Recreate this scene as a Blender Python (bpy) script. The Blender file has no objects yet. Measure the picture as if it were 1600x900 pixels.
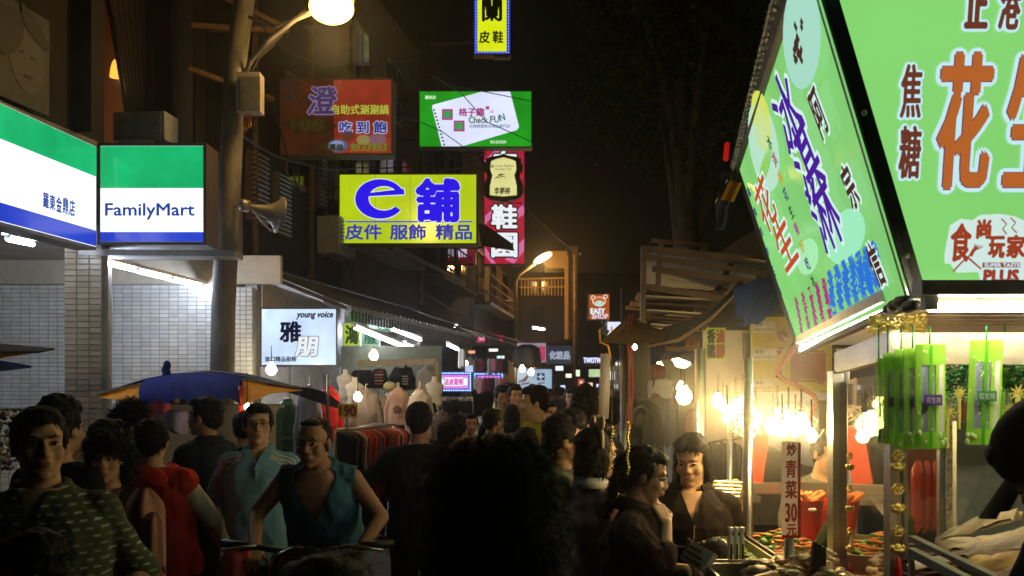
import bpy, math, random, colorsys
from mathutils import Vector, Matrix, noise
from mathutils.bvhtree import BVHTree
random.seed(7)
SC = bpy.context.scene
COL = SC.collection
PI = math.pi
V = Vector

# ------------------------------------------------------------------ camera, night sky, exposure
FPX, HOR, EYE = 1500.0, 600.0, 1.70
cam_d = bpy.data.cameras.new('camera')
cam_d.sensor_width = 36.0
cam_d.lens = 36.0 * FPX / 1600.0
cam_d.shift_y = 150.0 / 1600.0
cam_d.clip_start = 0.05
cam_d.clip_end = 400.0
cam_d.dof.use_dof = True
cam_d.dof.focus_distance = 5.0
cam_d.dof.aperture_fstop = 6.3
cam = bpy.data.objects.new('camera', cam_d)
COL.objects.link(cam)
cam.location = (0, 0, EYE)
cam.rotation_euler = (PI / 2, 0, 0)
SC.camera = cam

world = bpy.data.worlds.new('World')
SC.world = world
world.use_nodes = True
wn = world.node_tree.nodes
wn.clear()
wo = wn.new('ShaderNodeOutputWorld')
wb = wn.new('ShaderNodeBackground')
wb.inputs[0].default_value = (0.55, 0.42, 0.30, 1)
wb.inputs[1].default_value = 0.0025
world.node_tree.links.new(wb.outputs[0], wo.inputs[0])

SC.view_settings.view_transform = 'Standard'
SC.view_settings.look = 'None'
SC.view_settings.gamma = 1.0
SC.view_settings.exposure = 0.0
SC.render.engine = 'CYCLES'
SC.cycles.max_bounces = 6
SC.cycles.diffuse_bounces = 3
SC.cycles.glossy_bounces = 3
SC.cycles.transmission_bounces = 5
SC.cycles.transparent_max_bounces = 12
SC.cycles.sample_clamp_indirect = 4.0
SC.cycles.sample_clamp_direct = 0.0


def W(px, py, Y):
    """a photo position at a real distance Y down the street"""
    return V(((px - 800.0) * Y / FPX, Y, EYE + (HOR - py) * Y / FPX))


# ------------------------------------------------------------------ materials
def lin(h):
    h = h.lstrip('#')
    return tuple(((int(h[i:i + 2], 16) / 255.0) / 12.92 if int(h[i:i + 2], 16) / 255.0 <= .04045 else
                  ((int(h[i:i + 2], 16) / 255.0 + .055) / 1.055) ** 2.4) for i in (0, 2, 4))


MATS = {}


def mat(name, col, rough=.6, metal=0., var=.25, scale=12., bump=.15, spec=.4, island=0., stretch=None, coat=0.):
    """painted / cloth / stone surface: base colour with noise mottling and fine relief"""
    if name in MATS:
        return MATS[name]
    m = bpy.data.materials.new(name)
    m.use_nodes = True
    nt = m.node_tree
    n = nt.nodes
    L = nt.links
    b = n['Principled BSDF']
    c = lin(col) if isinstance(col, str) else col
    tc = n.new('ShaderNodeTexCoord')
    mp = n.new('ShaderNodeMapping')
    if stretch:
        mp.inputs['Scale'].default_value = stretch
    L.new(tc.outputs['Object'], mp.inputs[0])
    nz = n.new('ShaderNodeTexNoise')
    nz.inputs['Scale'].default_value = scale
    nz.inputs['Detail'].default_value = 6
    nz.inputs['Roughness'].default_value = .65
    L.new(mp.outputs[0], nz.inputs['Vector'])
    mr = n.new('ShaderNodeMapRange')
    mr.inputs['From Min'].default_value = .3
    mr.inputs['From Max'].default_value = .7
    mr.inputs['To Min'].default_value = 1 - var
    mr.inputs['To Max'].default_value = 1 + var
    L.new(nz.outputs[0], mr.inputs[0])
    val = mr.outputs[0]
    if island:
        ge = n.new('ShaderNodeNewGeometry')
        oi = n.new('ShaderNodeObjectInfo')
        ad = n.new('ShaderNodeMath')
        ad.operation = 'ADD'
        L.new(ge.outputs['Random Per Island'], ad.inputs[0])
        L.new(oi.outputs['Random'], ad.inputs[1])
        fr = n.new('ShaderNodeMath')
        fr.operation = 'FRACT'
        L.new(ad.outputs[0], fr.inputs[0])
        m2 = n.new('ShaderNodeMapRange')
        m2.inputs['To Min'].default_value = 1 - island
        m2.inputs['To Max'].default_value = 1 + island
        L.new(fr.outputs[0], m2.inputs[0])
        mu = n.new('ShaderNodeMath')
        mu.operation = 'MULTIPLY'
        L.new(val, mu.inputs[0])
        L.new(m2.outputs[0], mu.inputs[1])
        val = mu.outputs[0]
    vm = n.new('ShaderNodeVectorMath')
    vm.operation = 'SCALE'
    vm.inputs[0].default_value = c
    L.new(val, vm.inputs['Scale'])
    L.new(vm.outputs[0], b.inputs['Base Color'])
    b.inputs['Roughness'].default_value = rough
    b.inputs['Metallic'].default_value = metal
    b.inputs['Specular IOR Level'].default_value = spec
    if coat:
        b.inputs['Coat Weight'].default_value = coat
        b.inputs['Coat Roughness'].default_value = .12
    if bump:
        n2 = n.new('ShaderNodeTexNoise')
        n2.inputs['Scale'].default_value = scale * 6
        n2.inputs['Detail'].default_value = 4
        L.new(mp.outputs[0], n2.inputs['Vector'])
        bp = n.new('ShaderNodeBump')
        bp.inputs['Strength'].default_value = bump
        bp.inputs['Distance'].default_value = .01
        L.new(n2.outputs[0], bp.inputs['Height'])
        L.new(bp.outputs[0], b.inputs['Normal'])
    MATS[name] = m
    return m


def glow(name, col, strength=1., var=.06, scale=3., sample=True):
    """something that gives off light: lit acrylic, tube, bulb, screen"""
    if name in MATS:
        return MATS[name]
    m = bpy.data.materials.new(name)
    m.use_nodes = True
    nt = m.node_tree
    n = nt.nodes
    L = nt.links
    n.clear()
    o = n.new('ShaderNodeOutputMaterial')
    e = n.new('ShaderNodeEmission')
    c = lin(col) if isinstance(col, str) else col
    e.inputs[0].default_value = (*c, 1)
    if var:
        tc = n.new('ShaderNodeTexCoord')
        nz = n.new('ShaderNodeTexNoise')
        nz.inputs['Scale'].default_value = scale
        nz.inputs['Detail'].default_value = 2
        L.new(tc.outputs['Object'], nz.inputs['Vector'])
        mr = n.new('ShaderNodeMapRange')
        mr.inputs['From Min'].default_value = .3
        mr.inputs['From Max'].default_value = .7
        mr.inputs['To Min'].default_value = strength * (1 - var)
        mr.inputs['To Max'].default_value = strength * (1 + var)
        L.new(nz.outputs[0], mr.inputs[0])
        L.new(mr.outputs[0], e.inputs[1])
    else:
        e.inputs[1].default_value = strength
    if name.startswith('lit_') and not name.startswith('lit_ink'):
        g = n.new('ShaderNodeBsdfGlossy')
        g.inputs['Color'].default_value = (.07, .07, .07, 1)
        g.inputs['Roughness'].default_value = .16
        ad = n.new('ShaderNodeAddShader')
        L.new(e.outputs[0], ad.inputs[0])
        L.new(g.outputs[0], ad.inputs[1])
        L.new(ad.outputs[0], o.inputs[0])
    else:
        L.new(e.outputs[0], o.inputs[0])
    m.cycles.emission_sampling = 'AUTO' if sample else 'NONE'
    MATS[name] = m
    return m


def ink(col, strength=1.):
    """letters printed on lit acrylic: they pass the tube light in their own colour"""
    return glow('lit_ink_' + col.lstrip('#') + '_%d' % int(strength * 10), col, strength, 0, 1, False)


def glass(name, tint=(.9, .95, .93), rough=.03, alpha=.15):
    if name in MATS:
        return MATS[name]
    m = bpy.data.materials.new(name)
    m.use_nodes = True
    nt = m.node_tree
    n = nt.nodes
    n.clear()
    o = n.new('ShaderNodeOutputMaterial')
    t = n.new('ShaderNodeBsdfTransparent')
    t.inputs[0].default_value = (*tint, 1)
    g = n.new('ShaderNodeBsdfGlossy')
    g.inputs['Roughness'].default_value = rough
    f = n.new('ShaderNodeFresnel')
    f.inputs[0].default_value = 1.13
    a = n.new('ShaderNodeMath')
    a.operation = 'ADD'
    a.inputs[1].default_value = alpha * .3
    mx = n.new('ShaderNodeMixShader')
    nt.links.new(f.outputs[0], a.inputs[0])
    nt.links.new(a.outputs[0], mx.inputs[0])
    nt.links.new(t.outputs[0], mx.inputs[1])
    nt.links.new(g.outputs[0], mx.inputs[2])
    nt.links.new(mx.outputs[0], o.inputs[0])
    MATS[name] = m
    return m


def film(name, col, clear=.5, rough=.2):
    """printed or plain plastic film that lets part of the light through"""
    if name in MATS:
        return MATS[name]
    m = bpy.data.materials.new(name)
    m.use_nodes = True
    nt = m.node_tree
    n = nt.nodes
    n.clear()
    o = n.new('ShaderNodeOutputMaterial')
    c = lin(col)
    t = n.new('ShaderNodeBsdfTransparent')
    t.inputs[0].default_value = (*[min(1, .3 + .9 * x) for x in c], 1)
    p = n.new('ShaderNodeBsdfPrincipled')
    p.inputs['Base Color'].default_value = (*c, 1)
    p.inputs['Roughness'].default_value = rough
    tr = n.new('ShaderNodeBsdfTranslucent')
    tr.inputs[0].default_value = (*c, 1)
    m1 = n.new('ShaderNodeMixShader')
    m1.inputs[0].default_value = .4
    nt.links.new(p.outputs[0], m1.inputs[1])
    nt.links.new(tr.outputs[0], m1.inputs[2])
    m2 = n.new('ShaderNodeMixShader')
    m2.inputs[0].default_value = clear
    nt.links.new(m1.outputs[0], m2.inputs[1])
    nt.links.new(t.outputs[0], m2.inputs[2])
    nt.links.new(m2.outputs[0], o.inputs[0])
    MATS[name] = m
    return m


# ------------------------------------------------------------------ mesh building
class MB:
    def __init__(s):
        s.v = []
        s.f = []
        s.m = []
        s.mi = 0

    def add(s, vs, fs):
        k = len(s.v)
        s.v += [tuple(p) for p in vs]
        s.f += [tuple(i + k for i in f) for f in fs]
        s.m += [s.mi] * len(fs)
        return s

    def box(s, c, d, R=None):
        c = V(c)
        pts = []
        for z in (-.5, .5):
            for y in (-.5, .5):
                for x in (-.5, .5):
                    p = V((x * d[0], y * d[1], z * d[2]))
                    pts.append(c + (R @ p if R else p))
        return s.add(pts, [(0, 2, 3, 1), (4, 5, 7, 6), (0, 1, 5, 4), (2, 6, 7, 3), (0, 4, 6, 2), (1, 3, 7, 5)])

    def beam(s, a, b, w, h, up=(0, 0, 1)):
        a, b = V(a), V(b)
        d = (b - a)
        L = d.length
        d.normalize()
        x = d.cross(V(up))
        if x.length < 1e-4:
            x = V((1, 0, 0))
        x.normalize()
        z = x.cross(d)
        R = Matrix((x, d, z)).transposed()
        return s.box((a + b) / 2, (w, L, h), R)

    def quad(s, a, b, c, d):
        return s.add([a, b, c, d], [(0, 1, 2, 3)])

    def slab(s, pts, n):
        """a polygon given thickness along vector n"""
        n = V(n)
        k = len(pts)
        vs = [V(p) for p in pts] + [V(p) + n for p in pts]
        fs = [tuple(range(k)), tuple(reversed(range(k, 2 * k)))]
        for i in range(k):
            j = (i + 1) % k
            fs.append((i, i + k, j + k, j))
        return s.add(vs, fs)

    def tube(s, pts, r, n=8, caps=True):
        pts = [V(p) for p in pts]
        rs = r if isinstance(r, (list, tuple)) else [r] * len(pts)
        ref = V((0, 0, 1))
        rings = []
        t0 = (pts[1] - pts[0]).normalized()
        if abs(t0.z) > .9:
            ref = V((0, 1, 0))
        x = t0.cross(ref).normalized()
        for i, p in enumerate(pts):
            t = (pts[min(i + 1, len(pts) - 1)] - pts[max(i - 1, 0)])
            if t.length < 1e-9:
                t = t0
            t.normalize()
            x = (x - t * x.dot(t))
            x = x.normalized() if x.length > 1e-6 else t.orthogonal().normalized()
            y = t.cross(x)
            rings.append([p + (x * math.cos(2 * PI * k / n) + y * math.sin(2 * PI * k / n)) * rs[i] for k in range(n)])
        vs = [q for rg in rings for q in rg]
        fs = []
        for i in range(len(pts) - 1):
            for k in range(n):
                a = i * n + k
                b = i * n + (k + 1) % n
                fs.append((a, b, b + n, a + n))
        if caps:
            fs.append(tuple(reversed(range(n))))
            fs.append(tuple(range(len(vs) - n, len(vs))))
        return s.add(vs, fs)

    def cap(s, a, ra, b, rb, n=12):
        """tapered capsule"""
        a, b = V(a), V(b)
        d = (b - a)
        L = d.length
        t = d.normalized() if L > 1e-6 else V((0, 0, 1))
        pts, rs = [], []
        for q in (-1., -.8, -.45, 0):
            pts.append(a + t * ra * q)
            rs.append(max(ra * math.sqrt(max(0, 1 - q * q)), ra * .05))
        for q in (0, .45, .8, 1.):
            pts.append(b + t * rb * q)
            rs.append(max(rb * math.sqrt(max(0, 1 - q * q)), rb * .05))
        return s.tube(pts, rs, n)

    def ell(s, c, r, R=None, n=12, m=8, noise_a=0):
        c = V(c)
        vs = [c + (R @ V((0, 0, -r[2])) if R else V((0, 0, -r[2])))]
        for j in range(1, m):
            ph = -PI / 2 + PI * j / m
            for i in range(n):
                th = 2 * PI * i / n
                k = 1 + (random.uniform(-noise_a, noise_a) if noise_a else 0)
                p = V((r[0] * math.cos(ph) * math.cos(th) * k, r[1] * math.cos(ph) * math.sin(th) * k, r[2] * math.sin(ph) * k))
                vs.append(c + (R @ p if R else p))
        p = V((0, 0, r[2]))
        vs.append(c + (R @ p if R else p))
        fs = [(0, 1 + (i + 1) % n, 1 + i) for i in range(n)]
        for j in range(m - 2):
            for i in range(n):
                a = 1 + j * n + i
                b = 1 + j * n + (i + 1) % n
                fs.append((a, b, b + n, a + n))
        e = len(vs) - 1
        o = 1 + (m - 2) * n
        fs += [(e, o + i, o + (i + 1) % n) for i in range(n)]
        return s.add(vs, fs)

    def loft(s, secs, n=20, T=None):
        """closed stack of ellipses (cx, cy, z, rx, ry)"""
        vs = []
        for (cx, cy, z, rx, ry) in secs:
            for k in range(n):
                a = 2 * PI * k / n
                c, sn = math.cos(a), math.sin(a)
                e = .82
                p = V((cx + rx * math.copysign(abs(c) ** e, c), cy + ry * math.copysign(abs(sn) ** e, sn), z))
                vs.append(T @ p if T else p)
        fs = []
        for i in range(len(secs) - 1):
            for k in range(n):
                a = i * n + k
                b = i * n + (k + 1) % n
                fs.append((a, b, b + n, a + n))
        fs.append(tuple(reversed(range(n))))
        fs.append(tuple(range(len(vs) - n, len(vs))))
        return s.add(vs, fs)

    def lathe(s, c, prof, n=16, R=None, caps=False):
        c = V(c)
        vs = []
        for (r, z) in prof:
            for k in range(n):
                a = 2 * PI * k / n
                p = V((r * math.cos(a), r * math.sin(a), z))
                vs.append(c + (R @ p if R else p))
        fs = []
        for i in range(len(prof) - 1):
            for k in range(n):
                a = i * n + k
                b = i * n + (k + 1) % n
                fs.append((a, b, b + n, a + n))
        if caps:
            fs.append(tuple(reversed(range(n))))
            fs.append(tuple(range(len(vs) - n, len(vs))))
        return s.add(vs, fs)

    def sheet(s, fn, nu, nv):
        vs = [fn(i / nu, j / nv) for j in range(nv + 1) for i in range(nu + 1)]
        fs = []
        for j in range(nv):
            for i in range(nu):
                a = j * (nu + 1) + i
                fs.append((a, a + 1, a + nu + 2, a + nu + 1))
        return s.add(vs, fs)

    def mesh(s, name, off=(0, 0, 0)):
        me = bpy.data.meshes.new(name)
        o = V(off)
        me.from_pydata([(p[0] - o.x, p[1] - o.y, p[2] - o.z) for p in s.v], [], s.f)
        if any(s.m):
            me.polygons.foreach_set('material_index', s.m)
        me.update()
        return me


ORG = {}


def org(o):
    p = V((0, 0, 0))
    while o is not None:
        p = p + V(ORG.get(o.name, (0, 0, 0)))
        o = o.parent
    return p


def put(name, mb, m, parent=None, smooth=False, local=False, label=None, stuff=False):
    """link ONE mesh object; geometry is in world coordinates unless local"""
    off = V((0, 0, 0)) if local else (org(parent) if parent else V((0, 0, 0)))
    me = mb.mesh(name, off) if isinstance(mb, MB) else mb
    for x in (m if isinstance(m, (list, tuple)) else [m]):
        me.materials.append(x)
    if smooth:
        me.polygons.foreach_set('use_smooth', [True] * len(me.polygons))
    o = bpy.data.objects.new(name, me)
    COL.objects.link(o)
    if parent:
        o.parent = parent
    if label:
        o['label'] = label
    if stuff:
        o['kind'] = 'stuff'
    return o


def tag(o, label, cat, group=None):
    o['label'] = label
    o['category'] = cat
    if group:
        o['group'] = group
    return o


def thing(name, label, cat, loc, group=None, rz=0.):
    o = bpy.data.objects.new(name, None)
    COL.objects.link(o)
    o.location = loc
    o.rotation_euler = (0, 0, rz)
    ORG[o.name] = tuple(loc)
    return tag(o, label, cat, group)


def struct(name, mb, m, smooth=False):
    o = put(name, mb, m, None, smooth)
    o['kind'] = 'structure'
    return o


def copy_tree(o, parent=None):
    c = o.copy()
    COL.objects.link(c)
    if parent:
        c.parent = parent
    for ch in list(o.children):
        copy_tree(ch, c)
    return c


# scratch scene for evaluating text and modifiers
SCR = bpy.data.scenes.new('scratch')


def evald(o):
    SCR.collection.objects.link(o)
    vl = SCR.view_layers[0]
    vl.update()
    dg = vl.depsgraph
    me = bpy.data.meshes.new_from_object(o.evaluated_get(dg))
    SCR.collection.objects.unlink(o)
    bpy.data.objects.remove(o)
    return me


GL = {}


def glyphs(s, res=2):
    """outline of a string as (verts, faces, bbox)"""
    k = (s, res)
    if k not in GL:
        c = bpy.data.curves.new('lettering', 'FONT')
        c.body = s
        c.size = 1
        c.resolution_u = res
        me = evald(bpy.data.objects.new('lettering', c))
        vs = [(v.co.x, v.co.y) for v in me.vertices]
        fs = [tuple(p.vertices) for p in me.polygons]
        bpy.data.meshes.remove(me)
        bpy.data.curves.remove(c)
        xs = [v[0] for v in vs] or [0, 1]
        ys = [v[1] for v in vs] or [0, 1]
        GL[k] = (vs, fs, (min(xs), min(ys), max(xs), max(ys)))
    return GL[k]


class Face:
    """a flat sign face: corner o (bottom left), u right, v up; out = towards the viewer"""

    def __init__(s, o, u, v):
        s.o, s.u, s.v = V(o), V(u).normalized(), V(v).normalized()
        s.n = s.u.cross(s.v).normalized()
        s.v = s.n.cross(s.u).normalized()

    def P(s, a, b, out=0.):
        return s.o + s.u * a + s.v * b + s.n * out

    def uv(s, px, py):
        d = W(px, py, 1.0) - V((0, 0, EYE))
        c = V((0, 0, EYE))
        t = (s.o - c).dot(s.n) / d.dot(s.n)
        p = c + d * t - s.o
        return p.dot(s.u), p.dot(s.v)


def write(F, s, box, m, parent, out=.004, bold=0., shear=0., name='lettering', res=2, italic=False, outline=None, px=True, rot=0., deform=None):
    """flat printed lettering on face F, fitted to box (photo px x0,y0,x1,y1 or face units)"""
    if px:
        a0, b0 = F.uv(box[0], box[3])
        a1, b1 = F.uv(box[2], box[1])
    else:
        a0, b0, a1, b1 = box
    vs, fs, bb = glyphs(s, res)
    sx = (a1 - a0) / max(1e-6, bb[2] - bb[0])
    sy = (b1 - b0) / max(1e-6, bb[3] - bb[1])
    mb = MB()
    cx, cy = (a0 + a1) / 2, (b0 + b1) / 2

    def lay(rad, n, o0, mi):
        mb.mi = mi
        offs = [(0, 0)] + [(rad * math.cos(2 * PI * k / n), rad * math.sin(2 * PI * k / n)) for k in range(n)] if rad > 0 else [(0, 0)]
        for q, (dx, dy) in enumerate(offs):
            pts = []
            for (x, y) in vs:
                X = a0 + (x - bb[0]) * sx + dx + shear * (y - bb[1]) * sy
                Y = b0 + (y - bb[1]) * sy + dy
                if rot:
                    c, sn = math.cos(rot), math.sin(rot)
                    X, Y = cx + (X - cx) * c - (Y - cy) * sn, cy + (X - cx) * sn + (Y - cy) * c
                pts.append(F.P(X, Y, o0 + q * .00012))
            mb.add(pts, fs)
    ms = [m]
    if outline:
        lay(bold + outline[1], 14, out, 1)
        ms.append(outline[0])
        out += .003
    lay(bold, 6, out, 0)
    return put(name, mb, ms, parent)


def rect(F, a0, b0, a1, b1, out, th=.003):
    mb = MB()
    mb.slab([F.P(a0, b0, out), F.P(a1, b0, out), F.P(a1, b1, out), F.P(a0, b1, out)], F.n * -th)
    return mb


def frect(F, x0, y0, x1, y1, out=.003, th=.002):
    a0, b0 = F.uv(x0, y1)
    a1, b1 = F.uv(x1, y0)
    return rect(F, a0, b0, a1, b1, out, th)


def lightbox(name, label, cat, x0, y0, x1, y1, Y, depth, panel_m, case_m, group=None, rim=.02, skew=0., wallx=None, poly=None):
    """lit sign hung over the street facing the shopper; returns (root, Face)"""
    a, b = W(x0, y1, Y), W(x1, y1, Y + skew)
    c = W(x0, y0, Y)
    u = b - a
    F = Face(a, u, (0, 0, 1))
    w, h = u.length, (c - a).z
    root = thing(name, label, cat, F.P(w / 2, 0, -depth / 2), group)
    mb = MB()
    R = Matrix((F.u, -F.n, F.v)).transposed()
    mb.box(F.P(w / 2, h / 2, -depth / 2 - .006), (w + rim * 2 - .002, depth, h + rim * 2 - .002), R)
    put('case', mb, case_m, root)
    put('face_panel', rect(F, 0, 0, w, h, .0, .004), panel_m, root)
    fr = MB()
    for (p, q) in (((-rim, -rim), (w + rim, 0)), ((-rim, h), (w + rim, h + rim)), ((-rim, 0), (0, h)), ((w, 0), (w + rim, h))):
        fr.slab([F.P(p[0], p[1], .01), F.P(q[0], p[1], .01), F.P(q[0], q[1], .01), F.P(p[0], q[1], .01)], F.n * -.02)
    put('frame', fr, case_m, root)
    if wallx is not None:
        for zz in (.15, .85):
            br = MB()
            p = F.P(0, h * zz, -depth / 2)
            br.beam(p, V((wallx, p.y + .1, p.z)), .04, .04)
            put('bracket', br, case_m, root)
    return root, F, w, h

# ------------------------------------------------------------------ shared materials
M_asph = mat('asphalt', (.05, .05, .052), .75, var=.4, scale=3, bump=.5)
M_conc = mat('stained_concrete', (.22, .20, .17), .85, var=.35, scale=2.5, bump=.4)
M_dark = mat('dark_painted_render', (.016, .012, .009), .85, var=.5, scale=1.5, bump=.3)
M_dark2 = mat('dark_wood', (.05, .035, .022), .7, var=.4, scale=6, bump=.3, stretch=(1, 1, .2))
M_steel = mat('brushed_steel', (.55, .54, .50), .32, 1., var=.12, scale=8, bump=.05, stretch=(1, 1, 12))
M_steel2 = mat('dull_galvanised_steel', (.32, .31, .29), .5, .8, var=.3, scale=7, bump=.1)
M_case = mat('grey_sign_case', (.16, .15, .15), .5, .5, var=.25, scale=6)
M_caseb = mat('brown_sign_case', (.10, .075, .06), .6, .2, var=.25, scale=6)
M_black = mat('black_plastic', (.015, .015, .016), .45, var=.2)
M_grey = mat('grey_plastic', (.25, .26, .28), .5, var=.15)
M_white = mat('white_paint', (.72, .72, .70), .55, var=.12)
M_cream = mat('cream_wall_paint', (.52, .46, .36), .7, var=.2, scale=3)
M_rust = mat('rusty_iron', (.13, .075, .04), .8, .3, var=.5, scale=9, bump=.5)
M_tileg = mat('white_glazed_tile', (.64, .64, .62), .22, var=.16, scale=2.5, bump=.03, island=.10)
M_tileb = mat('buff_glazed_tile', (.42, .33, .22), .28, var=.1, scale=5, bump=.03, island=.16)
M_grout = mat('grey_grout', (.27, .29, .31), .9, var=.3)
M_leaf = mat('leaf_green', (.05, .075, .02), .6, var=.4, scale=2, island=.5)
M_bark = mat('bark', (.08, .06, .04), .9, var=.4, scale=8, bump=.8)
M_tube = glow('fluorescent_tube', '#dfeaff', 90., 0)
M_tubew = glow('warm_tube', '#fff3d0', 12., 0)
M_cable = mat('black_cable', (.01, .01, .01), .6, var=.1)
M_gold = mat('gold_foil', (1., .74, .20), .28, 1., var=.3, scale=60, bump=.5)
M_orange = mat('orange_canvas', (.75, .33, .03), .8, var=.2, spec=.05)
M_blue = mat('blue_canvas', (.012, .026, .20), .9, var=.25, scale=5, spec=.03)
M_navy = mat('navy_canvas', (.03, .05, .20), .9, var=.25, scale=4, spec=.03)
M_tan = mat('tan_canvas', (.33, .22, .10), .85, var=.3, scale=4, spec=.05)
M_brn = mat('brown_canvas', (.06, .045, .035), .85, var=.3, scale=4, spec=.05)
M_redp = mat('red_plastic', (.45, .03, .02), .4, var=.15)

# ------------------------------------------------------------------ ground
g = MB()
g.sheet(lambda u, v: V((-60 + 120 * u, -6 + 150 * v, .0)), 8, 10)
struct('street', g, M_asph)


def FX(Y):
    return -3.47 + .167 * (Y - 8.0) if Y < 20 else -1.466 + .115 * (Y - 20)


g = MB()
for (ya, yb) in ((4, 20), (20, 60)):
    g.slab([V((FX(ya), ya, .12)), V((FX(yb), yb, .12)), V((FX(yb) - 4, yb, .12)), V((FX(ya) - 4, ya, .12))], (0, 0, -.115))
struct('pavement', g, M_conc)
fd = V((.167, 1, 0)).normalized()       # along the facade, up the street
fn = V((1, -.167, 0)).normalized()      # out of the facade, into the street


def FP(Y, z, out=0.):
    return V((FX(Y), Y, z)) + fn * out


def fbeam(mb, Y0, Y1, z0, z1, out0, out1):
    """block along the facade between two distances, heights and depths"""
    mb.slab([FP(Y0, z0, out0), FP(Y1, z0, out0), FP(Y1, z0, out1), FP(Y0, z0, out1)], (0, 0, z1 - z0))


# ------------------------------------------------------------------ convenience store building (upper storeys dark)
shop = thing('shop_building', 'dark two storey building with curtained upstairs windows above the tiled arcade', 'building', FP(8.3, 0, -2))
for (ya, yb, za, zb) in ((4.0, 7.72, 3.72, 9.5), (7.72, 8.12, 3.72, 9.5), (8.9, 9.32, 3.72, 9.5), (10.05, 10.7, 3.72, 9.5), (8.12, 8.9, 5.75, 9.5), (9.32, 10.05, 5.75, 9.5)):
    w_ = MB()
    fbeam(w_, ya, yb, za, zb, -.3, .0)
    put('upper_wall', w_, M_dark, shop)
w_ = MB()
fbeam(w_, 4.0, 10.7, 3.05, 3.718, -.28, .02)
put('beam', w_, M_conc, shop)
w_ = MB()
fbeam(w_, 4.0, 10.7, 3.02, 3.045, -3.2, -.05)
put('arcade_ceiling', w_, M_conc, shop)
for (ya, yb, wob) in ((7.7, 7.72, 0), (8.9, 9.32, 0), (10.05, 10.08, 0)):
    w_ = MB()
    fbeam(w_, ya, yb, 3.72, 9.4, .004, .16)
    put('pilaster', w_, M_dark, shop)
# warm room seen between the curtains
M_roomw = mat('warm_room_plaster', (.62, .36, .18), .8, var=.15, scale=3)
M_curt = mat('brown_curtain', (.022, .014, .009), .85, var=.3, scale=5)
room = MB()
c0, c1 = FP(7.8, 3.73, -.32), FP(10.2, 3.73, -.32)
d0, d1 = FP(7.8, 3.73, -2.4), FP(10.2, 3.73, -2.4)
room.quad(d0, d1, d1 + V((0, 0, 2.5)), d0 + V((0, 0, 2.5)))
room.quad(c0, d0, d0 + V((0, 0, 2.5)), c0 + V((0, 0, 2.5)))
room.quad(c1, c1 + V((0, 0, 2.5)), d1 + V((0, 0, 2.5)), d1)
room.quad(c0, c1, d1, d0)
room.quad(c0 + V((0, 0, 2.5)), d0 + V((0, 0, 2.5)), d1 + V((0, 0, 2.5)), c1 + V((0, 0, 2.5)))
put('upstairs_room', room, M_roomw, shop)
w_ = MB()
w_.beam(FP(7.9, 4.9, -2.3), FP(10.1, 4.9, -2.3), .06, .12)
w_.beam(FP(7.9, 5.25, -1.5), FP(10.1, 5.25, -1.5), .06, .12)
put('room_rail', w_, M_dark2, shop)


def curtain(ya, yb, edge):
    """hanging cloth gathered to one side: edge(t) is how far the free edge reaches at height t"""
    def fn_(u, v):
        e = edge(v)
        y = ya + (yb - ya) * u * e
        p = FP(y, 5.72 - 1.98 * v, -.12)
        return p + fn * (.035 * math.sin(u * 38 + 3 * v))
    mb = MB()
    mb.sheet(fn_, 60, 16)
    return mb


for (ya, yb, ed) in ((8.9, 8.12, lambda v: 1.0 - .72 * max(0, min(1, (v - .12) / .75)) ** .8),
                     (9.32, 9.75, lambda v: 1.0 - .62 * v),
                     (10.05, 9.78, lambda v: 1.0 - .45 * max(0, v - .1))):
    wdw = put('window_curtain', curtain(ya, yb, ed), M_curt, shop, True)
for (ya, yb) in ((8.12, 8.9), (9.32, 10.05)):
    wf = MB()
    for q in (ya + .02, yb - .02):
        wf.beam(FP(q, 3.74, -.2), FP(q, 5.74, -.2), .05, .05)
    wf.beam(FP(ya, 3.76, -.2), FP(yb, 3.76, -.2), .05, .05)
    wf.beam(FP(ya, 5.72, -.2), FP(yb, 5.72, -.2), .05, .05)
    o = put('window_frame', wf, M_dark2, shop)
# pendant lamp in the room
lp = W(181, 108, 8.75)
pl = thing('pendant_lamp', 'small glowing orange bell shade hanging in the curtained upstairs window', 'lamp', lp)
m_ = MB()
m_.lathe(lp, [(.012, .085), (.02, .08), (.034, .05), (.046, .0), (.052, -.06), (.053, -.075)], 14)
put('lamp_shade', m_, glow('orange_glass_shade', '#ffa83c', 1.6, .1), pl, True)
m_ = MB()
m_.tube([lp + V((0, 0, .08)), lp + V((0, 0, 1.0))], .006, 6)
put('cord', m_, M_cable, pl)
ld = bpy.data.lights.new('pendant_light', 'POINT')
ld.energy = 7
ld.color = (1., .55, .22)
ld.shadow_soft_size = .05
lo = bpy.data.objects.new('pendant_light', ld)
COL.objects.link(lo)
lo.location = lp + V((0, 0, -.12))
lo.parent = pl
lo.matrix_parent_inverse = Matrix.Translation(lp).inverted()

# mural poster upstairs at far left: a large monochrome photo print
po = thing('wall_poster', 'dim grey poster of a face mounted above the long green and white sign', 'poster', FP(7.2, 3.95, .05))
fa = Face(FP(6.3, 3.72, .1), fd, (0, 0, 1))
put('poster_sheet', rect(fa, 0, 0, .98, .72, 0, .02), mat('grey_print', (.045, .045, .045), .6, var=.2), po)


def blob(F, cx, cy, rx, ry, out, m, parent, name, rot=0, n=18, wob=0.):
    mb = MB()
    pts = []
    for k in range(n):
        a = 2 * PI * k / n
        r = 1 + wob * math.sin(3 * a + cx * 40) + wob * .6 * math.sin(5 * a)
        x, y = rx * r * math.cos(a), ry * r * math.sin(a)
        pts.append(F.P(cx + x * math.cos(rot) - y * math.sin(rot), cy + x * math.sin(rot) + y * math.cos(rot), out))
    mb.slab(pts, F.n * -.002)
    return put(name, mb, m, parent)


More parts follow.
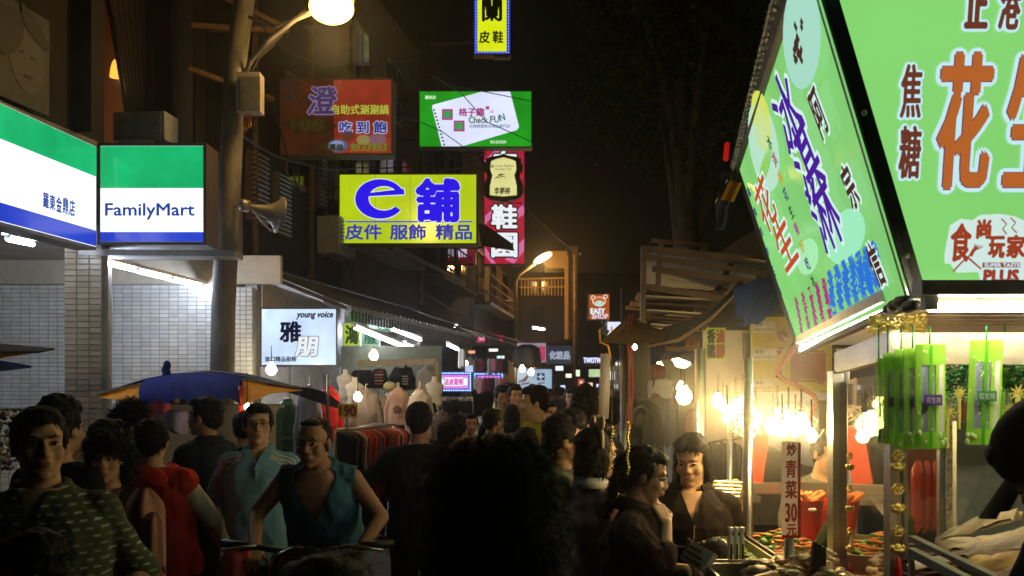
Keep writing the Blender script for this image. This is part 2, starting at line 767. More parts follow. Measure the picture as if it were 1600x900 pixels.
M_prd = mat('dark_print', (.012, .012, .013), .6, var=.1)
M_prl = mat('light_print', (.07, .068, .066), .6, var=.2)
blob(fa, .72, .36, .20, .26, .004, M_prl, po, 'printed_face', .2)
blob(fa, .50, .50, .20, .17, .007, M_prd, po, 'printed_hair', .5, wob=.1)
blob(fa, .80, .60, .19, .07, .010, M_prd, po, 'printed_hair', -.6, wob=.08)
blob(fa, .66, .38, .035, .012, .008, M_prd, po, 'printed_eye', .2)
blob(fa, .78, .37, .03, .012, .008, M_prd, po, 'printed_eye', .1)
blob(fa, .73, .22, .05, .014, .008, M_prd, po, 'printed_mouth', .1)

# outdoor units
def ac_unit(name, label, c, w, d, h, F_u, group=None, slats=9, col=M_grey):
    root = thing(name, label, 'air conditioner', c, group)
    u = V(F_u).normalized()
    nn = V((u.y, -u.x, 0))
    R = Matrix((u, -nn, V((0, 0, 1)))).transposed()
    m = MB()
    m.box(c + V((0, 0, h / 2)), (w, d, h), R)
    put('casing', m, col, root)
    for k in range(slats):
        m = MB()
        z = h * (.1 + .8 * k / (slats - 1))
        a = c + V((0, 0, z)) + nn * (d / 2 + .008)
        m.box(a, (w * .86, .02, h * .8 / slats * .45), R)
        put('slat', m, M_steel2, root)
    m = MB()
    for q in (-.35, .35):
        m.beam(c + u * w * q - nn * d * .5 + V((0, 0, -.03)), c + u * w * q + nn * d * .5 + V((0, 0, -.03)), .03, .03)
    put('bracket', m, M_rust, root)
    return root


ac_unit('air_conditioner', 'grey louvred air conditioner unit just above the small square shop sign', W(228, 224, 8.35), .46, .26, .24, (1, -.1, 0), slats=8)

# ------------------------------------------------------------------ tiled walls
def tiled(root, F, w, h, tw, th, m, gap=.006, z_vis=0., limit=300, jig=0.):
    body = MB()
    R = Matrix((F.u, -F.n, F.v)).transposed()
    body.box(F.P(w / 2, h / 2, -.06), (w, .12, h), R)
    put('wall_body', body, M_grout, root)
    nx, nz = int(w / tw), int(h / th)
    tw, th = w / nx, h / nz
    proto = MB()
    a, b, c = (tw - gap) / 2, (th - gap) / 2, .006
    e = .003
    for (x, z, y) in ((a, b, 0), (a - e, b - e, c)):
        proto.v += [tuple(F.u * sx * x + F.v * sz * z + F.n * y) for sx, sz in ((-1, -1), (1, -1), (1, 1), (-1, 1))]
    proto.f = [(4, 5, 6, 7), (0, 1, 5, 4), (1, 2, 6, 5), (2, 3, 7, 6), (3, 0, 4, 7)]
    proto.m = [0] * 5
    me = proto.mesh('tile')
    me.materials.append(m)
    rest = MB()
    cnt = 0
    off = org(root)
    for j in reversed(range(nz)):
        for i in range(nx):
            p = F.P((i + .5) * tw, (j + .5) * th, random.uniform(0, .0015))
            if cnt < limit:
                o = bpy.data.objects.new('tile', me)
                COL.objects.link(o)
                o.parent = root
                o.location = p - off
                cnt += 1
            else:
                rest.add([V(q) + p for q in proto.v], proto.f)
    if rest.v:
        put('wall_tiling', rest, m, root, stuff=True)


YB = 10.35
wl = thing('tiled_wall', 'white glazed tile wall at the back of the lit arcade', 'wall', (-4.9, YB, 0))
tiled(wl, Face((-6.4, YB, .12), (1, 0, 0), (0, 0, 1)), 3.3, 2.78, .098, .044, M_tileg)
cl = thing('tiled_column', 'buff tiled column in front of the arcade, below the gap between the two green signs', 'column', (-3.56, 8.1, 0))
tiled(cl, Face(W(101, 600, 8.05) * V((1, 1, 0)), (1, 0, 0), (0, 0, 1)), .315, 3.04, .079, .048, M_tileb)
cs = MB()
cs.box(W(101, 600, 8.05) * V((1, 1, 0)) + V((.08, .30, 1.52)), (.24, .34, 3.04))
put('column_core', cs, M_conc, cl)
cl2 = thing('tiled_column', 'pale tiled column just right of the street lamp pole, beside the boutique sign', 'column', (-2.85, 10.2, 0))
tiled(cl2, Face((-2.99, 10.1, 0), (1, 0, 0), (0, 0, 1)), .26, 2.72, .065, .048, M_tileg)
cs = MB()
cs.box((-2.86, 10.32, 1.36), (.25, .2, 2.70))
put('column_core', cs, M_conc, cl2)
# side wall of the arcade (deep inside, white)
sw = MB()
sw.box((-6.6, 7.2, 1.55), (.2, 6.4, 2.85))
put('shop_wall', sw, M_white, shop)
sw = MB()
sw.box(W(250, 425, 10.28) + V((-.4, 0, .02)), (3.4, .1, .30))
put('lintel', sw, M_cream, shop)

# fluorescent battens under the arcade
def tube_lamp(label, a, b, group, n=1, m=M_tube, r=.016, cat='tube light'):
    a, b = V(a), V(b)
    root = thing('fluorescent_lamp', label, cat, (a + b) / 2 + V((0, 0, .06)), group)
    d = (b - a).normalized()
    mb = MB()
    mb.beam(a - d * .03 + V((0, 0, .045)), b + d * .03 + V((0, 0, .045)), .06, .035)
    put('batten', mb, M_white, root)
    mb = MB()
    mb.tube([a, b], r, 8)
    put('lamp_tube', mb, m, root, True)
    mb = MB()
    for q in (a, b):
        mb.box(q + V((0, 0, .018)), (.03, .03, .05))
    put('socket', mb, M_white, root)
    return root


rr = [(162, 410.5), (212, 422.5), (215, 424), (266, 436), (269, 437), (314, 447.5), (317, 448.5), (332, 452)]
nm = ['first and longest of the four white tubes under the arcade beam, beside the buff column',
      'second white tube from the buff column under the arcade beam',
      'third white tube from the buff column under the arcade beam',
      'short white tube half hidden by the street lamp pole']
def dy(px):
    return 8.34 * (1010 - 162) / (1010 - px)
for k in range(4):
    (xa, ya), (xb, yb) = rr[2 * k], rr[2 * k + 1]
    tube_lamp(nm[k], W(xa, ya, dy(xa)), W(xb, yb, dy(xb)), 'tubes under the arcade beam')
for k, (xa, ya, xb, yb, Y, lb) in enumerate(((12, 374, 52, 382, 7.3, 'lower of two short tubes below the long green and white sign'),
                                            (14, 345, 52, 356, 7.6, 'upper of two short tubes below the long green and white sign'),
                                            (-30, 340, 4, 345, 7.0, 'tube cut by the left edge of the picture, under the long sign'))):
    tube_lamp(lb, W(xa, ya, Y), W(xb, yb, Y + .3), 'tubes below the long sign')
stf = thing('iron_bracket_frame', 'rusty iron struts sticking out of the dark wall left of the lamp post', 'bracket', FP(9.6, 5.4, .2))
for (a, b) in ((FP(9.2, 5.65, .02), FP(9.9, 5.3, .9)), (FP(9.9, 5.35, .02), FP(9.9, 5.3, .9)), (FP(9.2, 5.15, .02), FP(9.9, 5.28, .9)), (FP(8.7, 5.9, .02), FP(9.6, 5.75, .5)), (FP(9.0, 4.75, .02), FP(10.2, 4.7, .6)), (FP(10.2, 4.7, .02), FP(10.2, 4.7, .6))):
    m = MB()
    m.beam(a, b, .035, .045)
    put('strut', m, M_rust, stf)

# ------------------------------------------------------------------ convenience store signs
M_pg = glow('lit_green_acrylic', '#16b56c', 1.0, .16)
M_pw = glow('lit_white_acrylic', '#f2f8ff', 1.5, .06)
M_pb = glow('lit_blue_acrylic', '#2440c8', 1.0, .06)
I_navy = ink('#23409c')
s1, F1, w1, h1 = lightbox('square_shop_sign', 'square lit sign with green, white and blue bands reading FamilyMart', 'shop sign', 157, 228, 318, 378, 8.0, .32, M_pw, M_caseb, rim=.025)
put('green_band', frect(F1, 157.2, 228.3, 317.8, 294), M_pg, s1)
put('blue_band', frect(F1, 157.2, 362.5, 317.8, 377.7), M_pb, s1)
write(F1, 'FamilyMart', (165, 318, 304, 343), I_navy, s1, bold=.0035)
br = MB()
br.beam(F1.P(-.1, .1, -.2), F1.P(-.1, .75, -.2), .1, .2)
br.beam(F1.P(-.2, -.08, -.16), F1.P(w1 + .25, -.09, -.16), .25, .05)
put('bracket', br, M_steel2, s1)

a = W(150, 373, 7.8)
b = W(-60, 330, 6.2)
ls = thing('long_shop_sign', 'long lit fascia sign in green, white and blue bands along the leftmost shopfront', 'shop sign', (a + b) / 2)
F2 = Face(b, (a - b) * V((1, 1, 0)), (0, 0, 1))
w2 = ((a - b) * V((1, 1, 0))).length
h2 = .81
put('face_panel', rect(F2, 0, 0, w2, h2, 0, .004), M_pw, ls)
R2 = Matrix((F2.u, -F2.n, F2.v)).transposed()
mb = MB()
mb.box(F2.P(w2 / 2, h2 / 2, -.1), (w2 + .04, .18, h2 + .05), R2)
put('case', mb, M_case, ls)
put('green_band', rect(F2, 0, h2 * .70, w2, h2 - .003, .004), M_pg, ls)
put('blue_band', rect(F2, 0, .003, w2, h2 * .16, .004), M_pb, ls)
for i, ch in enumerate('羅東金鼎店'):
    x = 66.5 + i * 10.2
    write(F2, ch, (x, 303.5 + i * 2.6, x + 8.6, 323.5 + i * 3.2), ink('#3a52a6'), ls, out=.005, bold=.004)

# ------------------------------------------------------------------ street lamp
pb_ = W(343, 600, 8.6) * V((1, 1, 0))
pt = W(392, -80, 8.6)
sl = thing('street_lamp', 'tall round steel lamp post with a glaring yellow lamp on its arm', 'street lamp', pb_)
M_pole = mat('weathered_pole_paint', (.20, .18, .155), .6, .3, var=.5, scale=4, bump=.3, stretch=(1, 1, .4))
m_ = MB()
m_.tube([pb_, W(349, 480, 8.6), W(368, 100, 8.6), pt], [.112, .106, .094, .09], 20)
put('post', m_, M_pole, sl, True)
m_ = MB()
m_.tube([W(380, 125, 8.6), W(392, 95, 8.5), W(420, 62, 8.4), W(462, 30, 8.3), W(490, 18, 8.25)], .022, 10)
m_.tube([W(372, 20, 8.6), W(430, 42, 8.45), W(462, 30, 8.3)], .014, 8)
put('arm', m_, M_pole, sl, True)
lc = W(518, 12, 8.2)
m_ = MB()
m_.lathe(lc + V((0, 0, .10)), [(.02, .07), (.06, .06), (.13, .03), (.19, -.02), (.2, -.035), (.185, -.03), (.1, .02)], 20)
put('hood', m_, M_steel2, sl, True)
m_ = MB()
m_.ell(lc, (.19, .19, .13), None, 20, 12)
put('lamp_bowl', m_, glow('sodium_lamp', '#ffcf60', 14., 0), sl, True)
ld = bpy.data.lights.new('street_light', 'POINT')
ld.energy = 62
ld.color = (1., .60, .20)
ld.shadow_soft_size = .2
lo = bpy.data.objects.new('street_light', ld)
COL.objects.link(lo)
lo.location = lc - V((0, 0, .3)) - pb_
lo.parent = sl
# junction box, straps
jb = thing('junction_box', 'grey metal junction box strapped to the lamp post, wires hanging out below', 'junction box', W(391, 180, 8.45))
m_ = MB()
m_.box(W(391, 147, 8.4), (.205, .16, .34))
put('box_body', m_, mat('box_grey', (.30, .27, .23), .6, .2, var=.25), jb)
m_ = MB()
m_.box(W(391, 147, 8.31), (.17, .012, .30))
put('door', m_, M_steel2, jb)
m_ = MB()
for k in range(4):
    m_.tube([W(382 + k * 3, 178, 8.4), W(380 + k * 4, 195, 8.4), W(384 + k * 3, 206 - 3 * k, 8.4)], .006, 5)
put('loose_wires', m_, mat('orange_wire', (.5, .2, .05), .5), jb)
m_ = MB()
for k in range(5):
    z = 30 + k * 8
    m_.tube([W(392, 115, 8.4), W(400 + 5 * k, 95 - 8 * k, 8.4), W(430 + 12 * k, 70 - 14 * k, 8.5)], .006, 5)
put('cable', m_, M_cable, jb)
# horn loudspeaker
hs = thing('horn_loudspeaker', 'grey horn loudspeaker fixed to the lamp post, mouth pointing down the street', 'loudspeaker', W(385, 322, 8.5))
d = (W(437, 336, 8.62) - W(384, 322, 8.45)).normalized()
Rz = d.to_track_quat('Z', 'Y').to_matrix()
m_ = MB()
m_.lathe(W(389, 323, 8.45), [(.02, 0), (.03, .02), (.04, .08), (.06, .15), (.09, .21), (.14, .27), (.165, .285), (.168, .28), (.13, .262), (.055, .16), (.03, .07), (.01, .06)], 24, Rz)
put('horn', m_, mat('horn_grey', (.24, .22, .20), .5, .3, var=.2), hs, True)
m_ = MB()
m_.lathe(W(389, 323, 8.45), [(.0, -.09), (.045, -.085), (.055, -.07), (.055, -.005), (.02, .0)], 16, Rz)
put('driver_unit', m_, M_steel2, hs, True)
m_ = MB()
m_.tube([W(366, 322, 8.52), W(380, 318, 8.5), W(396, 330, 8.42), W(412, 350, 8.35), W(424, 361, 8.2), W(437, 345, 8.12)], .008, 6)
put('bracket', m_, M_steel2, hs)

# ------------------------------------------------------------------ neighbouring houses down the left side
def louvre_window(root, Y, z0, z1, yw, slats, nm='shutter'):
    fr = MB()
    fbeam(fr, Y, Y + yw, z0, z1, .0, .05)
    o = put(nm, fr, M_caseb, root)
    me = None
    for k in range(slats):
        z = z0 + (z1 - z0) * (k + .5) / slats
        m = MB()
        a, b_ = FP(Y + .05, z, .07), FP(Y + yw - .05, z, .07)
        m.beam(a, b_, .05, (z1 - z0) / slats * .35)
        put('slat', m, M_steel2, o)


def house(label, ya, yb, ztop, mw, z0=3.1):
    r = thing('terraced_house', label, 'building', FP((ya + yb) / 2, 0, -1.5))
    m = MB()
    fbeam(m, ya, yb, z0, ztop, -3, 0)
    put('upper_wall', m, mw, r)
    m = MB()
    fbeam(m, ya, ya + .18, .1, z0 - .01, -.3, -.04)
    put('pillar', m, M_conc, r)
    m = MB()
    m.slab([FP(ya, .1, -2.6), FP(yb, .1, -2.6), FP(yb, .1, -2.7), FP(ya, .1, -2.7)], (0, 0, z0 - .11))
    put('shop_wall', m, M_cream, r)
    m = MB()
    fbeam(m, ya, yb, z0 - .08, z0 - .02, -2.9, -.02)
    put('ceiling', m, M_white, r)
    return r


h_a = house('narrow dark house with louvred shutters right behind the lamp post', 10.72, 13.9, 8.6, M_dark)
louvre_window(h_a, 10.8, 3.55, 4.35, .5, 14)
louvre_window(h_a, 11.5, 3.5, 4.25, .45, 14)
louvre_window(h_a, 12.9, 4.1, 5.4, .28, 22)
for (Y, z0, z1, yw) in ((11.9, 4.2, 5.6, .7), (13.25, 4.0, 5.5, .5)):
    m = MB()
    fbeam(m, Y, Y + yw, z0, z1, .0, .03)
    w_ = put('window', m, mat('brown_window_frame', (.11, .07, .05), .6), h_a)
    for q in range(2):
        m = MB()
        fbeam(m, Y + .04 + q * yw / 2, Y + yw / 2 - .02 + q * yw / 2, z0 + .06, z1 - .06, .034, .04)
        put('pane', m, mat('dark_window_glass', (.012, .012, .014), .12, var=.1, bump=0), w_)
h_b = house('dark brown house between the yellow square sign and the red vertical sign', 14.0, 18.2, 8.0, mat('dark_brown_render', (.06, .04, .03), .85, var=.4, scale=2))
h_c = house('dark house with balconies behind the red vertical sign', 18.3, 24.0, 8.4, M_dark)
h_d = house('far dark house on the left where the street narrows', 24.1, 33., 7.6, mat('dark_brown_render', '#000000'))
for (hh, lst) in ((h_b, ((14.4, 4.3, 5.7, .7), (15.6, 4.3, 5.7, .8), (16.9, 4.3, 5.7, .7), (14.4, 6.2, 7.2, .7), (16.2, 6.2, 7.2, .8))),
                  (h_c, ((18.8, 4.0, 5.2, .9), (20.4, 4.0, 5.2, .9), (22.0, 4.0, 5.2, .9), (19.2, 5.9, 7.1, .9), (21.4, 5.9, 7.1, .9))),
                  (h_d, ((24.8, 3.8, 5.2, 1.2), (27.2, 3.8, 5.2, 1.2), (29.8, 3.8, 5.2, 1.2)))):
    for (Y, z0, z1, yw) in lst:
        m = MB()
        fbeam(m, Y, Y + yw, z0, z1, .0, .035)
        w_ = put('window', m, mat('brown_window_frame', '#000000'), hh)
        for q in range(2):
            m = MB()
            fbeam(m, Y + .05 + q * yw / 2, Y + yw / 2 - .03 + q * yw / 2, z0 + .07, z1 - .07, .04, .046)
            put('pane', m, mat('dark_window_glass', '#000000'), w_)
    m = MB()
    y0 = lst[0][0]
    fbeam(m, y0 - .3, lst[-1][0] + .9, 3.72, 3.80, .0, .42)
    put('balcony_slab', m, M_conc, hh)
    m = MB()
    y1 = lst[-1][0] + .85
    for zz in (4.0, 4.25, 4.5):
        m.beam(FP(y0 - .25, zz, .4), FP(y1, zz, .4), .02, .03)
    k = y0 - .25
    while k < y1:
        m.beam(FP(k, 3.8, .4), FP(k, 4.5, .4), .02, .02)
        k += .3
    put('balcony_rail', m, M_rust, hh)
ac_unit('air_conditioner', 'brown stained air conditioner on the wall left of the yellow square sign', FP(13.2, 3.45, .2), .7, .3, .5, fd)

# sloping corrugated awnings
def awning(label, ya, yb, zi, zo, out, m, mat_, valance=.12):
    r = thing('shop_awning', label, 'awning', FP((ya + yb) / 2, zi, .05))
    mb = MB()
    n = int((yb - ya) / .05)
    vs, fs = [], []
    for i in range(n + 1):
        Y = ya + (yb - ya) * i / n
        wv = .018 * math.sin(i * PI / 2)
        vs += [FP(Y, zi + wv, .02), FP(Y, zo + wv, out), FP(Y, zi + wv - .01, .02), FP(Y, zo + wv - .01, out)]
    for i in range(n):
        a = i * 4
        fs += [(a, a + 4, a + 5, a + 1), (a + 2, a + 3, a + 7, a + 6), (a + 1, a + 5, a + 7, a + 3)]
    mb.add(vs, fs)
    put('corrugated_sheet', mb, mat_, r)
    k = ya + .1
    while k < yb:
        b_ = MB()
        b_.beam(FP(k, zi - .06, .03), FP(k, zo - .05, out - .03), .035, .045)
        put('rafter', b_, M_rust, r)
        k += 1.1
    b_ = MB()
    b_.beam(FP(ya, zo - .045, out), FP(yb, zo - .045, out), .05, .05)
    put('gutter_rail', b_, M_steel2, r)
    if valance:
        b_ = MB()
        nn = int((yb - ya) / .12)
        for i in range(nn):
            a, c = ya + (yb - ya) * i / nn, ya + (yb - ya) * (i + .82) / nn
            b_.slab([FP(a, zo - .07, out + .02), FP(c, zo - .07, out + .02), FP(c, zo - .07 - valance, out + .02), FP(a, zo - .07 - valance, out + .02)], (.003, 0, 0))
        put('valance', b_, M_brn, r)
    return r


M_corr = mat('rusted_corrugated_iron', (.12, .09, .065), .7, .4, var=.45, scale=3, bump=.3)
awning('dark corrugated awning over the boutique and clothes stall', 11.0, 17.5, 3.05, 2.6, 1.15, 0, M_corr)
awning('second dark corrugated awning farther down, behind the lit LED board', 17.7, 25.0, 3.0, 2.62, 1.35, 0, M_corr)
awning('upper rusty awning behind the yellow square sign', 13.6, 18.0, 4.1, 3.65, .9, 0, M_corr, 0)
awning('far small awning under the tilted street lamp', 25.3, 32.0, 3.1, 2.7, 1.5, 0, M_corr)
# cream gable panel above the boutique sign
gp = thing('gable_panel', 'cream triangular board closing the end of the awning above the boutique sign', 'panel', W(460, 470, 11.25))
m_ = MB()
m_.slab([W(410, 440, 11.3), W(410, 492, 11.3), W(532, 492, 11.3), W(500, 470, 11.3)], (0, .04, 0))
put('board', m_, M_cream, gp)
m_ = MB()
m_.beam(W(405, 425, 11.2), W(405, 600, 11.2), .04, .04)
m_.tube([W(430, 446, 11.2), W(450, 470, 11.15), W(446, 486, 11.1)], .006, 5)
put('edge_strip', m_, M_steel2, gp)

# ------------------------------------------------------------------ signs hanging over the street
# hot pot restaurant sign (unlit left half, red)
M_redlit = glow('lit_red_acrylic', '#8c2f1c', .85, .3, 3)
s3, F3, w3, h3 = lightbox('restaurant_sign', 'dim red hot pot restaurant sign with purple calligraphy, lit only on its right side', 'sign', 440, 124, 612, 240, 11.6, .25, mat('faded_red_sign_film', (.18, .05, .025), .5, var=.5, scale=4), M_caseb, wallx=FX(11.6))
put('lit_panel', frect(F3, 522, 125, 611, 239, .0035, .002), M_redlit, s3)
M_pur, M_lil = ink('#3b2a55'), ink('#8d7a9c', .8)
write(F3, '北', (447, 122, 482, 164), mat('purple_brush_ink', (.10, .07, .13), .6), s3, out=.006, bold=.008, shear=-.35)
write(F3, '澄', (480, 136, 522, 178), M_pur, s3, out=.006, bold=.008, shear=.15, outline=(M_lil, .012))
M_yg = ink('#a8b040')
write(F3, '自助式涮涮鍋', (519, 164, 607, 179), M_yg, s3, out=.006, bold=.003)
write(F3, '吃 到 飽', (531, 190, 604, 208), ink('#1d2f86'), s3, out=.006, bold=.005, outline=(ink('#b9b4cc'), .009))
write(F3, '9533955', (547, 225, 604, 236), ink('#5d7a2c'), s3, out=.012, bold=.004, shear=.2)
write(F3, '訂位專線', (494, 225, 536, 236), mat('olive_ink', (.12, .14, .04), .6), s3, out=.012, bold=.003)
write(F3, '188', (456, 186, 506, 204), mat('olive_ink', '#000000'), s3, out=.012, bold=.01)
a_, b_ = F3.uv(480, 195)
m = MB()
pts = [F3.uv(x, y) for x, y in ((440, 195), (462, 184), (505, 184), (527, 197), (508, 210), (462, 211))]
m.slab([F3.P(p[0], p[1], .009) for p in pts], F3.n * -.002)
put('printed_band', m, mat('dark_olive_print', (.09, .06, .02), .6), s3)
for (x, y, rx, ry, c) in ((528, 228, 16, 10, '#4d5676'), (544, 213, 10, 8, '#5c3320'), (568, 219, 11, 8, '#8a7a45'), (590, 218, 14, 9, '#7a5560'), (527, 226, 11, 6, '#7f8bb0')):
    a_, b_ = F3.uv(x, y)
    k = 11.6 / FPX
    blob(F3, a_, b_, rx * k, ry * k, .008 if c != '#7f8bb0' else .010, ink(c), s3, 'printed_dish')

# yellow leather shop sign "e"
M_yel = glow('lit_yellow_acrylic', '#b4cc10', 1.0, .08, 2)
I_blue = ink('#2a14e6')
I_wht = ink('#eef4f8')
s4, F4, w4, h4 = lightbox('yellow_shop_sign', 'bright yellow lit sign with a big blue letter e and blue characters', 'shop sign', 531, 273, 744, 380, 13.0, .28, M_yel, M_caseb, wallx=FX(13))
# the swooping e, drawn from its outline
def arc(cx, cy, rx, ry, a0, a1, n):
    return [(cx + rx * math.cos(math.radians(a0 + (a1 - a0) * k / n)), cy - ry * math.sin(math.radians(a0 + (a1 - a0) * k / n))) for k in range(n + 1)]


def estroke(parent, m, out, grow):
    mb = MB()
    # bowl: thick crescent, from upper right over the left side to the lower right tail
    outer = arc(594, 311, 39 + grow, 31 + grow, 12, 325, 30)
    inner = arc(600, 310, 24 - grow, 19 - grow, 30, 318, 30)
    for i in range(30):
        q = [outer[i], outer[i + 1], inner[i + 1], inner[i]]
        mb.slab([F4.P(*F4.uv(*p), out) for p in q], F4.n * -.002)
    q = [(573 - grow, 302 - grow), (631 + grow, 295 - grow), (632 + grow, 304 + grow), (573 - grow, 307 + grow)]
    mb.slab([F4.P(*F4.uv(*p), out + .0005) for p in q], F4.n * -.002)
    return put('big_letter', mb, m, parent)


estroke(s4, I_wht, .004, 1.2)
estroke(s4, I_blue, .007, 0)
write(F4, '舖', (652, 281, 716, 345), I_blue, s4, out=.006, bold=.028, outline=(I_wht, .008))
put('printed_rule', frect(F4, 541, 345.5, 738, 347.5, .004), I_blue, s4)
for x in (640.5, 640.5 + 51, 586):
    put('panel_seam', frect(F4, x, 274, x + .7, 379, .0025, .002), ink('#8a9c10'), s4)
for s_, x0, x1 in (('皮件', 540, 596), ('服飾', 610, 665), ('精品', 681, 737)):
    write(F4, s_, (x0, 351, x1, 374), ink('#3a36a8'), s4, bold=.007)

# green notebook sign
M_grn = glow('lit_deep_green_acrylic', '#1f9a1a', .9, .2, 2)
s5, F5, w5, h5 = lightbox('green_notebook_sign', 'green lit sign with a tilted white notebook page reading Check FUN', 'shop sign', 656, 143, 830, 229, 17.0, .25, M_grn, M_case, wallx=FX(17))
m = MB()
pg = [(676, 164), (752, 141.5 + 2), (797, 143.2), (811, 198), (808, 203), (722, 228.6), (690, 228.6), (675, 168)]
m.slab([F5.P(*F5.uv(*p), .004) for p in pg], F5.n * -.002)
put('printed_page', m, glow('lit_page_white', '#dfe6ff', 1.05, .1, 1.5), s5)
M_mag, M_grn2 = ink('#a83a80'), ink('#3aa050')
for (x, y) in ((699, 179), (717.5, 197)):
    for m_, g_, o_ in ((M_mag, 8.5, .007), (M_grn2, 5.5, .010)):
        put('printed_square', frect(F5, x - g_, y - g_, x + g_, y + g_, o_), m_, s5)
put('printed_square', frect(F5, 759, 166, 764.5, 171, .007), M_mag, s5)
put('printed_square', frect(F5, 766, 172, 771, 177, .007), ink('#d7b7e6'), s5)
write(F5, '格子趣', (717, 169, 757, 181.5), M_mag, s5, out=.008, bold=.006)
write(F5, 'Check', (732.5, 182.5, 762, 192.5), ink('#456a5a'), s5, out=.008, bold=.004)
write(F5, 'FU', (766, 181.5, 780, 191.5), ink('#456a5a'), s5, out=.008, bold=.004)
write(F5, 'N', (780.5, 178, 788.5, 188.5), ink('#456a5a'), s5, out=.008, bold=.004, rot=.3)
write(F5, '玩偶樂園情侶禮品專門店', (733, 194.5, 797, 200), ink('#6a78a0'), s5, out=.008, bold=.001)
write(F5, '羅東店', (664.5, 149.5, 681, 155), ink('#d8f0d0'), s5, out=.008, bold=.002)
write(F5, '電話:羅東國華', (766, 219.5, 791, 224.5), ink('#c8e8c0'), s5, out=.008, bold=.001)
m = MB()
for k in range(11):
    x, y = 678.5 + k * 1.55, 172 + k * 5.4
    a_, b_ = F5.uv(x, y)
    m.lathe(F5.P(a_, b_, .008), [(.0, 0), (.018, 0), (.018, .004), (0, .004)], 8, Matrix((F5.u, -F5.v, F5.n)).transposed())
put('printed_ring_holes', m, M_prd, s5)

# yellow vertical sign
M_bulb_b = glow('blue_white_leds', '#8fb0ff', 1.3, 0, sample=False)
M_rimb = glow('lit_blue_rim', '#2838d0', .8, .1)
s6, F6, w6, h6 = lightbox('vertical_yellow_sign', 'narrow yellow vertical sign bordered with blue lights, high above the notebook sign', 'shop sign', 741, -60, 797, 84, 19.0, .25, M_rimb, M_case, wallx=FX(19))
put('yellow_panel', frect(F6, 746, -52, 791.5, 80.5, .005), glow('lit_lemon_acrylic', '#d9e614', 1.05, .06), s6)
m = MB()
for k in range(31):
    y = -56 + k * 4.6
    for x in (743.6, 794.4):
        m.ell(F6.P(*F6.uv(x, y), .006), (.013, .013, .013), None, 6, 4)
for k in range(10):
    m.ell(F6.P(*F6.uv(748 + k * 4.8, 82.2), .006), (.013, .013, .013), None, 6, 4)
put('border_lights', m, M_bulb_b, s6)
write(F6, '蘭', (752.5, -8, 785, 33), M_prd, s6, out=.012, bold=.015)
write(F6, '皮', (749, 49, 765, 67.5), M_prd, s6, out=.012, bold=.007)
write(F6, '鞋', (770, 49, 786, 67.5), M_prd, s6, out=.012, bold=.007)
m = MB()
m.beam(W(772, 91, 19.1), W(797, 91, 19.1), .06, .05)
put('lower_bracket', m, M_white, s6)

# red vertical shoe sign with shield sign in front
M_redv = glow('lit_crimson_acrylic', '#c01c3c', .8, .12)
s7, F7, w7, h7 = lightbox('vertical_red_sign', 'tall crimson vertical sign with white characters behind the shield sign', 'shop sign', 757, 233, 819, 412, 20.0, .3, M_redv, M_case, wallx=FX(20))
M_pk = ink('#d46a9c')
for q in (((757.5, 338), (775, 322), (784, 320), (757.5, 352)), ((790, 345), (819, 318), (819, 335), (790, 352)), ((757.5, 385), (775, 412), (768, 412), (757.5, 398)), ((789, 405), (819, 372), (819, 392), (803, 412)), ((757.5, 250), (775, 234), (786, 234), (757.5, 264))):
    m = MB()
    m.slab([F7.P(*F7.uv(*p), .004) for p in q], F7.n * -.002)
    put('printed_stripe', m, M_pk, s7)
for ch, y0, y1 in (('女', 226, 262), ('鞋', 321, 357), ('園', 365, 401)):
    if y0 < 240:
        write(F7, ch, (772, 235, 806, 262), I_wht, s7, out=.007, bold=.02, outline=(M_prd, .03))
    else:
        write(F7, ch, (769, y0, 807, y1), I_wht, s7, out=.007, bold=.02, outline=(M_prd, .03))
s7b, F7b, _, _ = lightbox('small_crimson_sign', 'part of a crimson sign peeping out below the yellow square sign', 'shop sign', 714, 352, 742, 412, 21.5, .25, glow('lit_dim_crimson', '#6e1226', .8, .1), M_case)
write(F7b, '鞋', (715, 384, 729, 401), ink('#c8b8d0'), s7b, bold=.02)
ss = thing('shield_sign', 'cream shield shaped lit sign with ornate dark scroll border, before the tall crimson sign', 'shop sign', W(787, 318, 18.6))
F8 = Face(W(750, 320, 18.6), (1, 0, 0), (0, 0, 1))


def shield(k, out, m, name, th=-.02):
    o = [(0, 39), (8, 36), (20, 34), (28, 31), (27.5, 26), (31, 20), (30, 13), (26, 9), (25.5, 2), (29, -5), (32, -14), (31, -22), (26, -29), (17, -33), (8, -34.5), (0, -37)]
    pts = o + [(-x, y) for x, y in reversed(o[1:-1])]
    m_ = MB()
    m_.slab([F8.P(*F8.uv(786.5 + x * k, 279 - y * k), out) for x, y in pts], F8.n * th)
    return put(name, m_, m, ss)


shield(1.0, 0, mat('dull_gold_rim', (.26, .20, .07), .5, .3, var=.3), 'case', -.15)
shield(.93, .004, M_prd, 'scroll_border', -.003)
shield(.90, .007, mat('dull_gold_rim', '#000000'), 'scroll_ground', -.002)
m = MB()
for sg in (-1, 1):
    for k in range(9):
        y = 24 - k * 6.2
        c0 = F8.uv(786.5 + sg * (22 + (1.5 if k > 5 else 0)), 279 - y)
        for q in range(3):
            a0 = F8.P(c0[0] - sg * .03, c0[1] - .02 + q * .03, .014)
            m.tube([a0, a0 + F8.u * sg * .03 + F8.v * .028, a0 + F8.u * sg * .075 + F8.v * .012], [.004, .012, .004], 6)
put('scroll_ornament', m, M_prd, ss)
o8 = [(0, 33), (12, 30), (19, 27), (21, 15), (17, 5), (21, -12), (21, -26), (0, -28)]
m = MB()
m.slab([F8.P(*F8.uv(786.5 + x, 279 - y), .012) for x, y in o8 + [(-x, y) for x, y in reversed(o8[1:-1])]], F8.n * -.003)
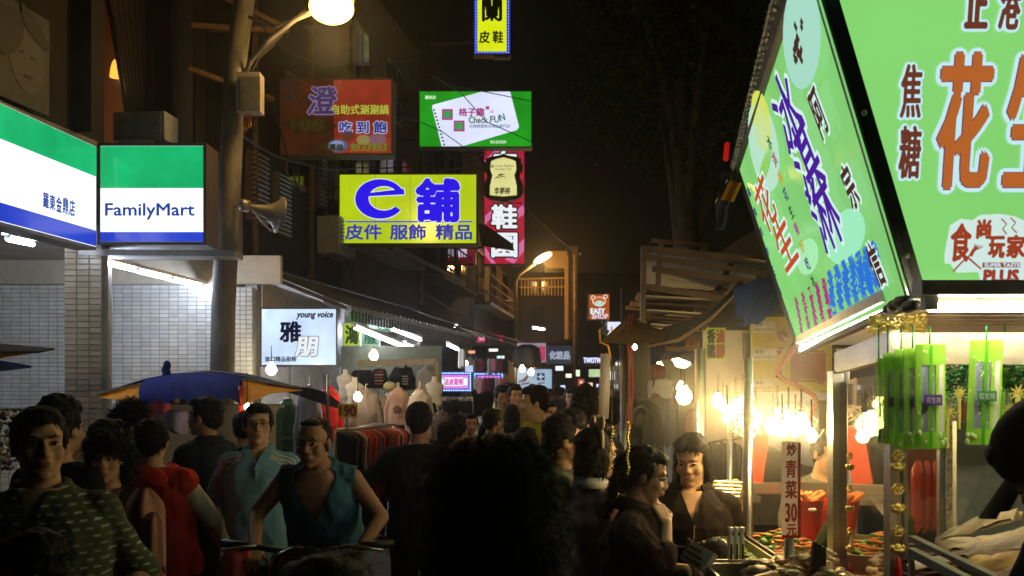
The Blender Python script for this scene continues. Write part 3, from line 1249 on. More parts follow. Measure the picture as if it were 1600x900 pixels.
put('lit_panel', m, glow('lit_cream_acrylic', '#e6e294', .95, .08), ss)
write(F8, 'Barocco Fashion', (768, 257, 803, 261), M_prd, ss, out=.014)
write(F8, 'The Shoe Café', (773, 262.5, 799, 266), M_prd, ss, out=.014)
write(F8, '李夢婷', (772.5, 293, 797, 304), M_prd, ss, out=.014, bold=.003)
m = MB()
m.tube([F8.P(*F8.uv(x, y), .016) for x, y in ((773, 279), (778, 277), (781, 273), (789, 272.5))], [.006, .012, .018, .004], 6)
m.tube([F8.P(*F8.uv(x, y), .016) for x, y in ((781, 279), (784, 275), (790, 277))], [.006, .012, .004], 6)
put('printed_emblem', m, M_prd, ss)
m = MB()
m.beam(W(738, 232, 18.7), W(762, 262, 18.7), .06, .05)
put('red_strut', m, M_redp, ss)
m = MB()
m.slab([W(747, 350, 18.0), W(757, 350, 18.0), W(800, 380, 18.0), W(804, 392, 18.0), W(752, 384, 18.0)], (0, .02, 0))
put('torn_flap', m, M_black, ss)

# boutique sign at left
M_pale = glow('lit_pale_blue_acrylic', '#c9dffc', 1.15, .14, 3)
s9, F9, w9, h9 = lightbox('boutique_sign', 'pale blue lit box sign with black characters and the words young voice', 'shop sign', 409, 483, 525, 570, 11.0, .22, M_pale, M_case, rim=.02, wallx=FX(11))
write(F9, 'young voice', (463, 487, 519, 499), M_prd, s9, bold=.004, shear=.22)
write(F9, '雅', (438, 503, 470, 534), ink('#141230'), s9, bold=.010)
write(F9, '朋', (462, 527, 494, 556), I_wht, s9, bold=.010, outline=(M_prd, .006), shear=.1)
write(F9, '進口精品服飾', (414, 557, 463, 565), ink('#30384c'), s9, bold=.002)

# small far signs
s10, F10, w10, h10 = lightbox('orange_shop_sign', 'small orange lit sign with a cartoon cat-eared girl and the words EASY SHOP', 'shop sign', 920, 460, 952, 499, 20., .2, glow('lit_orange_acrylic', '#b4561c', .85, .08), M_case, rim=.02)
m = MB()
hd = [(936 + 10.5 * math.cos(t), 471 - 7.5 * math.sin(t)) for t in [k * PI / 9 for k in range(18)]]
m.slab([F10.P(*F10.uv(*p), .004) for p in hd], F10.n * -.002)
for ex, ey in ((926.5, 465), (946, 463.5)):
    m.slab([F10.P(*F10.uv(ex + 3.6 * math.cos(t), ey - 3.6 * math.sin(t)), .0045) for t in [k * PI / 6 for k in range(12)]], F10.n * -.002)
put('printed_outline', m, ink('#f0e6dc'), s10)
m = MB()
hd = [(936 + 9 * math.cos(t), 470.6 - 6.2 * math.sin(t)) for t in [k * PI / 9 for k in range(18)]]
m.slab([F10.P(*F10.uv(*p), .008) for p in hd], F10.n * -.002)
for ex, ey in ((926.5, 465), (946, 463.5)):
    m.slab([F10.P(*F10.uv(ex + 2.4 * math.cos(t), ey - 2.4 * math.sin(t)), .0085) for t in [k * PI / 6 for k in range(12)]], F10.n * -.002)
put('printed_hair', m, ink('#c8641e'), s10)
m = MB()
m.slab([F10.P(*F10.uv(936.5 + 7 * math.cos(t), 474.5 - 4.6 * math.sin(t)), .012) for t in [k * PI / 9 for k in range(18)]], F10.n * -.002)
put('printed_face', m, ink('#bfe6d8'), s10)
for ex in (933.5, 939.5):
    put('printed_eye', frect(F10, ex - .7, 473.4, ex + .7, 474.9, .015), M_prd, s10)
write(F10, 'EASY', (923, 482, 945, 490), I_wht, s10, bold=.008)
write(F10, 'SHOP', (925, 490.8, 950, 498), ink('#e0d8ea'), s10, bold=.006)
s11, F11, _, _ = lightbox('small_white_sign', 'small white lit sign just below the orange cat sign', 'shop sign', 949, 503, 970, 526, 20.5, .2, glow('lit_small_white', '#e4e6ff', 1.1, .1), M_case)
write(F11, 'し', (955, 511, 964, 518), ink('#d0a020'), s11, bold=.015)
m = MB()
m.beam(W(940, 501, 20.4), W(946, 512, 20.4), .05, .05)
m.beam(W(938, 515, 20.4), W(950, 521, 20.4), .15, .12)
put('bracket', m, M_steel2, s11)
s12, F12, _, _ = lightbox('dark_word_sign', 'black far sign with glowing bluish white letters across the lane', 'shop sign', 905, 557, 941, 570, 26., .2, M_black, M_black)
write(F12, 'TWOTW', (912, 559, 939, 567), ink('#c8d0ff', 1.4), s12, bold=.01)
s13, F13, _, _ = lightbox('cosmetics_sign', 'grey blue far sign reading cosmetics in white characters', 'shop sign', 855, 541, 893, 568, 24., .2, glow('lit_slate', '#2c3444', .8, .2), M_case)
write(F13, '化粧品', (859, 549, 890, 561), ink('#9aa6b8'), s13, bold=.012)
s14, F14, _, _ = lightbox('pink_white_sign', 'pink and white far sign above the pale blue cross sign', 'shop sign', 808, 536, 853, 566, 22., .2, glow('lit_pinkish_white', '#a08a9c', .8, .2), M_case)
put('printed_pink_shape', frect(F14, 842, 541, 852, 564, .004), ink('#b03860'), s14)
put('printed_green_shape', frect(F14, 829, 540, 836, 553, .004), ink('#5a9030'), s14)
write(F14, '女裝', (826, 556, 842, 564), ink('#5c2c4c'), s14, bold=.006)
s15, F15, _, _ = lightbox('cross_sign', 'pale blue far sign with a dark cross in a square and a curled stroke', 'shop sign', 808, 577, 862, 607, 20., .2, glow('lit_ice_blue', '#8fb0cc', .9, .12), M_case)
put('printed_square', frect(F15, 839, 583, 851, 594, .004), ink('#22304c'), s15)
put('printed_cross', frect(F15, 843.8, 584, 846.2, 593, .007), ink('#b8ccdc'), s15)
put('printed_cross', frect(F15, 840, 587.4, 850, 589.6, .0075), ink('#b8ccdc'), s15)
m = MB()
m.tube([F15.P(*F15.uv(x, y), .008) for x, y in ((811, 597), (817, 594), (826, 586), (822, 593), (814, 601), (827, 598))], .02, 6)
m.tube([F15.P(*F15.uv(x, y), .008) for x, y in ((838, 605), (842, 599), (851, 598))], .015, 6)
put('printed_stroke', m, ink('#6a3444'), s15)

# LED boards
def led_board(label, x0, y0, x1, y1, Y, chars):
    s, F, w, h = lightbox('led_board', label, 'LED sign', x0, y0, x1, y1, Y, .12, glow('led_violet_ground', '#3a2cd0', .9, .1), M_black, 'glowing LED boards', rim=.01)
    put('pink_field', frect(F, x0 + 6, y0 + 5, x1 - 5, y1 - 5, .004), glow('led_pink_field', '#e080d8', 1.1, .1), s)
    if chars:
        for i, (c, cc) in enumerate(chars):
            xa = x0 + 7 + i * 7.2
            put('lit_character_tile', frect(F, xa, y0 + 9, xa + 6.6, y1 - 9, .007), ink(cc, 1.2), s)
            write(F, c, (xa + .6, y0 + 10.5, xa + 6, y1 - 10.5), ink('#e8f4f0', 1.3) if cc != '#ffffff' else ink('#e070c0'), s, out=.011, bold=.006)
    m = MB()
    n = 15
    for k in range(n):
        x = x0 + 2.2 + (x1 - x0 - 4.4) * k / (n - 1)
        for y in (y0 + 2.2, y1 - 2.2):
            m.ell(F.P(*F.uv(x, y), .008), (.011, .011, .011), None, 6, 4)
    for k in range(1, 8):
        y = y0 + 2.2 + (y1 - y0 - 4.4) * k / 8
        for x in (x0 + 2.2, x1 - 2.2):
            m.ell(F.P(*F.uv(x, y), .008), (.011, .011, .011), None, 6, 4)
    put('border_lights', m, glow('led_cyan_dots', '#9ad8ff', 2.2, 0, sample=False), s)
    return s


led_board('nearer LED board with pink middle and blue dotted border, white tiles across it', 681, 581, 737, 612, 13.6, [('全', '#58d0a0'), ('店', '#ffffff'), ('皮', '#ffffff'), ('鞋', '#ffffff'), ('特', '#ffffff'), ('價', '#58d0a0')])
led_board('farther LED board with plain pink middle, partly hidden by hanging bags', 740, 582, 787, 607, 15.2, None)
# sheet of small shop signs under the awning behind the boutique sign
for (lb, x0, y0, x1, y1, Y, c, t, tc) in (
    ('yellow green hanging sign right behind the boutique sign', 537, 505, 562, 540, 12.2, '#a8c020', '鴻', '#1e3a10'),
    ('small green sign high under the awning', 547, 488, 568, 503, 13.0, '#3c9a28', '', ''),
    ('green and white sign under the awning beside the upper white tube', 572, 497, 612, 517, 15.0, '#2a9050', '童裝', '#e8f0f8'),
    ('pale green lit sign below the long white tube', 566, 520, 592, 540, 14.2, '#a0c8b0', '服', '#3c7050'),
    ('deep blue lit sign at the end of the white tubes', 650, 547, 668, 562, 16.0, '#2030c0', '', ''),
    ('crimson neon shop name deep under the second awning', 745, 524, 786, 535, 19.5, '#a01848', '流行館', '#f08ab0'),
    ('white lit price board above the nearer LED board', 727, 571, 739, 581, 13.5, '#c8d4ff', '', ''),
    ('white counter light box standing in the crowd', 790, 609, 832, 620, 13.2, '#d8e4ff', '', ''),
    ('greenish white lit shop window sign in the far lane', 920, 577, 938, 589, 27.0, '#b8d8a0', '', ''),
    ('white lit shop sign at the far end of the lane', 950, 580, 972, 594, 30.0, '#cfe0f0', '', ''),
    ('tiny red far sign beside the dark word sign', 903, 592, 913, 602, 25.0, '#b03018', '店', '#f0d0c0'),
    ('yellow price card on the clothes stall below the nearer LED board', 678, 621, 695, 634, 12.8, '#b8b030', '', '')):
    s_, F_, _, _ = lightbox('small_shop_sign', lb, 'sign', x0, y0, x1, y1, Y, .08, glow('lit_' + c.lstrip('#'), c, .9 if 'price card' not in lb else .35, .12, 5), M_case, rim=.008)
    if t:
        write(F_, t, (x0 + 3, y0 + 3, x1 - 3, y1 - 3), ink(tc), s_, bold=.008)
for (lb, a, b) in (
    ('long white tube slanting under the front of the boutique awning', W(555, 512, 11.3), W(628, 541, 14.4)),
    ('short white tube continuing the long slanting tube', W(632, 539, 14.5), W(661, 549, 17.0)),
    ('upper white tube farther inside under the awning', W(612, 514, 13.6), W(657, 531, 16.8)),
    ('short tube near the crimson neon name', W(703, 509, 18.), W(714, 509.5, 18.4)),
    ('short tube seen left of the second awning', W(700, 539, 17.4), W(715, 546, 18.4)),
    ('far tube above the pink and white sign', W(833, 512, 24), W(850, 515, 25))):
    tube_lamp(lb, a, b, 'tubes under the far awnings', r=.02)

# ------------------------------------------------------------------ lit balcony house and far street lamp
bh = thing('balcony_house', 'far house with a warmly lit yellow balcony wall under the tilted street lamp', 'building', W(880, 600, 31) * V((1, 1, 0)))
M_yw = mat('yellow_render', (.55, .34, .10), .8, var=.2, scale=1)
m = MB()
a = W(853, 392, 31)
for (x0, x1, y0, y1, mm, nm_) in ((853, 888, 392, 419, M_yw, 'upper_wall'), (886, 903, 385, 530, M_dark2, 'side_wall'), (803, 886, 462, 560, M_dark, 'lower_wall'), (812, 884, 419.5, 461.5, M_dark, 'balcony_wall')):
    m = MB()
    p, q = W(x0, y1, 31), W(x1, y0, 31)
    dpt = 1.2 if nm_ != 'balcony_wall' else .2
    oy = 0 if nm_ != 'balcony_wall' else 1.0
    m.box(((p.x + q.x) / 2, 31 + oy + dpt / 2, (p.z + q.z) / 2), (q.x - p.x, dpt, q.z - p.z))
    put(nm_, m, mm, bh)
m = MB()
for k in range(14):
    x = 815 + k * 5.2
    m.beam(W(x, 462, 30.9), W(x, 436, 30.9), .03, .03)
m.beam(W(812, 436, 30.9), W(885, 434, 30.9), .05, .05)
m.beam(W(812, 449, 30.9), W(885, 448, 30.9), .04, .04)
put('balcony_rail', m, M_yw, bh)
m = MB()
m.beam(W(885, 400, 30.9), W(885, 530, 30.9), .12, .12)
put('corner_post', m, M_yw, bh)
for (x0, x1, y0, y1) in ((818, 838, 440, 460), (846, 866, 440, 460), (830, 850, 480, 505)):
    m = MB()
    p, q = W(x0, y1, 30.98), W(x1, y0, 30.98)
    m.box(((p.x + q.x) / 2, 31.1, (p.z + q.z) / 2), (q.x - p.x, .35, q.z - p.z))
    put('window', m, mat('dark_window_glass', '#000000'), bh)
fl = thing('street_lamp', 'tilted far street lamp with a white oval head in front of the lit balcony', 'street lamp', W(806, 600, 28) * V((1, 1, 0)))
m = MB()
m.tube([W(806, 600, 28) * V((1, 1, 0)), W(806, 440, 28), W(812, 428, 28), W(836, 412, 28)], .05, 8)
put('post', m, M_pole, fl, True)
m = MB()
m.ell(W(848, 403, 28), (.30, .12, .10), Matrix.Rotation(-.5, 3, 'Y'), 16, 8)
put('lamp_bowl', m, glow('far_lamp_glow', '#fff0c8', 8., 0), fl, True)
ld = bpy.data.lights.new('far_street_light', 'POINT')
ld.energy = 260
ld.color = (1, .55, .15)
ld.shadow_soft_size = .15
lo = bpy.data.objects.new('far_street_light', ld)
COL.objects.link(lo)
lo.location = W(852, 410, 28) - V(ORG[fl.name])
lo.parent = fl
fp = thing('utility_pole', 'thin tall pole standing at the right edge of the lit balcony house', 'pole', W(898, 600, 29) * V((1, 1, 0)))
m = MB()
m.tube([W(898, 600, 29) * V((1, 1, 0)), W(898, 396, 29)], .05, 8)
put('post', m, M_rust, fp, True)
m = MB()
m.tube([W(893, 400, 29), W(903, 400, 29)], .03, 6)
m.ell(W(907, 397, 29), (.05, .05, .05), None, 8, 6)
put('insulator_arm', m, M_rust, fp)

# overhead wires
wr = thing('overhead_wire', 'thin black wires crossing in front of the green notebook sign', 'cable', W(740, 180, 16.5))
m = MB()
for pts in (((600, 95, 14), (680, 120, 15), (722, 147, 16.5), (760, 190, 16.6), (832, 222, 16.8), (930, 240, 20)),
            ((640, 120, 15), (740, 140, 16.6), (790, 150, 16.7), (840, 160, 17), (980, 175, 20)),
            ((560, 170, 14), (656, 190, 16.6), (690, 205, 16.7), (722, 228, 16.7), (770, 262, 18))):
    P_ = [W(*p) for p in pts]
    sm = []
    for i in range(len(P_) - 1):
        for t in (0, .34, .67):
            sm.append(P_[i].lerp(P_[i + 1], t))
    m.tube(sm + [P_[-1]], .008, 5)
put('cable_run', m, M_cable, wr)

# ------------------------------------------------------------------ trees behind the stalls on the right
def tree(label, base, h, crown, n, sz, seed):
    rnd = random.Random(seed)
    r = thing('broadleaf_tree', label, 'tree', base, 'trees behind the stalls')
    m = MB()
    m.tube([base, base + V((.1, 0, h * .35)), base + V((-.15, .1, h * .7)), base + V((0, 0, h * .95))], [.26, .2, .14, .05], 10)
    put('trunk', m, M_bark, r, True)
    for k in range(7):
        b = MB()
        a = k * 2.4
        p0 = base + V((-.05, .05, h * (.4 + .06 * k)))
        c, rad = crown[k % len(crown)]
        b.tube([p0, p0.lerp(c, .5) + V((0, 0, .3)), c], [.09, .06, .02], 6)
        put('limb', b, M_bark, r, True)
    lf = MB()
    for c, rad in crown:
        for i in range(n // len(crown)):
            d = V((rnd.gauss(0, 1), rnd.gauss(0, 1), rnd.gauss(0, 1))).normalized() * (rnd.random() ** .4)
            p = c + V((d.x * rad, d.y * rad, d.z * rad * .75))
            if noise.noise(p * 1.6) < -.12:
                continue
            u = V((rnd.gauss(0, 1), rnd.gauss(0, 1), rnd.gauss(0, .6))).normalized()
            v = u.orthogonal().normalized()
            s = sz * rnd.uniform(.6, 1.3)
            lf.add([p - u * s, p + v * s * .45, p + u * s, p - v * s * .45], [(0, 1, 2, 3)])
    put('crown', lf, M_leaf, r)


tree('tall dark broadleaf tree rising behind the corrugated shed roof', V((2.4, 13, 0)), 7.0,
     [(V((2.0, 13, 5.4)), 1.3), (V((3.2, 13.3, 5.0)), 1.4), (V((2.6, 12.6, 6.6)), 1.4), (V((3.6, 13, 6.8)), 1.4), (V((1.7, 13, 6.9)), .9), (V((3.0, 13.5, 7.8)), 1.3)], 26000, .055, 3)
tree('smaller dark tree farther back, its leaves just catching the lamp light', V((3.4, 18, 0)), 8.5,
     [(V((2.6, 18, 7.6)), 1.6), (V((4.2, 18, 7.0)), 1.8), (V((3.2, 17.6, 9.0)), 1.6)], 12000, .07, 5)

# ------------------------------------------------------------------ people
def skinm(name, c):
    return mat('skin_' + name, c, .55, var=.2, scale=22, bump=.12, spec=.22)


SK = [skinm('light', (.56, .34, .22)), skinm('tan', (.44, .25, .15)), skinm('brown', (.33, .17, .10))]
M_hair = mat('black_hair', (.010, .008, .007), .6, var=.4, scale=40, bump=.6, spec=.12, stretch=(1, 1, .15))
M_hairb = mat('dark_brown_hair', (.03, .018, .011), .6, var=.4, scale=40, bump=.6, spec=.12, stretch=(1, 1, .15))
M_eye = mat('eye_white', (.5, .46, .42), .25, var=.05, bump=0)
M_iris = mat('dark_iris', (.02, .012, .008), .15, var=.05, bump=0)
M_lip = mat('lips', (.34, .13, .10), .45, var=.1, bump=.05)


def remesh(mb, vox, smooth=4, dec=None):
    me = mb.mesh('body')
    o = bpy.data.objects.new('body', me)
    r = o.modifiers.new('r', 'REMESH')
    r.mode = 'VOXEL'
    r.voxel_size = vox
    if smooth:
        s = o.modifiers.new('s', 'SMOOTH')
        s.factor = .5
        s.iterations = smooth
    if dec:
        d = o.modifiers.new('d', 'DECIMATE')
        d.ratio = dec
    out = evald(o)
    bpy.data.meshes.remove(me)
    return out


def rot_to(d, up=(0, 0, 1)):
    """matrix whose Z is d"""
    z = V(d).normalized()
    x = V(up).cross(z)
    x = x.normalized() if x.length > 1e-4 else z.orthogonal().normalized()
    y = z.cross(x)
    return Matrix((x, y, z)).transposed()


def hand(mb, w, d, n, side, curl=.5, k=1., spread=.12, point=False):
    """palm and five fingers; d along the hand, n out of the back of the hand, side +1/-1 where the thumb is"""
    d = V(d).normalized()
    n = V(n)
    n = (n - d * n.dot(d)).normalized()
    s = d.cross(n) * side
    for q in (-.027, -.009, .009, .027):
        mb.cap(w + s * q * .7 * k + d * .01 * k, .016 * k, w + d * .085 * k + s * q * k, .0135 * k, 8)
    L = [.044, .049, .046, .036]
    for i, q in enumerate((.030, .010, -.010, -.029)):
        p = w + d * (.088 - .006 * abs(i - 1)) * k + s * q * k
        cu = 0 if (point and i == 0) else curl * (1 + .12 * i)
        fd_ = (d + s * (q / .03) * spread).normalized()
        a = 0
        ln = L[i] * k
        r = .0086 * k
        for j in range(3):
            a += cu * (.75, 1.0, .7)[j]
            dd = (fd_ * math.cos(a) - n * math.sin(a)).normalized()
            p2 = p + dd * ln
            mb.cap(p, r, p2, r * .9, 8)
            p, ln, r = p2, ln * .68, r * .92
    # thumb from the side of the palm near its base
    p = w + d * .02 * k + s * .028 * k
    t = (d * .55 + s * .75 - n * .35).normalized()
    p2 = p + t * .045 * k
    mb.cap(p, .0145 * k, p2, .0105 * k, 8)
    t2 = (d * .9 + s * .25 - n * (.2 + curl * .3)).normalized()
    mb.cap(p2, .0105 * k, p2 + t2 * .032 * k, .0088 * k, 8)
    p3 = p2 + t2 * .032 * k
    mb.cap(p3, .0088 * k, p3 + (t2 - n * .3 * curl).normalized() * .024 * k, .0075 * k, 8)


class Person:
    """builds one body standing at the origin of its own Empty, facing -Y before rz"""

    def __init__(s, label, at, rz=0., h=1.68, skin=0, sex='m', vox=.0075, group=None, build_=1., name='person',
                 lean=(0, 0), head=(0, 0, 0), arms=None, legs=None, cat='person', detail=True, hands=True, gaze=0, z0=0.):
        s.k = h / 1.7
        s.root = thing(name, label, cat, (at[0], at[1], z0), group, rz)
        s.h, s.vox, s.b, s.sex = h, vox, build_, sex
        s.skin = SK[skin] if isinstance(skin, int) else skin
        k = s.k
        R = Matrix.Rotation(lean[0], 4, 'X') @ Matrix.Rotation(lean[1], 4, 'Y')
        s.T = Matrix.Translation((0, 0, .95 * k)) @ R @ Matrix.Translation((0, 0, -.95 * k))
        s.hc = s.T @ V((0, -.015, 1.582)) * 1.0 if False else s.T @ (V((0, -.015, 1.582)) * k)
        yaw, pit, rol = head
        s.RH = (Matrix.Rotation(yaw, 3, 'Z') @ Matrix.Rotation(pit, 3, 'X') @ Matrix.Rotation(rol, 3, 'Y'))
        sw = (.162 if sex == 'm' else .146) * build_ ** .4
        s.sh = {q: s.T @ (V((q * sw, .01, 1.355)) * k) for q in (-1, 1)}
        s.el, s.wr = {}, {}
        for q in (-1, 1):
            e, w = (arms or {}).get(q, (None, None))[:2] if arms and q in arms else (None, None)
            s.el[q] = V(e) * k if e else s.T @ (V((q * (sw + .065), .035, 1.12)) * k)
            s.wr[q] = V(w) * k if w else s.T @ (V((q * (sw + .075), -.05, .88)) * k)
        s.legs = legs or {-1: ((-.10, -.02, .50), (-.11, .03, .09)), 1: ((.10, -.02, .50), (.11, .03, .09))}
        s.arms = arms or {}
        s.detail = detail
        # body: ONE surface
        m = MB()
        s.torso(m, 0)
        s.headmass(m)
        for q in (-1, 1):
            s.arm(m, q, 0)
            a = s.arms.get(q, ())
            d = (s.wr[q] - s.el[q]).normalized()
            hd, hn_, cu, sp, pt_ = d, V((q, 0, 0)), .45, .1, False
            if len(a) > 2 and a[2]:
                o = a[2]
                hd, hn_, cu, sp, pt_ = V(o.get('d', d)), V(o.get('n', (q, 0, 0))), o.get('curl', .45), o.get('spread', .1), o.get('point', False)
            if hands:
                side = 1
                x = hd.cross((hn_ - hd * hn_.dot(hd)).normalized())
                thumb = V((0, -1, 0)) if not (len(a) > 2 and a[2] and 'thumb' in a[2]) else V(a[2]['thumb'])
                side = 1 if x.dot(thumb) > 0 else -1
                hand(m, s.wr[q], hd, hn_, side, cu, k * (.98 if sex == 'm' else .9), sp, pt_)
            else:
                m.cap(s.wr[q], .028 * k, s.wr[q] + d * .1 * k, .03 * k, 8)
            s.leg(m, q, 0)
        me = remesh(m, vox, 3 if detail else 2)
        if detail:
            s.sculpt(me)
        s.body = put('body', me, s.skin, s.root, True, True)
        if detail:
            s.face()

    def torso(s, m, g):
        b, k = s.b, s.k
        if s.sex == 'm':
            S = [(.80, .13, .10), (.88, .17, .115), (.97, .165, .112), (1.08, .155, .108), (1.2, .168, .115), (1.29, .172, .12), (1.35, .15, .11), (1.40, .105, .088), (1.445, .068, .066)]
        else:
            S = [(.80, .13, .10), (.88, .175, .12), (.97, .165, .115), (1.08, .135, .1), (1.2, .145, .115), (1.28, .148, .13), (1.35, .132, .105), (1.40, .09, .08), (1.44, .058, .058)]
        m.loft([(0, -.01 if z > 1.15 and z < 1.33 else 0, z, rx * b + g, ry * b * (1.12 if b > 1.05 and 1.0 < z < 1.2 else 1) + g) for z, rx, ry in
                [(z * k, rx * k, ry * k) for z, rx, ry in S]], 24, s.T)
        for q in (-1, 1):
            m.cap(s.T @ (V((q * .045, .015, 1.402)) * k), .034 * k + g * .7, s.sh[q], .052 * k * b ** .5 + g)
        if s.sex == 'f':
            for q in (-1, 1):
                m.ell(s.T @ (V((q * .07, -.09, 1.24)) * k), (.062 * k + g, .055 * k + g, .06 * k + g))

    def arm(s, m, q, g, upto=2., r=1.):
        k = s.k * s.b ** .6 * (1 if s.sex == 'm' else .86) * r
        S_, E_, W_ = s.sh[q], s.el[q], s.wr[q]
        if upto <= 1:
            m.cap(S_, .05 * k + g, S_.lerp(E_, upto), (.05 - .01 * upto) * k + g)
            return
        m.cap(S_, .05 * k + g, E_, .039 * k + g)
        f = upto - 1
        m.cap(E_, .039 * k + g, E_.lerp(W_, f), (.039 - .012 * f) * k + g)

    def leg(s, m, q, g, upto=2.):
        k = s.k * s.b ** .5
        hp = V((q * .088, .0, .88)) * s.k
        kn, an = (V(p) * s.k for p in s.legs[q])
        m.cap(hp, .088 * k + g, kn, .058 * k + g)
        if upto > 1:
            m.cap(kn, .056 * k + g, kn.lerp(an, upto - 1), .04 * k + g)
            if g == 0:
                m.cap(an, .038 * k, an + V((0, -.13, -.05)) * s.k, .032 * k)

    def headmass(s, m):
        k, H, R = s.k, s.hc, s.RH
        f = 1 if s.sex == 'm' else .95
        def P(x, y, z):
            return H + R @ (V((x, y, z)) * k * f)
        def E(c, r):
            m.ell(P(*c), [x * k * f for x in r], R, 16, 10)
        E((0, .014, .035), (.076, .095, .085))
        E((0, -.025, -.028), (.063 * (1.08 if s.b > 1.2 else 1), .066, .085))
        fem = s.sex == 'f'
        E((0, -.034, -.072), ((.044 if fem else .050) * s.b ** .5, .052, .040))
        E((0, -.070, -.098), (.024, .018, .017))
        m.cap(P(0, -.083, .014), .008 * k, P(0, -.099 if fem else -.103, -.024), (.010 if fem else .0125) * k, 8)
        for q in (-1, 1):
            E((q * .013, -.093, -.030), (.010, .012, .009))
            E((q * .038, -.060, -.026), (.027, .026, .026))
            E((q * .078, .008, -.008), (.010, .021, .032))
        m.cap(P(-.036, -.076, .030), (.009 if fem else .0125) * k, P(.036, -.076, .030), (.009 if fem else .0125) * k, 8)
        E((0, -.088, -.057), (.026, .012, .012))
        nb = s.T @ (V((0, .022, 1.40)) * k)
        m.cap(P(0, .012, -.055), .054 * k * s.b ** .4 * f, nb, .060 * k * s.b ** .4 * (1 if s.sex == 'm' else .85), 14)

    def hp(s, x, y, z):
        return s.hc + s.RH @ (V((x, y, z)) * s.k * (1 if s.sex == 'm' else .95))

    def sculpt(s, me):
        Ri = s.RH.inverted()
        kk = s.k * (1 if s.sex == 'm' else .95)
        for v in me.vertices:
            if (v.co - s.hc).length > .16:
                continue
            p = (Ri @ (v.co - s.hc)) / kk
            if p.y > -.03:
                continue
            dz = 0
            for q in (-1, 1):
                r2 = ((p.x - q * .032) / .019) ** 2 + ((p.z - .004) / .012) ** 2
                dz += .011 * math.exp(-r2)
            r2 = (p.x / .013) ** 2 + ((p.z + .0585) / .0028) ** 2
            dz += .0035 * math.exp(-r2)
            r2 = (p.x / .03) ** 2 + ((p.z + .082) / .008) ** 2
            dz += .004 * math.exp(-r2)
            if dz > 1e-4:
                v.co += (s.RH @ V((0, dz, 0))) * kk

    def face(s, lips=True):
        for q in (-1, 1):
            m = MB()
            c = s.hp(q * .032, -.0735, .005)
            k = s.k
            m.ell(c, (.0135 * k, .0105 * k, .0068 * k), s.RH, 12, 8)
            e = put('eye', m, M_eye, s.root, True, True)
            m = MB()
            m.ell(s.hp(q * .032, -.0818, .005), (.0056 * k, .0035 * k, .0056 * k), s.RH, 10, 6)
            put('iris', m, M_iris, e, True, True)
            m = MB()
            m.tube([s.hp(q * .0175, -.0815, .004), s.hp(q * .026, -.0865, .0115), s.hp(q * .036, -.085, .0125), s.hp(q * .047, -.076, .005)], [.001, .0022, .0022, .001], 5)
            put('eyelid', m, M_hair, e, True, True)
            m = MB()
            m.tube([s.hp(q * .014, -.0905, .0235), s.hp(q * .030, -.0915, .0305), s.hp(q * .050, -.078, .026)], [.0028, .0034, .001], 6)
            put('eyebrow', m, M_hair, s.root, True, True)
        m = MB()
        k = s.k
        m.ell(s.hp(0, -.0965, -.0535), ((.021 if s.sex == 'm' else .017) * k, .0055 * k, .0042 * k), s.RH, 12, 6)
        m.ell(s.hp(0, -.0955, -.0635), ((.018 if s.sex == 'm' else .0145) * k, .0060 * k, .0050 * k), s.RH, 12, 6)
        put('mouth', m, M_lip, s.root, True, True)

    def crumple(s, me, amp, sc=9.):
        me.update()
        ns = [v.normal.copy() for v in me.vertices]
        for v, n in zip(me.vertices, ns):
            p = V((v.co.x * sc, v.co.y * sc, v.co.z * sc * .55))
            a = noise.noise(p) + .5 * noise.noise(p * 2.3)
            f = 1 - abs(a) * 2          # ridged folds
            v.co += n * amp * (f - .4)

    def garment(s, name, m, mt, vox=None, amp=.006, cut=None, label=None, sm=4, sc=9.):
        me = remesh(m, (vox or s.vox * 1.25), sm)
        s.crumple(me, amp, sc)
        if cut:
            import bmesh
            bm = bmesh.new()
            bm.from_mesh(me)
            dead = [f for f in bm.faces if cut(f.calc_center_median())]
            bmesh.ops.delete(bm, geom=dead, context='FACES')
            bv = [v for v in bm.verts if v.is_boundary]
            for _ in range(6):
                new = {}
                for v in bv:
                    nb = [e.other_vert(v).co for e in v.link_edges if e.is_boundary]
                    if len(nb) == 2:
                        new[v] = v.co * .4 + (nb[0] + nb[1]) * .3
                for v, c in new.items():
                    v.co = c
            bm.to_mesh(me)
            bm.free()
        return put(name, me, mt, s.root, True, True, label)

    def top(s, mt, sleeve=2., g=.014, hem=.86, name='shirt', amp=.006, flare=0., cut=None, arm_r=1.0, label=None):
        m = MB()
        b, k = s.b, s.k
        s.torso(m, g)
        m.loft([(0, 0, hem * k, (.178 * b + flare) * k + g, (.122 * b + flare) * k + g), (0, 0, (hem + .1) * k, (.172 * b + flare * .6) * k + g, .12 * b * k + g), (0, 0, 1.1 * k, .155 * b * k + g, .112 * b * k + g)], 24, s.T)
        if sleeve > 0:
            for q in (-1, 1):
                s.arm(m, q, g * .9, sleeve, arm_r)
        hz_ = hem * k
        Ti = s.T.inverted()
        def c2(p):
            lp = Ti @ p
            if lp.z < hz_ - .002 and abs(lp.x) < .26 * b * k and (Vp(p, s) > .075):
                return True
            return cut(lp / k) if cut else False
        s.shirt = s.garment(name, m, mt, amp=amp, cut=c2, label=label)
        return s.shirt

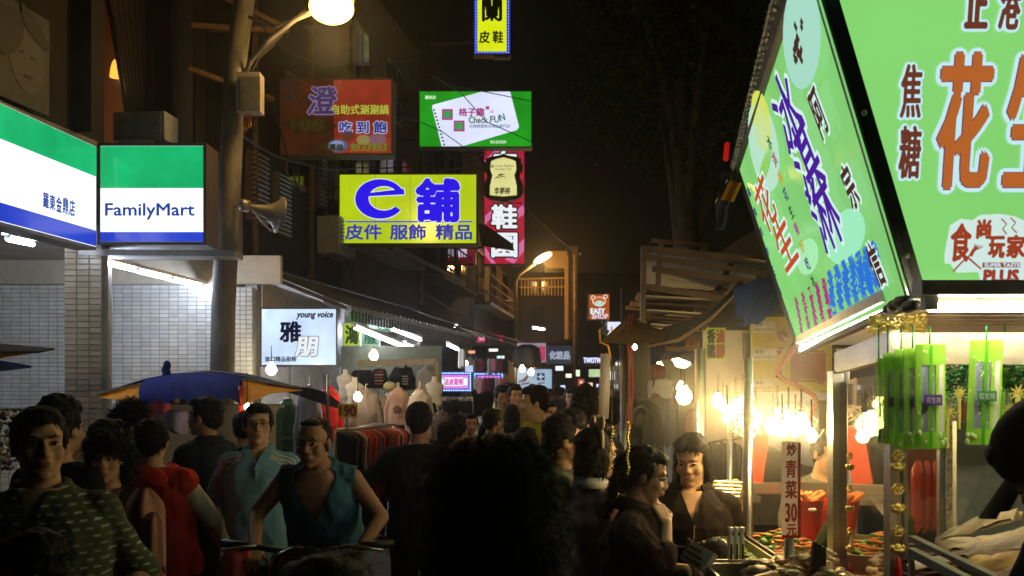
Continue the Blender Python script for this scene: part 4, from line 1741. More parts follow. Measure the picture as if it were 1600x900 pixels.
    def pants(s, mt, upto=1.9, g=.014, name='trousers'):
        m = MB()
        k, b = s.k, s.b
        m.loft([(0, 0, .82 * k, .15 * b * k + g, .11 * b * k + g), (0, 0, .9 * k, .172 * b * k + g, .117 * b * k + g), (0, 0, 1.0 * k, .160 * b * k + g, .110 * b * k + g)], 20)
        for q in (-1, 1):
            s.leg(m, q, g, upto)
        o = s.garment(name, m, mt, vox=s.vox * 1.8, amp=.006)
        for q in (-1, 1):
            kn, an = (V(p) * k for p in s.legs[q])
            mm = MB()
            mm.cap(an + V((0, .03, -.045)) * k, .045 * k, an + V((0, -.15, -.055)) * k, .036 * k)
            mm.box(an + V((0, -.055, -.082)) * k, (.085 * k, .28 * k, .02 * k))
            put('shoe', mm, M_black, s.root, True, True)
        return o

    def skirt(s, mt, z1=.5):
        m = MB()
        k = s.k
        m.loft([(0, 0, z1 * k, .23 * k, .17 * k), (0, 0, .8 * k, .20 * k, .15 * k), (0, 0, 1.0 * k, .16 * k, .115 * k)], 24)
        return s.garment('skirt', m, mt, vox=s.vox * 1.5, amp=.01)

    def collar(s, mt, r=.068, h=.04, gap=.5, name='collar', z=1.435):
        m = MB()
        k = s.k
        n = 22
        vs, fs = [], []
        for i in range(n + 1):
            a = -PI / 2 + gap / 2 + (2 * PI - gap) * i / n
            x, y = math.cos(a), math.sin(a)
            for (rr, zz) in ((r * .98, h), (r * 1.12, h * .98), (r * 1.45, -.004), (r * 1.2, -.01)):
                dz = -.022 * (1 if y < 0 else 0) * abs(y)
                vs.append(s.T @ (V((x * rr, .02 + y * rr * .95, z + zz + dz)) * k))
        for i in range(n):
            for j in range(4):
                a = i * 4 + j
                c = i * 4 + (j + 1) % 4
                fs.append((a, c, c + 4, a + 4))
        m.add(vs, fs)
        return put(name, m, mt, s.root, True, True)

    def hair(s, style='short', mt=None, strands=500, L=.02, seed=1, lift=.4, wid=.0016, label=None):
        mt = mt or M_hair
        m = MB()
        k = s.k * (1 if s.sex == 'm' else .95)
        def E(c, r):
            m.ell(s.hc + s.RH @ (V(c) * k), [x * k for x in r], s.RH, 16, 10)
        amp = .004
        if style in ('short', 'spiky', 'curly', 'bob', 'long', 'tied', 'parted', 'swept'):
            E((0, .030, .052), (.084, .097, .080))
            E((0, .060, .0), (.072, .056, .078))
            for q in (-1, 1):
                E((q * .070, .015, .025), (.016, .052, .045))
        if style in ('short', 'spiky'):
            E((0, -.040, .092), (.060, .046, .034))
        if style == 'spiky':
            E((0, .02, .10), (.078, .085, .055))
            amp = .008
        if style == 'parted':
            E((-.03, -.045, .082), (.040, .046, .036))
            E((.035, -.04, .085), (.040, .046, .034))
        if style == 'curly':
            E((0, .01, .07), (.105, .105, .082))
            for q in (-1, 1):
                E((q * .090, .045, .01), (.030, .06, .075))
                E((q * .086, .05, -.06), (.030, .05, .06))
            E((0, -.045, .098), (.07, .045, .035))
            E((0, .08, -.03), (.085, .05, .09))
            amp = .012
        if style in ('bob', 'long'):
            for q in (-1, 1):
                E((q * .078, .02, -.04), (.022, .055, .085))
            E((0, .075, -.05), (.078, .042, .09))
            E((0, -.045, .094), (.058, .042, .032))
        if style == 'long':
            E((0, .085, -.16), (.085, .035, .13))
            for q in (-1, 1):
                E((q * .075, .035, -.15), (.024, .04, .11))
        if style == 'tied':
            E((0, .118, .03), (.035, .035, .040))
            E((0, -.033, .086), (.056, .046, .030))
            E((0, .122, -.06), (.026, .024, .10))
            E((0, .115, -.15), (.030, .024, .09))
        if style == 'swept':
            for q in (-1, 1):
                E((q * .034, -.022, .088), (.046, .062, .034))
                E((q * .076, .022, -.015), (.020, .050, .062))
                E((q * .070, .045, -.09), (.024, .036, .070))
            E((0, .085, -.10), (.075, .032, .11))
        if style == 'balding':
            E((0, .034, .050), (.0815, .088, .0705))
            E((0, -.02, .098), (.052, .040, .022))
            E((0, .075, -.01), (.068, .034, .052))
            for q in (-1, 1):
                E((q * .071, .030, .012), (.012, .040, .030))
        me = remesh(m, .006 if s.detail else .012, 2)
        me.update()
        ns = [v.normal.copy() for v in me.vertices]
        for v, n in zip(me.vertices, ns):
            a = noise.noise(v.co * 45 + V((seed, 0, 0)))
            v.co += n * amp * a * 1.5
        me.update()
        o = put('hair', me, mt, s.root, True, True, label)
        if strands:
            rnd = random.Random(seed)
            st = MB()
            pool = [p for p in me.polygons]
            up = s.RH @ V((0, .25, -1))
            for i in range(strands):
                p = rnd.choice(pool)
                c, n = p.center.copy(), p.normal.copy()
                d = (n * lift + up * (1 - lift) * .8 + V((rnd.gauss(0, .25), rnd.gauss(0, .25), rnd.gauss(0, .25)))).normalized()
                ln = L * rnd.uniform(.5, 1.4) * s.k
                w = d.cross(n)
                w = (w.normalized() if w.length > 1e-3 else n.orthogonal()) * wid
                mid = c + d * ln * .5 + n * .003
                tip = c + d * ln + up * ln * .15
                c = c - n * .002
                st.add([c - w, c + w, mid + w * .7, mid - w * .7, tip], [(0, 1, 2, 3), (3, 2, 4)])
            put('strands', st, mt, o, False, True, stuff=True)
        return o

    def band(s, pts, w, mt, name='stripe', target=None):
        """flat strip laid on the garment through local points"""
        me = (target or s.shirt).data
        bt = BVHTree.FromPolygons([v.co for v in me.vertices], [p.vertices for p in me.polygons])
        P_ = []
        for i in range(len(pts) - 1):
            for t in range(8):
                P_.append(V(pts[i]).lerp(V(pts[i + 1]), t / 8))
        P_.append(V(pts[-1]))
        out = []
        for p in P_:
            c, n, _, _ = bt.find_nearest(p * s.k)
            out.append((c, n))
        vs, fs = [], []
        for i, (c, n) in enumerate(out):
            t = (out[min(i + 1, len(out) - 1)][0] - out[max(i - 1, 0)][0]).normalized()
            x = t.cross(n).normalized() * w / 2
            vs += [c + n * .0035 - x, c + n * .0035 + x, c - n * .003 + x, c - n * .003 - x]
        for i in range(len(out) - 1):
            for j in range(4):
                a, b = i * 4 + j, i * 4 + (j + 1) % 4
                fs.append((a, b, b + 4, a + 4))
        m = MB()
        m.add(vs, fs)
        return put(name, m, mt, target or s.shirt, True, True)


def Vp(p, s):
    """distance from the nearer arm line, so hems are cut on the trunk and not on hands"""
    best = 9
    for q in (-1, 1):
        for a, b in ((s.sh[q], s.el[q]), (s.el[q], s.wr[q])):
            ab = b - a
            t = max(0, min(1, (p - a).dot(ab) / ab.length_squared))
            best = min(best, (a + ab * t - p).length)
    return best


def at(px, Y):
    return ((px - 800.0) * Y / FPX, Y)


def hof(py, Y):
    """standing height of somebody whose hair top shows at py"""
    return EYE + (HOR - py) * Y / FPX - .015


def cloth(name, c, **k):
    k.setdefault('var', .18)
    k.setdefault('scale', 5)
    k.setdefault('bump', .25)
    k.setdefault('spec', .08)
    return mat(name, c, .85, **k)


C_dark = cloth('charcoal_cloth', (.022, .022, .026))
C_navy = cloth('navy_cloth', (.018, .024, .05))
C_jean = cloth('denim', (.07, .10, .17))
C_brn = cloth('brown_cloth', (.07, .045, .03))
C_wht = cloth('white_cloth', (.55, .53, .50))
C_blk = cloth('black_cloth', (.010, .010, .011))

# -- patterned shirt for the man at far left
C_pat = cloth('olive_patterned_cloth', (.07, .075, .045))
nt = C_pat.node_tree
bs = nt.nodes['Principled BSDF']
old = bs.inputs['Base Color'].links[0].from_socket
tc = nt.nodes.new('ShaderNodeTexCoord')
mp = nt.nodes.new('ShaderNodeMapping')
mp.inputs['Rotation'].default_value = (PI / 2, 0, 0)
bk = nt.nodes.new('ShaderNodeTexBrick')
bk.inputs['Scale'].default_value = 1
bk.inputs['Brick Width'].default_value = .036
bk.inputs['Row Height'].default_value = .024
bk.inputs['Mortar Size'].default_value = .009
bk.inputs['Color1'].default_value = (1, 1, 1, 1)
bk.inputs['Color2'].default_value = (0, 0, 0, 1)
bk.inputs['Mortar'].default_value = (0, 0, 0, 1)
bk.inputs['Bias'].default_value = -.1
nt.links.new(tc.outputs['Object'], mp.inputs[0])
nt.links.new(mp.outputs[0], bk.inputs['Vector'])
mx = nt.nodes.new('ShaderNodeMixRGB')
mx.inputs[2].default_value = (.36, .40, .28, 1)
nt.links.new(bk.outputs['Color'], mx.inputs[0])
nt.links.new(old, mx.inputs[1])
nt.links.new(mx.outputs[0], bs.inputs['Base Color'])

# man in the patterned shirt
p = Person('stout man in a dark shirt with pale dashes, looking sideways at far left', at(64, 3.0), .25, hof(632, 3.0), 1, 'm', .0065, build_=1.22, head=(.35, -.05, 0),
           arms={1: ((.30, .10, 1.14), (.22, -.20, .98), dict(n=(0, 0, 1), curl=.6)), -1: ((-.29, .02, 1.12), (-.27, -.1, .90))})
p.top(C_pat, 1.0, .016, .84, amp=.008, cut=lambda q: q.y < -.06 and q.z > 1.30 and abs(q.x) < (q.z - 1.30) * .26)
p.collar(C_pat, .075, .035, 1.3)
p.pants(C_dark)
p.hair('short', strands=1800, L=.014, seed=2, lift=.12)

# curly haired woman
p = Person('curly haired woman with a dull mauve top and open black cardigan, facing the camera', at(170, 4.05), .12, hof(674, 4.05), 1, 'f', .007, build_=1.1,
           arms={1: ((.22, .02, 1.12), (.26, -.20, 1.02), dict(n=(0, 0, 1), curl=.7))})
p.top(cloth('mauve_cloth', (.10, .065, .085)), 0, .012, .8, name='blouse')
p.top(C_blk, 1.9, .022, .74, name='cardigan', cut=lambda q: q.y < -.02 and abs(q.x) < .085)
p.pants(C_dark)
p.hair('curly', strands=2500, L=.03, seed=3, lift=.7)
# her carried coat
def hung_cloth(m, top_, w, h, depth, seed, n=28, folds=5, taper=.15):
    def f(u, v):
        a = 2 * PI * u
        r = w / 2 * (1 - taper * (1 - v)) * (1 + .10 * math.sin(folds * a + seed + v * 2) + .05 * math.sin(9 * a + 3 * v))
        d = depth / 2 * (1 + .25 * math.sin(folds * a + seed))
        sh = math.sin(min(1, v * 5) * PI / 2)
        return V(top_) + V((r * math.cos(a) * (.35 + .65 * sh), d * math.sin(a) * sh, -h * v + .02 * math.sin(a * 3 + seed) * v))
    m.sheet(f, n, 14)


ct = thing('coat', 'pinkish brown coat hanging folded over an arm beside the red vest', 'coat', W(222, 930, 3.72))
m = MB()
hung_cloth(m, W(222, 762, 3.72), .18, .46, .13, 1.3, 40)
put('coat_body', m, cloth('pinkish_brown_cloth', (.42, .20, .14)), ct, True)
m = MB()
hung_cloth(m, W(240, 800, 3.66), .09, .22, .07, 2.3, 24)
put('sleeve', m, cloth('pinkish_brown_cloth', (.42, .20, .14)), ct, True)

# red vest, seen from behind
C_red = cloth('red_quilted_cloth', (.62, .05, .03))
p = Person('person seen from behind in a red padded vest over a cream sleeve', at(256, 4.75), PI - .15, hof(650, 4.75), 0, 'm', .0075, build_=1.0, head=(.2, .05, 0), lean=(-.12, .05),
           arms={-1: ((-.27, -.02, 1.16), (-.24, -.22, 1.0), dict(n=(0, 0, 1), curl=.7))})
p.top(cloth('cream_jersey', (.70, .60, .50)), 1.95, .012, .86, name='jumper')
p.top(C_red, 0, .028, .84, name='vest', amp=.012, label='red padded vest', cut=lambda q: q.z > 1.45)
m = MB()
m.ell(p.T @ (V((0, .10, 1.40)) * p.k), (.115, .05, .065), Matrix.Rotation(-.3, 3, 'X'))
p.garment('hood', m, C_red, amp=.006)
p.pants(C_jean)
p.hair('short', strands=1500, L=.02, seed=4, lift=.12)
m = MB()
for k_ in range(4):
    pass

# spiky haired person
p = Person('spiky haired young man in a navy top, in profile beneath the pointed canopy', at(205, 5.5), PI / 2 + .35, hof(632, 5.5), 1, 'm', .009, head=(.0, 0, 0))
p.top(C_navy, 1.9, name='jacket')
p.collar(C_wht, .07, .03)
p.pants(C_dark)
p.hair('spiky', strands=1800, L=.045, seed=6, lift=.9, wid=.0025)

# dark jacket man, profile left
p = Person('tall man in a dark navy jacket, profile turned to the left under the blue canopy', at(322, 5.6), -PI / 2 - .45, hof(618, 5.6), 1, 'm', .008, build_=1.12, head=(.25, 0, 0))
p.top(cloth('ink_blue_cloth', (.022, .028, .042)), 1.95, .022, .80, name='jacket')
p.collar(cloth('ink_blue_cloth', '#000000'), .074, .04)
p.pants(C_dark)
p.hair('short', strands=900, L=.02, seed=7, lift=.12)

# polo shirt man
C_polo = cloth('sky_blue_jersey', (.17, .36, .52))
p = Person('man with glasses in a pale blue polo shirt with white shoulder stripes', at(404, 5.15), .12, hof(628, 5.15) , 0, 'm', .007, build_=1.02, head=(.12, -.06, 0),
           arms={-1: ((-.27, .06, 1.12), (-.20, .12, .90)), 1: ((.28, .08, 1.12), (.22, .10, .90))})
p.top(C_polo, .78, .018, .80, amp=.007, flare=.02, cut=lambda q: q.y < -.05 and q.z > 1.36 and abs(q.x) < (q.z - 1.36) * .45)
p.collar(C_polo, .07, .04, 1.1)
for q in (-1, 1):
    for i in range(3):
        y_ = -.035 - i * .030
        p.band([(q * .085, y_ - .03, 1.435 - i * .012), (q * .14, y_ - .02, 1.42 - i * .014), (q * .20, y_ - .005, 1.38 - i * .014), (q * .24, y_ + .0, 1.30)], .011, C_wht)
p.band([(-.001, -.2, 1.40), (0, -.2, 1.30)], .022, cloth('pale_blue_jersey', (.16, .30, .42)), 'placket')
for zz in (1.385, 1.345, 1.31):
    m = MB()
    m.ell(V((0, -.148, zz)) * p.k, (.005, .003, .005), None, 8, 5)
    put('button', m, C_wht, p.shirt, True, True)
p.band([(.075, -.2, 1.262), (.09, -.2, 1.270), (.11, -.2, 1.268)], .008, C_wht, 'chest_emblem')
p.pants(C_blk, upto=1.3, name='shorts')
p.hair('short', strands=1500, L=.02, seed=8, lift=.12)
m = MB()
for q in (-1, 1):
    c = p.hp(q * .032, -.102, .004)
    m.tube([c + p.RH @ V((.021 * math.cos(a), 0, .014 * math.sin(a))) for a in [k_ * PI / 8 for k_ in range(17)]], .0014, 5)
    m.tube([p.hp(q * .053, -.10, .008), p.hp(q * .080, -.02, .008)], .0015, 5)
m.tube([p.hp(-.012, -.103, .008), p.hp(.012, -.103, .008)], .0015, 5)
put('glasses', m, M_black, p.root, True, True)

# man in the sleeveless top on a scooter
C_teal = cloth('teal_blue_cloth', (.042, .12, .19))
Ys = 4.75
p = Person('balding man in a sleeveless teal V-neck top leaning over his handlebars', at(511, Ys), -.02, 1.62, 2, 'm', .0055, build_=1.08, lean=(.50, 0), head=(-.15, .10, .0),
           arms={-1: ((-.315, -.19, 1.13), (-.235, -.50, 1.00), dict(n=(0, -.2, 1), curl=.95, d=(.15, -.9, -.35), thumb=(1, 0, 0))),
                 1: ((.31, -.19, 1.12), (.255, -.50, 1.00), dict(n=(0, -.2, 1), curl=.95, d=(-.15, -.9, -.35), thumb=(-1, 0, 0)))},
           legs={-1: ((-.18, -.40, .62), (-.2, -.32, .2)), 1: ((.18, -.40, .62), (.2, -.32, .2))}, z0=0)
p.top(C_teal, 0, .016, .84, amp=.010, cut=lambda q: (q.y < -.04 and q.z > 1.22 and abs(q.x) < (q.z - 1.22) * .55) or abs(q.x) > .172 * 1.1 and q.z > 1.25)
p.pants(C_blk)
p.hair('balding', strands=500, L=.007, seed=9, lift=.1)
m = MB()
w_ = p.wr[-1] + V((.0, .02, 0))
m.tube([w_ + V((.036 * math.cos(a), .01 * math.sin(a), .034 * math.sin(a))) for a in [k_ * PI / 8 for k_ in range(17)]], .005, 6)
put('bracelet', m, M_gold, p.root, True, True)
bx = at(513, Ys)
sc_ = thing('motor_scooter', 'black motor scooter ridden by the man in the sleeveless top', 'scooter', (bx[0], bx[1] - .45, 0))
o = V((bx[0], bx[1] - .45, 0))
def SP(x, y, z):
    return o + V((x, y, z))
m = MB()
m.tube([SP(-.36, -.04, .99), SP(-.2, -.12, .99), SP(0, -.15, .96), SP(.2, -.12, .99), SP(.36, -.04, .99)], .014, 8)
put('handlebar', m, M_black, sc_, True)
for q in (-1, 1):
    m = MB()
    m.tube([SP(q * .24, -.10, .99), SP(q * .38, -.03, .99)], .02, 8)
    put('grip', m, M_black, sc_, True)
    m = MB()
    m.tube([SP(q * .2, -.14, 1.0), SP(q * .35, -.14, .98)], .007, 6)
    put('brake_lever', m, M_steel, sc_, True)
m = MB()
m.loft([(0, -.0, .3, .12, .05), (0, -.05, .6, .2, .07), (0, -.1, .82, .18, .08), (0, -.14, .96, .13, .09), (0, -.15, 1.0, .05, .05)], 20, Matrix.Translation(o))
put('front_shield', m, mat('black_paint', (.012, .012, .014), .25, var=.1, coat=.5), sc_, True)
m = MB()
m.ell(SP(0, -.245, .90), (.075, .03, .055), None, 14, 8)
put('headlight', m, mat('lamp_lens', (.25, .24, .22), .15, var=.1), sc_, True)
m = MB()
m.loft([(0, .0, .45, .14, .3), (0, .0, .62, .16, .36), (0, 0, .74, .15, .38)], 20, Matrix.Translation(o + V((0, .72, 0))))
put('seat_body', m, M_black, sc_, True)
m = MB()
m.slab([SP(-.15, .0, .3), SP(.15, .0, .3), SP(.15, .45, .3), SP(-.15, .45, .3)], (0, 0, .05))
put('foot_board', m, M_black, sc_)
for (yy, nm_) in ((-.28, 'front_wheel'), (.95, 'rear_wheel')):
    m = MB()
    m.tube([SP(0, yy + .2 * math.cos(a), .23 + .2 * math.sin(a)) for a in [k_ * PI / 10 for k_ in range(21)]], .045, 8)
    w_ = put('wheel', m, M_black, sc_, True)
    m = MB()
    m.lathe(SP(-.03, yy, .23), [(.0, 0), (.15, .0), (.15, .06), (0, .06)], 16, Matrix.Rotation(PI / 2, 3, 'Y'))
    put('rim', m, M_steel2, w_)
m = MB()
m.tube([SP(0, -.15, .95), SP(0, -.28, .23)], .025, 8)
put('fork', m, M_steel2, sc_)
bg = thing('pink_bag', 'small pink plastic bag hanging from the scooter handlebar', 'bag', SP(-.30, -.08, .80))
m = MB()
hung_cloth(m, SP(-.30, -.08, .985), .10, .17, .06, 2., 24, 4, -.2)
put('bag_body', m, cloth('pink_plastic', (.65, .12, .13)), bg, True)

# man in black seen from behind, arm bent out
p = Person('man in a black long sleeved shirt seen from behind, one elbow pushed out', at(655, 5.7), PI, hof(626, 5.7), 2, 'm', .0085, build_=1.1,
           arms={1: ((.37, -.02, 1.17), (.36, -.10, .93), dict(n=(0, 1, 0), curl=.5, d=(.5, -.1, -.7)))})
p.top(C_blk, 1.95, .016, .8)
p.pants(C_blk)
p.hair('short', strands=900, L=.012, seed=11, lift=.12)

# big foreground head with dishevelled hair
C_fg = cloth('near_black_jacket', (.012, .012, .013))
p = Person('nearest shopper, only the back of a dishevelled dark head and shoulders in the middle', at(775, 1.2), PI + .1, 1.60, 1, 'm', .009, build_=1.0, detail=True)
p.top(C_fg, 1.95, .02, .8, name='jacket')
p.pants(C_fg)
o = p.hair('spiky', strands=9000, L=.038, seed=21, lift=.42, wid=.0006)
p = Person('shopper low in the foreground, only the top of a dark brown head showing', at(514, 1.36), PI - .2, 1.455, 1, 'f', .010)
p.top(C_fg, 1.95, .02, .8, name='jacket')
p.pants(C_fg)
p.hair('bob', M_hairb, strands=5000, L=.03, seed=22, lift=.3, wid=.0007)
p = Person('child in the bottom left corner, black hair, face turned down to the left', at(52, 2.15), -1.0, hof(822, 2.15), 0, 'f', .008, build_=.8, head=(.0, .25, 0))
p.top(C_dark, 1.95, .014, .8, name='jacket')
p.pants(C_dark)
p.hair('short', strands=1500, L=.016, seed=23, lift=.12)

# woman in profile, hand at her chin
p = Person('young woman in dark brown jacket, in profile, one hand at her chin', at(981, 3.55), PI / 2 - .25, hof(690, 3.55), 0, 'f', .0048, build_=1.0, head=(.05, .30, 0), lean=(.10, 0),
           arms={-1: ((-.18, -.17, 1.22), (-.06, -.17, 1.385), dict(n=(-.6, -.6, .2), curl=.75, spread=.05, d=(.35, .45, .75), thumb=(1, 0, 0))),
                 1: ((.20, -.06, 1.14), (.08, -.24, 1.17), dict(n=(.2, -.5, .8), curl=.35, point=True, spread=.16, d=(-.1, -.75, -.62), thumb=(-1, 0, 0)))})
C_bj = cloth('dark_brown_jacket_cloth', (.034, .020, .015))
p.top(C_bj, 1.35, .020, .86, name='jacket', amp=.011, sc=13) if False else p.top(C_bj, 1.35, .020, .86, name='jacket', amp=.011)
p.collar(C_bj, .068, .05, .9)
p.pants(C_jean)
p.hair('tied', strands=2500, L=.03, seed=31, lift=.03)
# vendor facing us
p = Person('stall woman in a black zipped sports jacket with white piping, looking down', at(1080, 4.0), -.12, hof(674, 4.0), 0, 'f', .0055, build_=1.15, head=(-.30, .30, 0),
           arms={-1: ((-.25, -.05, 1.13), (-.12, -.28, 1.02), dict(n=(0, 0, 1), curl=.6)), 1: ((.27, -.02, 1.13), (.20, -.30, 1.00), dict(n=(0, 0, 1), curl=.6))})
C_sj = cloth('black_sports_jacket_cloth', (.020, .014, .013))
p.top(C_sj, 1.95, .022, .80, name='jacket', amp=.008, cut=lambda q: q.y < -.06 and q.z > 1.30 and abs(q.x) < (q.z - 1.30) * .38)
p.collar(C_sj, .078, .05, 1.15)
p.band([(-.20, -.16, 1.185), (-.10, -.20, 1.20), (.0, -.20, 1.175), (.10, -.20, 1.205), (.20, -.16, 1.185)], .008, C_wht, 'piping')
p.band([(.0, -.20, 1.30), (.0, -.20, 1.19)], .006, M_steel2, 'zip')
for pts in (((.098, -.20, 1.165), (.112, -.20, 1.148), (.118, -.20, 1.128)), ((.128, -.20, 1.172), (.118, -.20, 1.155), (.104, -.20, 1.150)), ((.112, -.20, 1.152), (.122, -.20, 1.135), (.130, -.20, 1.120))):
    p.band(pts, .007, C_wht, 'chest_logo')
p.pants(C_dark)
p.hair('swept', strands=1800, L=.03, seed=32, lift=.02)
# person with pink shirt and hair band
p = Person('girl in dusty pink shirt with white collar and a plush eared hair band', at(930, 4.0), PI / 2 + .5, hof(664, 4.0), 0, 'f', .0075, head=(-.2, .1, 0))
C_pk = cloth('dusty_pink_cloth', (.26, .15, .16))
p.top(C_pk, 1.9, .014, .82, amp=.008)
p.collar(C_wht, .07, .045)
p.pants(C_jean)
p.hair('bob', strands=2500, L=.03, seed=33, lift=.05)
m = MB()
m.tube([p.hp(x, .02, z) for x, z in [(.095 * math.cos(a), .03 + .115 * math.sin(a)) for a in [k_ * PI / 12 for k_ in range(13)]]], .009, 8)
put('hair_band', m, cloth('tan_plush', (.42, .30, .20)), p.root, True, True)
for q in (-1, 1):
    m = MB()
    m.ell(p.hp(q * .06, .02, .150), (.026, .012, .032), p.RH, 12, 8)
    put('plush_ear', m, cloth('tan_plush', '#000000'), p.root, True, True)
# man behind, brown face and grey hood
p = Person('man with a grey hooded top seen just right of the big dark head, in profile', at(878, 4.3), PI / 2 + .1, hof(646, 4.3), 1, 'm', .0085, build_=1.1, head=(0, .15, 0))
C_gh = cloth('grey_fleece', (.17, .15, .13))
p.top(C_gh, 1.9, .022, .82, name='hooded_top')
m = MB()
m.ell(p.T @ (V((0, .085, 1.42)) * p.k), (.125, .07, .07))
m.ell(p.T @ (V((0, -.03, 1.40)) * p.k), (.10, .05, .04))
p.garment('hood', m, C_gh)
p.pants(C_jean)
p.hair('short', strands=1200, L=.015, seed=34, lift=.12)
# man farther down, profile to the left
p = Person('young man with a yellow collar walking in the lane, head turned to the left', at(838, 7.0), -PI / 2 + .1, hof(601, 7.0), 0, 'm', .010, build_=1.05, head=(0, .1, 0))
p.top(cloth('yellow_jersey', (.35, .30, .03)), 1.9, .014, .82)
p.pants(C_dark)
p.hair('short', strands=700, L=.02, seed=35, lift=.12)
# seller behind the glass
p = Person('seller in a dark green T-shirt working behind the cart glass, bare forearms', at(1356, 3.95), -.9, hof(697, 3.95), 0, 'f', .007, head=(0, .35, 0), build_=1.1,
           arms={-1: ((-.26, -.02, 1.14), (-.20, -.24, 1.06), dict(n=(0, -.4, 1), curl=.7)), 1: ((.26, -.02, 1.14), (.16, -.28, 1.04), dict(n=(0, 0, 1), curl=.7))})
p.top(cloth('dark_green_jersey', (.035, .045, .025)), .75, .014, .82)
p.pants(C_dark)
p.hair('tied', strands=700, L=.02, seed=36, lift=.03)
p = Person('cook in a red apron bending behind the price strip, face half hidden by the bulbs', at(1262, 4.75), .3, 1.50, 0, 'm', .008, lean=(.3, 0), head=(0, .3, 0),
           arms={-1: ((-.27, -.2, 1.12), (-.15, -.40, 1.0), dict(n=(0, 0, 1), curl=.7)), 1: ((.27, -.2, 1.12), (.15, -.42, 1.0), dict(n=(0, 0, 1), curl=.7))})
p.top(cloth('grey_green_jersey', (.20, .20, .15)), .8, .014, .82)
m = MB()
p.torso(m, .030)
p.garment('apron', m, C_red, cut=lambda q: (p.T.inverted() @ q).y > -.02 or (p.T.inverted() @ q).z > 1.26)
p.pants(C_dark)
p.hair('short', strands=700, L=.02, seed=37, lift=.1)
# cap at right edge
p = Person('person in black with a black cap at the right edge, bending over the dried squid', at(1752, 1.85), -2.2, 1.66, 1, 'm', .009, build_=1.1, lean=(.15, 0), head=(.0, .85, 0))
p.top(C_blk, 1.95, .02, .8, name='jacket')
p.pants(C_blk)
p.hair('bob', strands=1500, L=.02, seed=38, lift=.05)
m = MB()
m.ell(p.hp(0, .02, .058), (.094, .108, .085), p.RH, 20, 12)
put('cap', m, C_blk, p.root, True, True)
m = MB()
def brim(u, v):
    x = (u - .5) * .16
    return p.hp(x, -.075 - .11 * v * (1 - (2 * (u - .5)) ** 2 * .35), .055 - .02 * v - .03 * (2 * (u - .5)) ** 2)
m.sheet(brim, 12, 5)
put('cap_brim', m, C_blk, p.root, True, True)

# ---- simpler people of the crowd: six kinds, copied
kinds = []
CR = [(C_dark, 'short', 'm', 1, (.03, .03, .035)), (cloth('crowd_grey_blue', (.06, .07, .10)), 'short', 'm', 0, 0), (cloth('crowd_maroon', (.10, .03, .03)), 'bob', 'f', 0, 0),
      (cloth('crowd_cream', (.30, .27, .22)), 'long', 'f', 1, 0), (cloth('crowd_ochre', (.22, .17, .04)), 'short', 'm', 1, 0), (C_blk, 'spiky', 'm', 1, 0)]
for i, (c_, hs_, sx, sk, _) in enumerate(CR):
    q = Person('crowd', (0, 50), 0, 1.66 if sx == 'm' else 1.56, sk, sx, .011, build_=1.0, detail=True, hands=False)
    q.top(c_, 1.95, .018, .82, name='jacket')
    q.pants(C_dark if i % 2 else C_jean)
    q.hair(hs_, strands=260, L=.02, lift=.1, wid=.003)
    kinds.append(q.root)
rc = random.Random(4)
named = [
    (92, 3.9, 628, 5, 2.8, 'dark haired person partly hidden behind the stout man in the patterned shirt'),
    (167, 4.7, 655, 2, 2.6, 'dark haired person directly behind the curly haired woman'),
    (383, 6.4, 645, 0, 2.9, 'dark haired person between the navy jacket man and the polo shirt man'),
    (112, 5.4, 690, 5, .5, 'short dark figure between the stout man and the curly haired woman'),
    (915, 5.6, 612, 5, 2.9, 'broad person in black walking away, right of the big dark head'),
    (893, 5.0, 640, 0, 3.3, 'second broad dark figure walking away beside the girl with the hair band'),
    (960, 6.6, 622, 1, 2.7, 'person in a grey blue jacket walking away under the hanging clear tube'),
    (768, 8.2, 640, 4, 2.5, 'person in an ochre top in front of the far LED board'),
    (735, 8.8, 655, 0, .2, 'person in charcoal between the black shirt man and the LED board'),
    (800, 9.4, 632, 3, 3.0, 'person in a cream top walking away under the pale blue cross sign'),
    (858, 9.0, 628, 4, .4, 'person in an ochre top coming towards us right of the yellow collared man'),
    (872, 8.0, 645, 2, 3.0, 'long haired shopper in maroon in the middle of the lane'),
    (715, 7.6, 652, 5, 2.9, 'person in black beside the green stall counter'),
    (1000, 8.0, 625, 0, -1.2, 'dark shopper beside the printed T-shirt on the right stall'),
    (822, 5.6, 668, 2, 2.9, 'shopper in maroon just behind the dishevelled foreground head'),
    (700, 6.6, 660, 0, 2.7, 'shopper in charcoal close behind the man in the black shirt'),
]
first = {}
def crowd(px, Y, top_, kd, rz, label, group=None, h=None):
    r = kinds[kd]
    if kd not in first:
        first[kd] = 1
        c = r
    else:
        c = copy_tree(r)
    base = 1.66 if CR[kd][2] == 'm' else 1.56
    hh = h or (EYE + (HOR - top_) * Y / FPX)
    k = max(.86, min(1.12, hh / base))
    c.scale = (k, k, k)
    x, y = at(px, Y)
    c.location = (x, y, 0)
    c.rotation_euler = (0, 0, rz)
    tag(c, label, 'person', group)
for a_ in named:
    crowd(*a_)
for i in range(34):
    Y = rc.uniform(10, 27)
    lo_, hi_ = 735 + 6 * (Y - 10), 1000 - 2.2 * (Y - 10)
    crowd(rc.uniform(lo_, hi_), Y, 0, rc.randrange(6), rc.choice([0, .3, 2.9, 3.3, 1.5]), 'small far shopper in the crowd filling the lane', 'shoppers far down the lane', h=rc.uniform(1.55, 1.72))
for i in range(6):
    crowd(560 + 30 * i + rc.uniform(-10, 10), 9.8 + rc.uniform(0, 1.5), 0, rc.choice([0, 5, 1]), rc.uniform(2.4, 3.4), 'small dark shopper browsing the clothes stall', 'shoppers at the clothes stall', h=1.5)

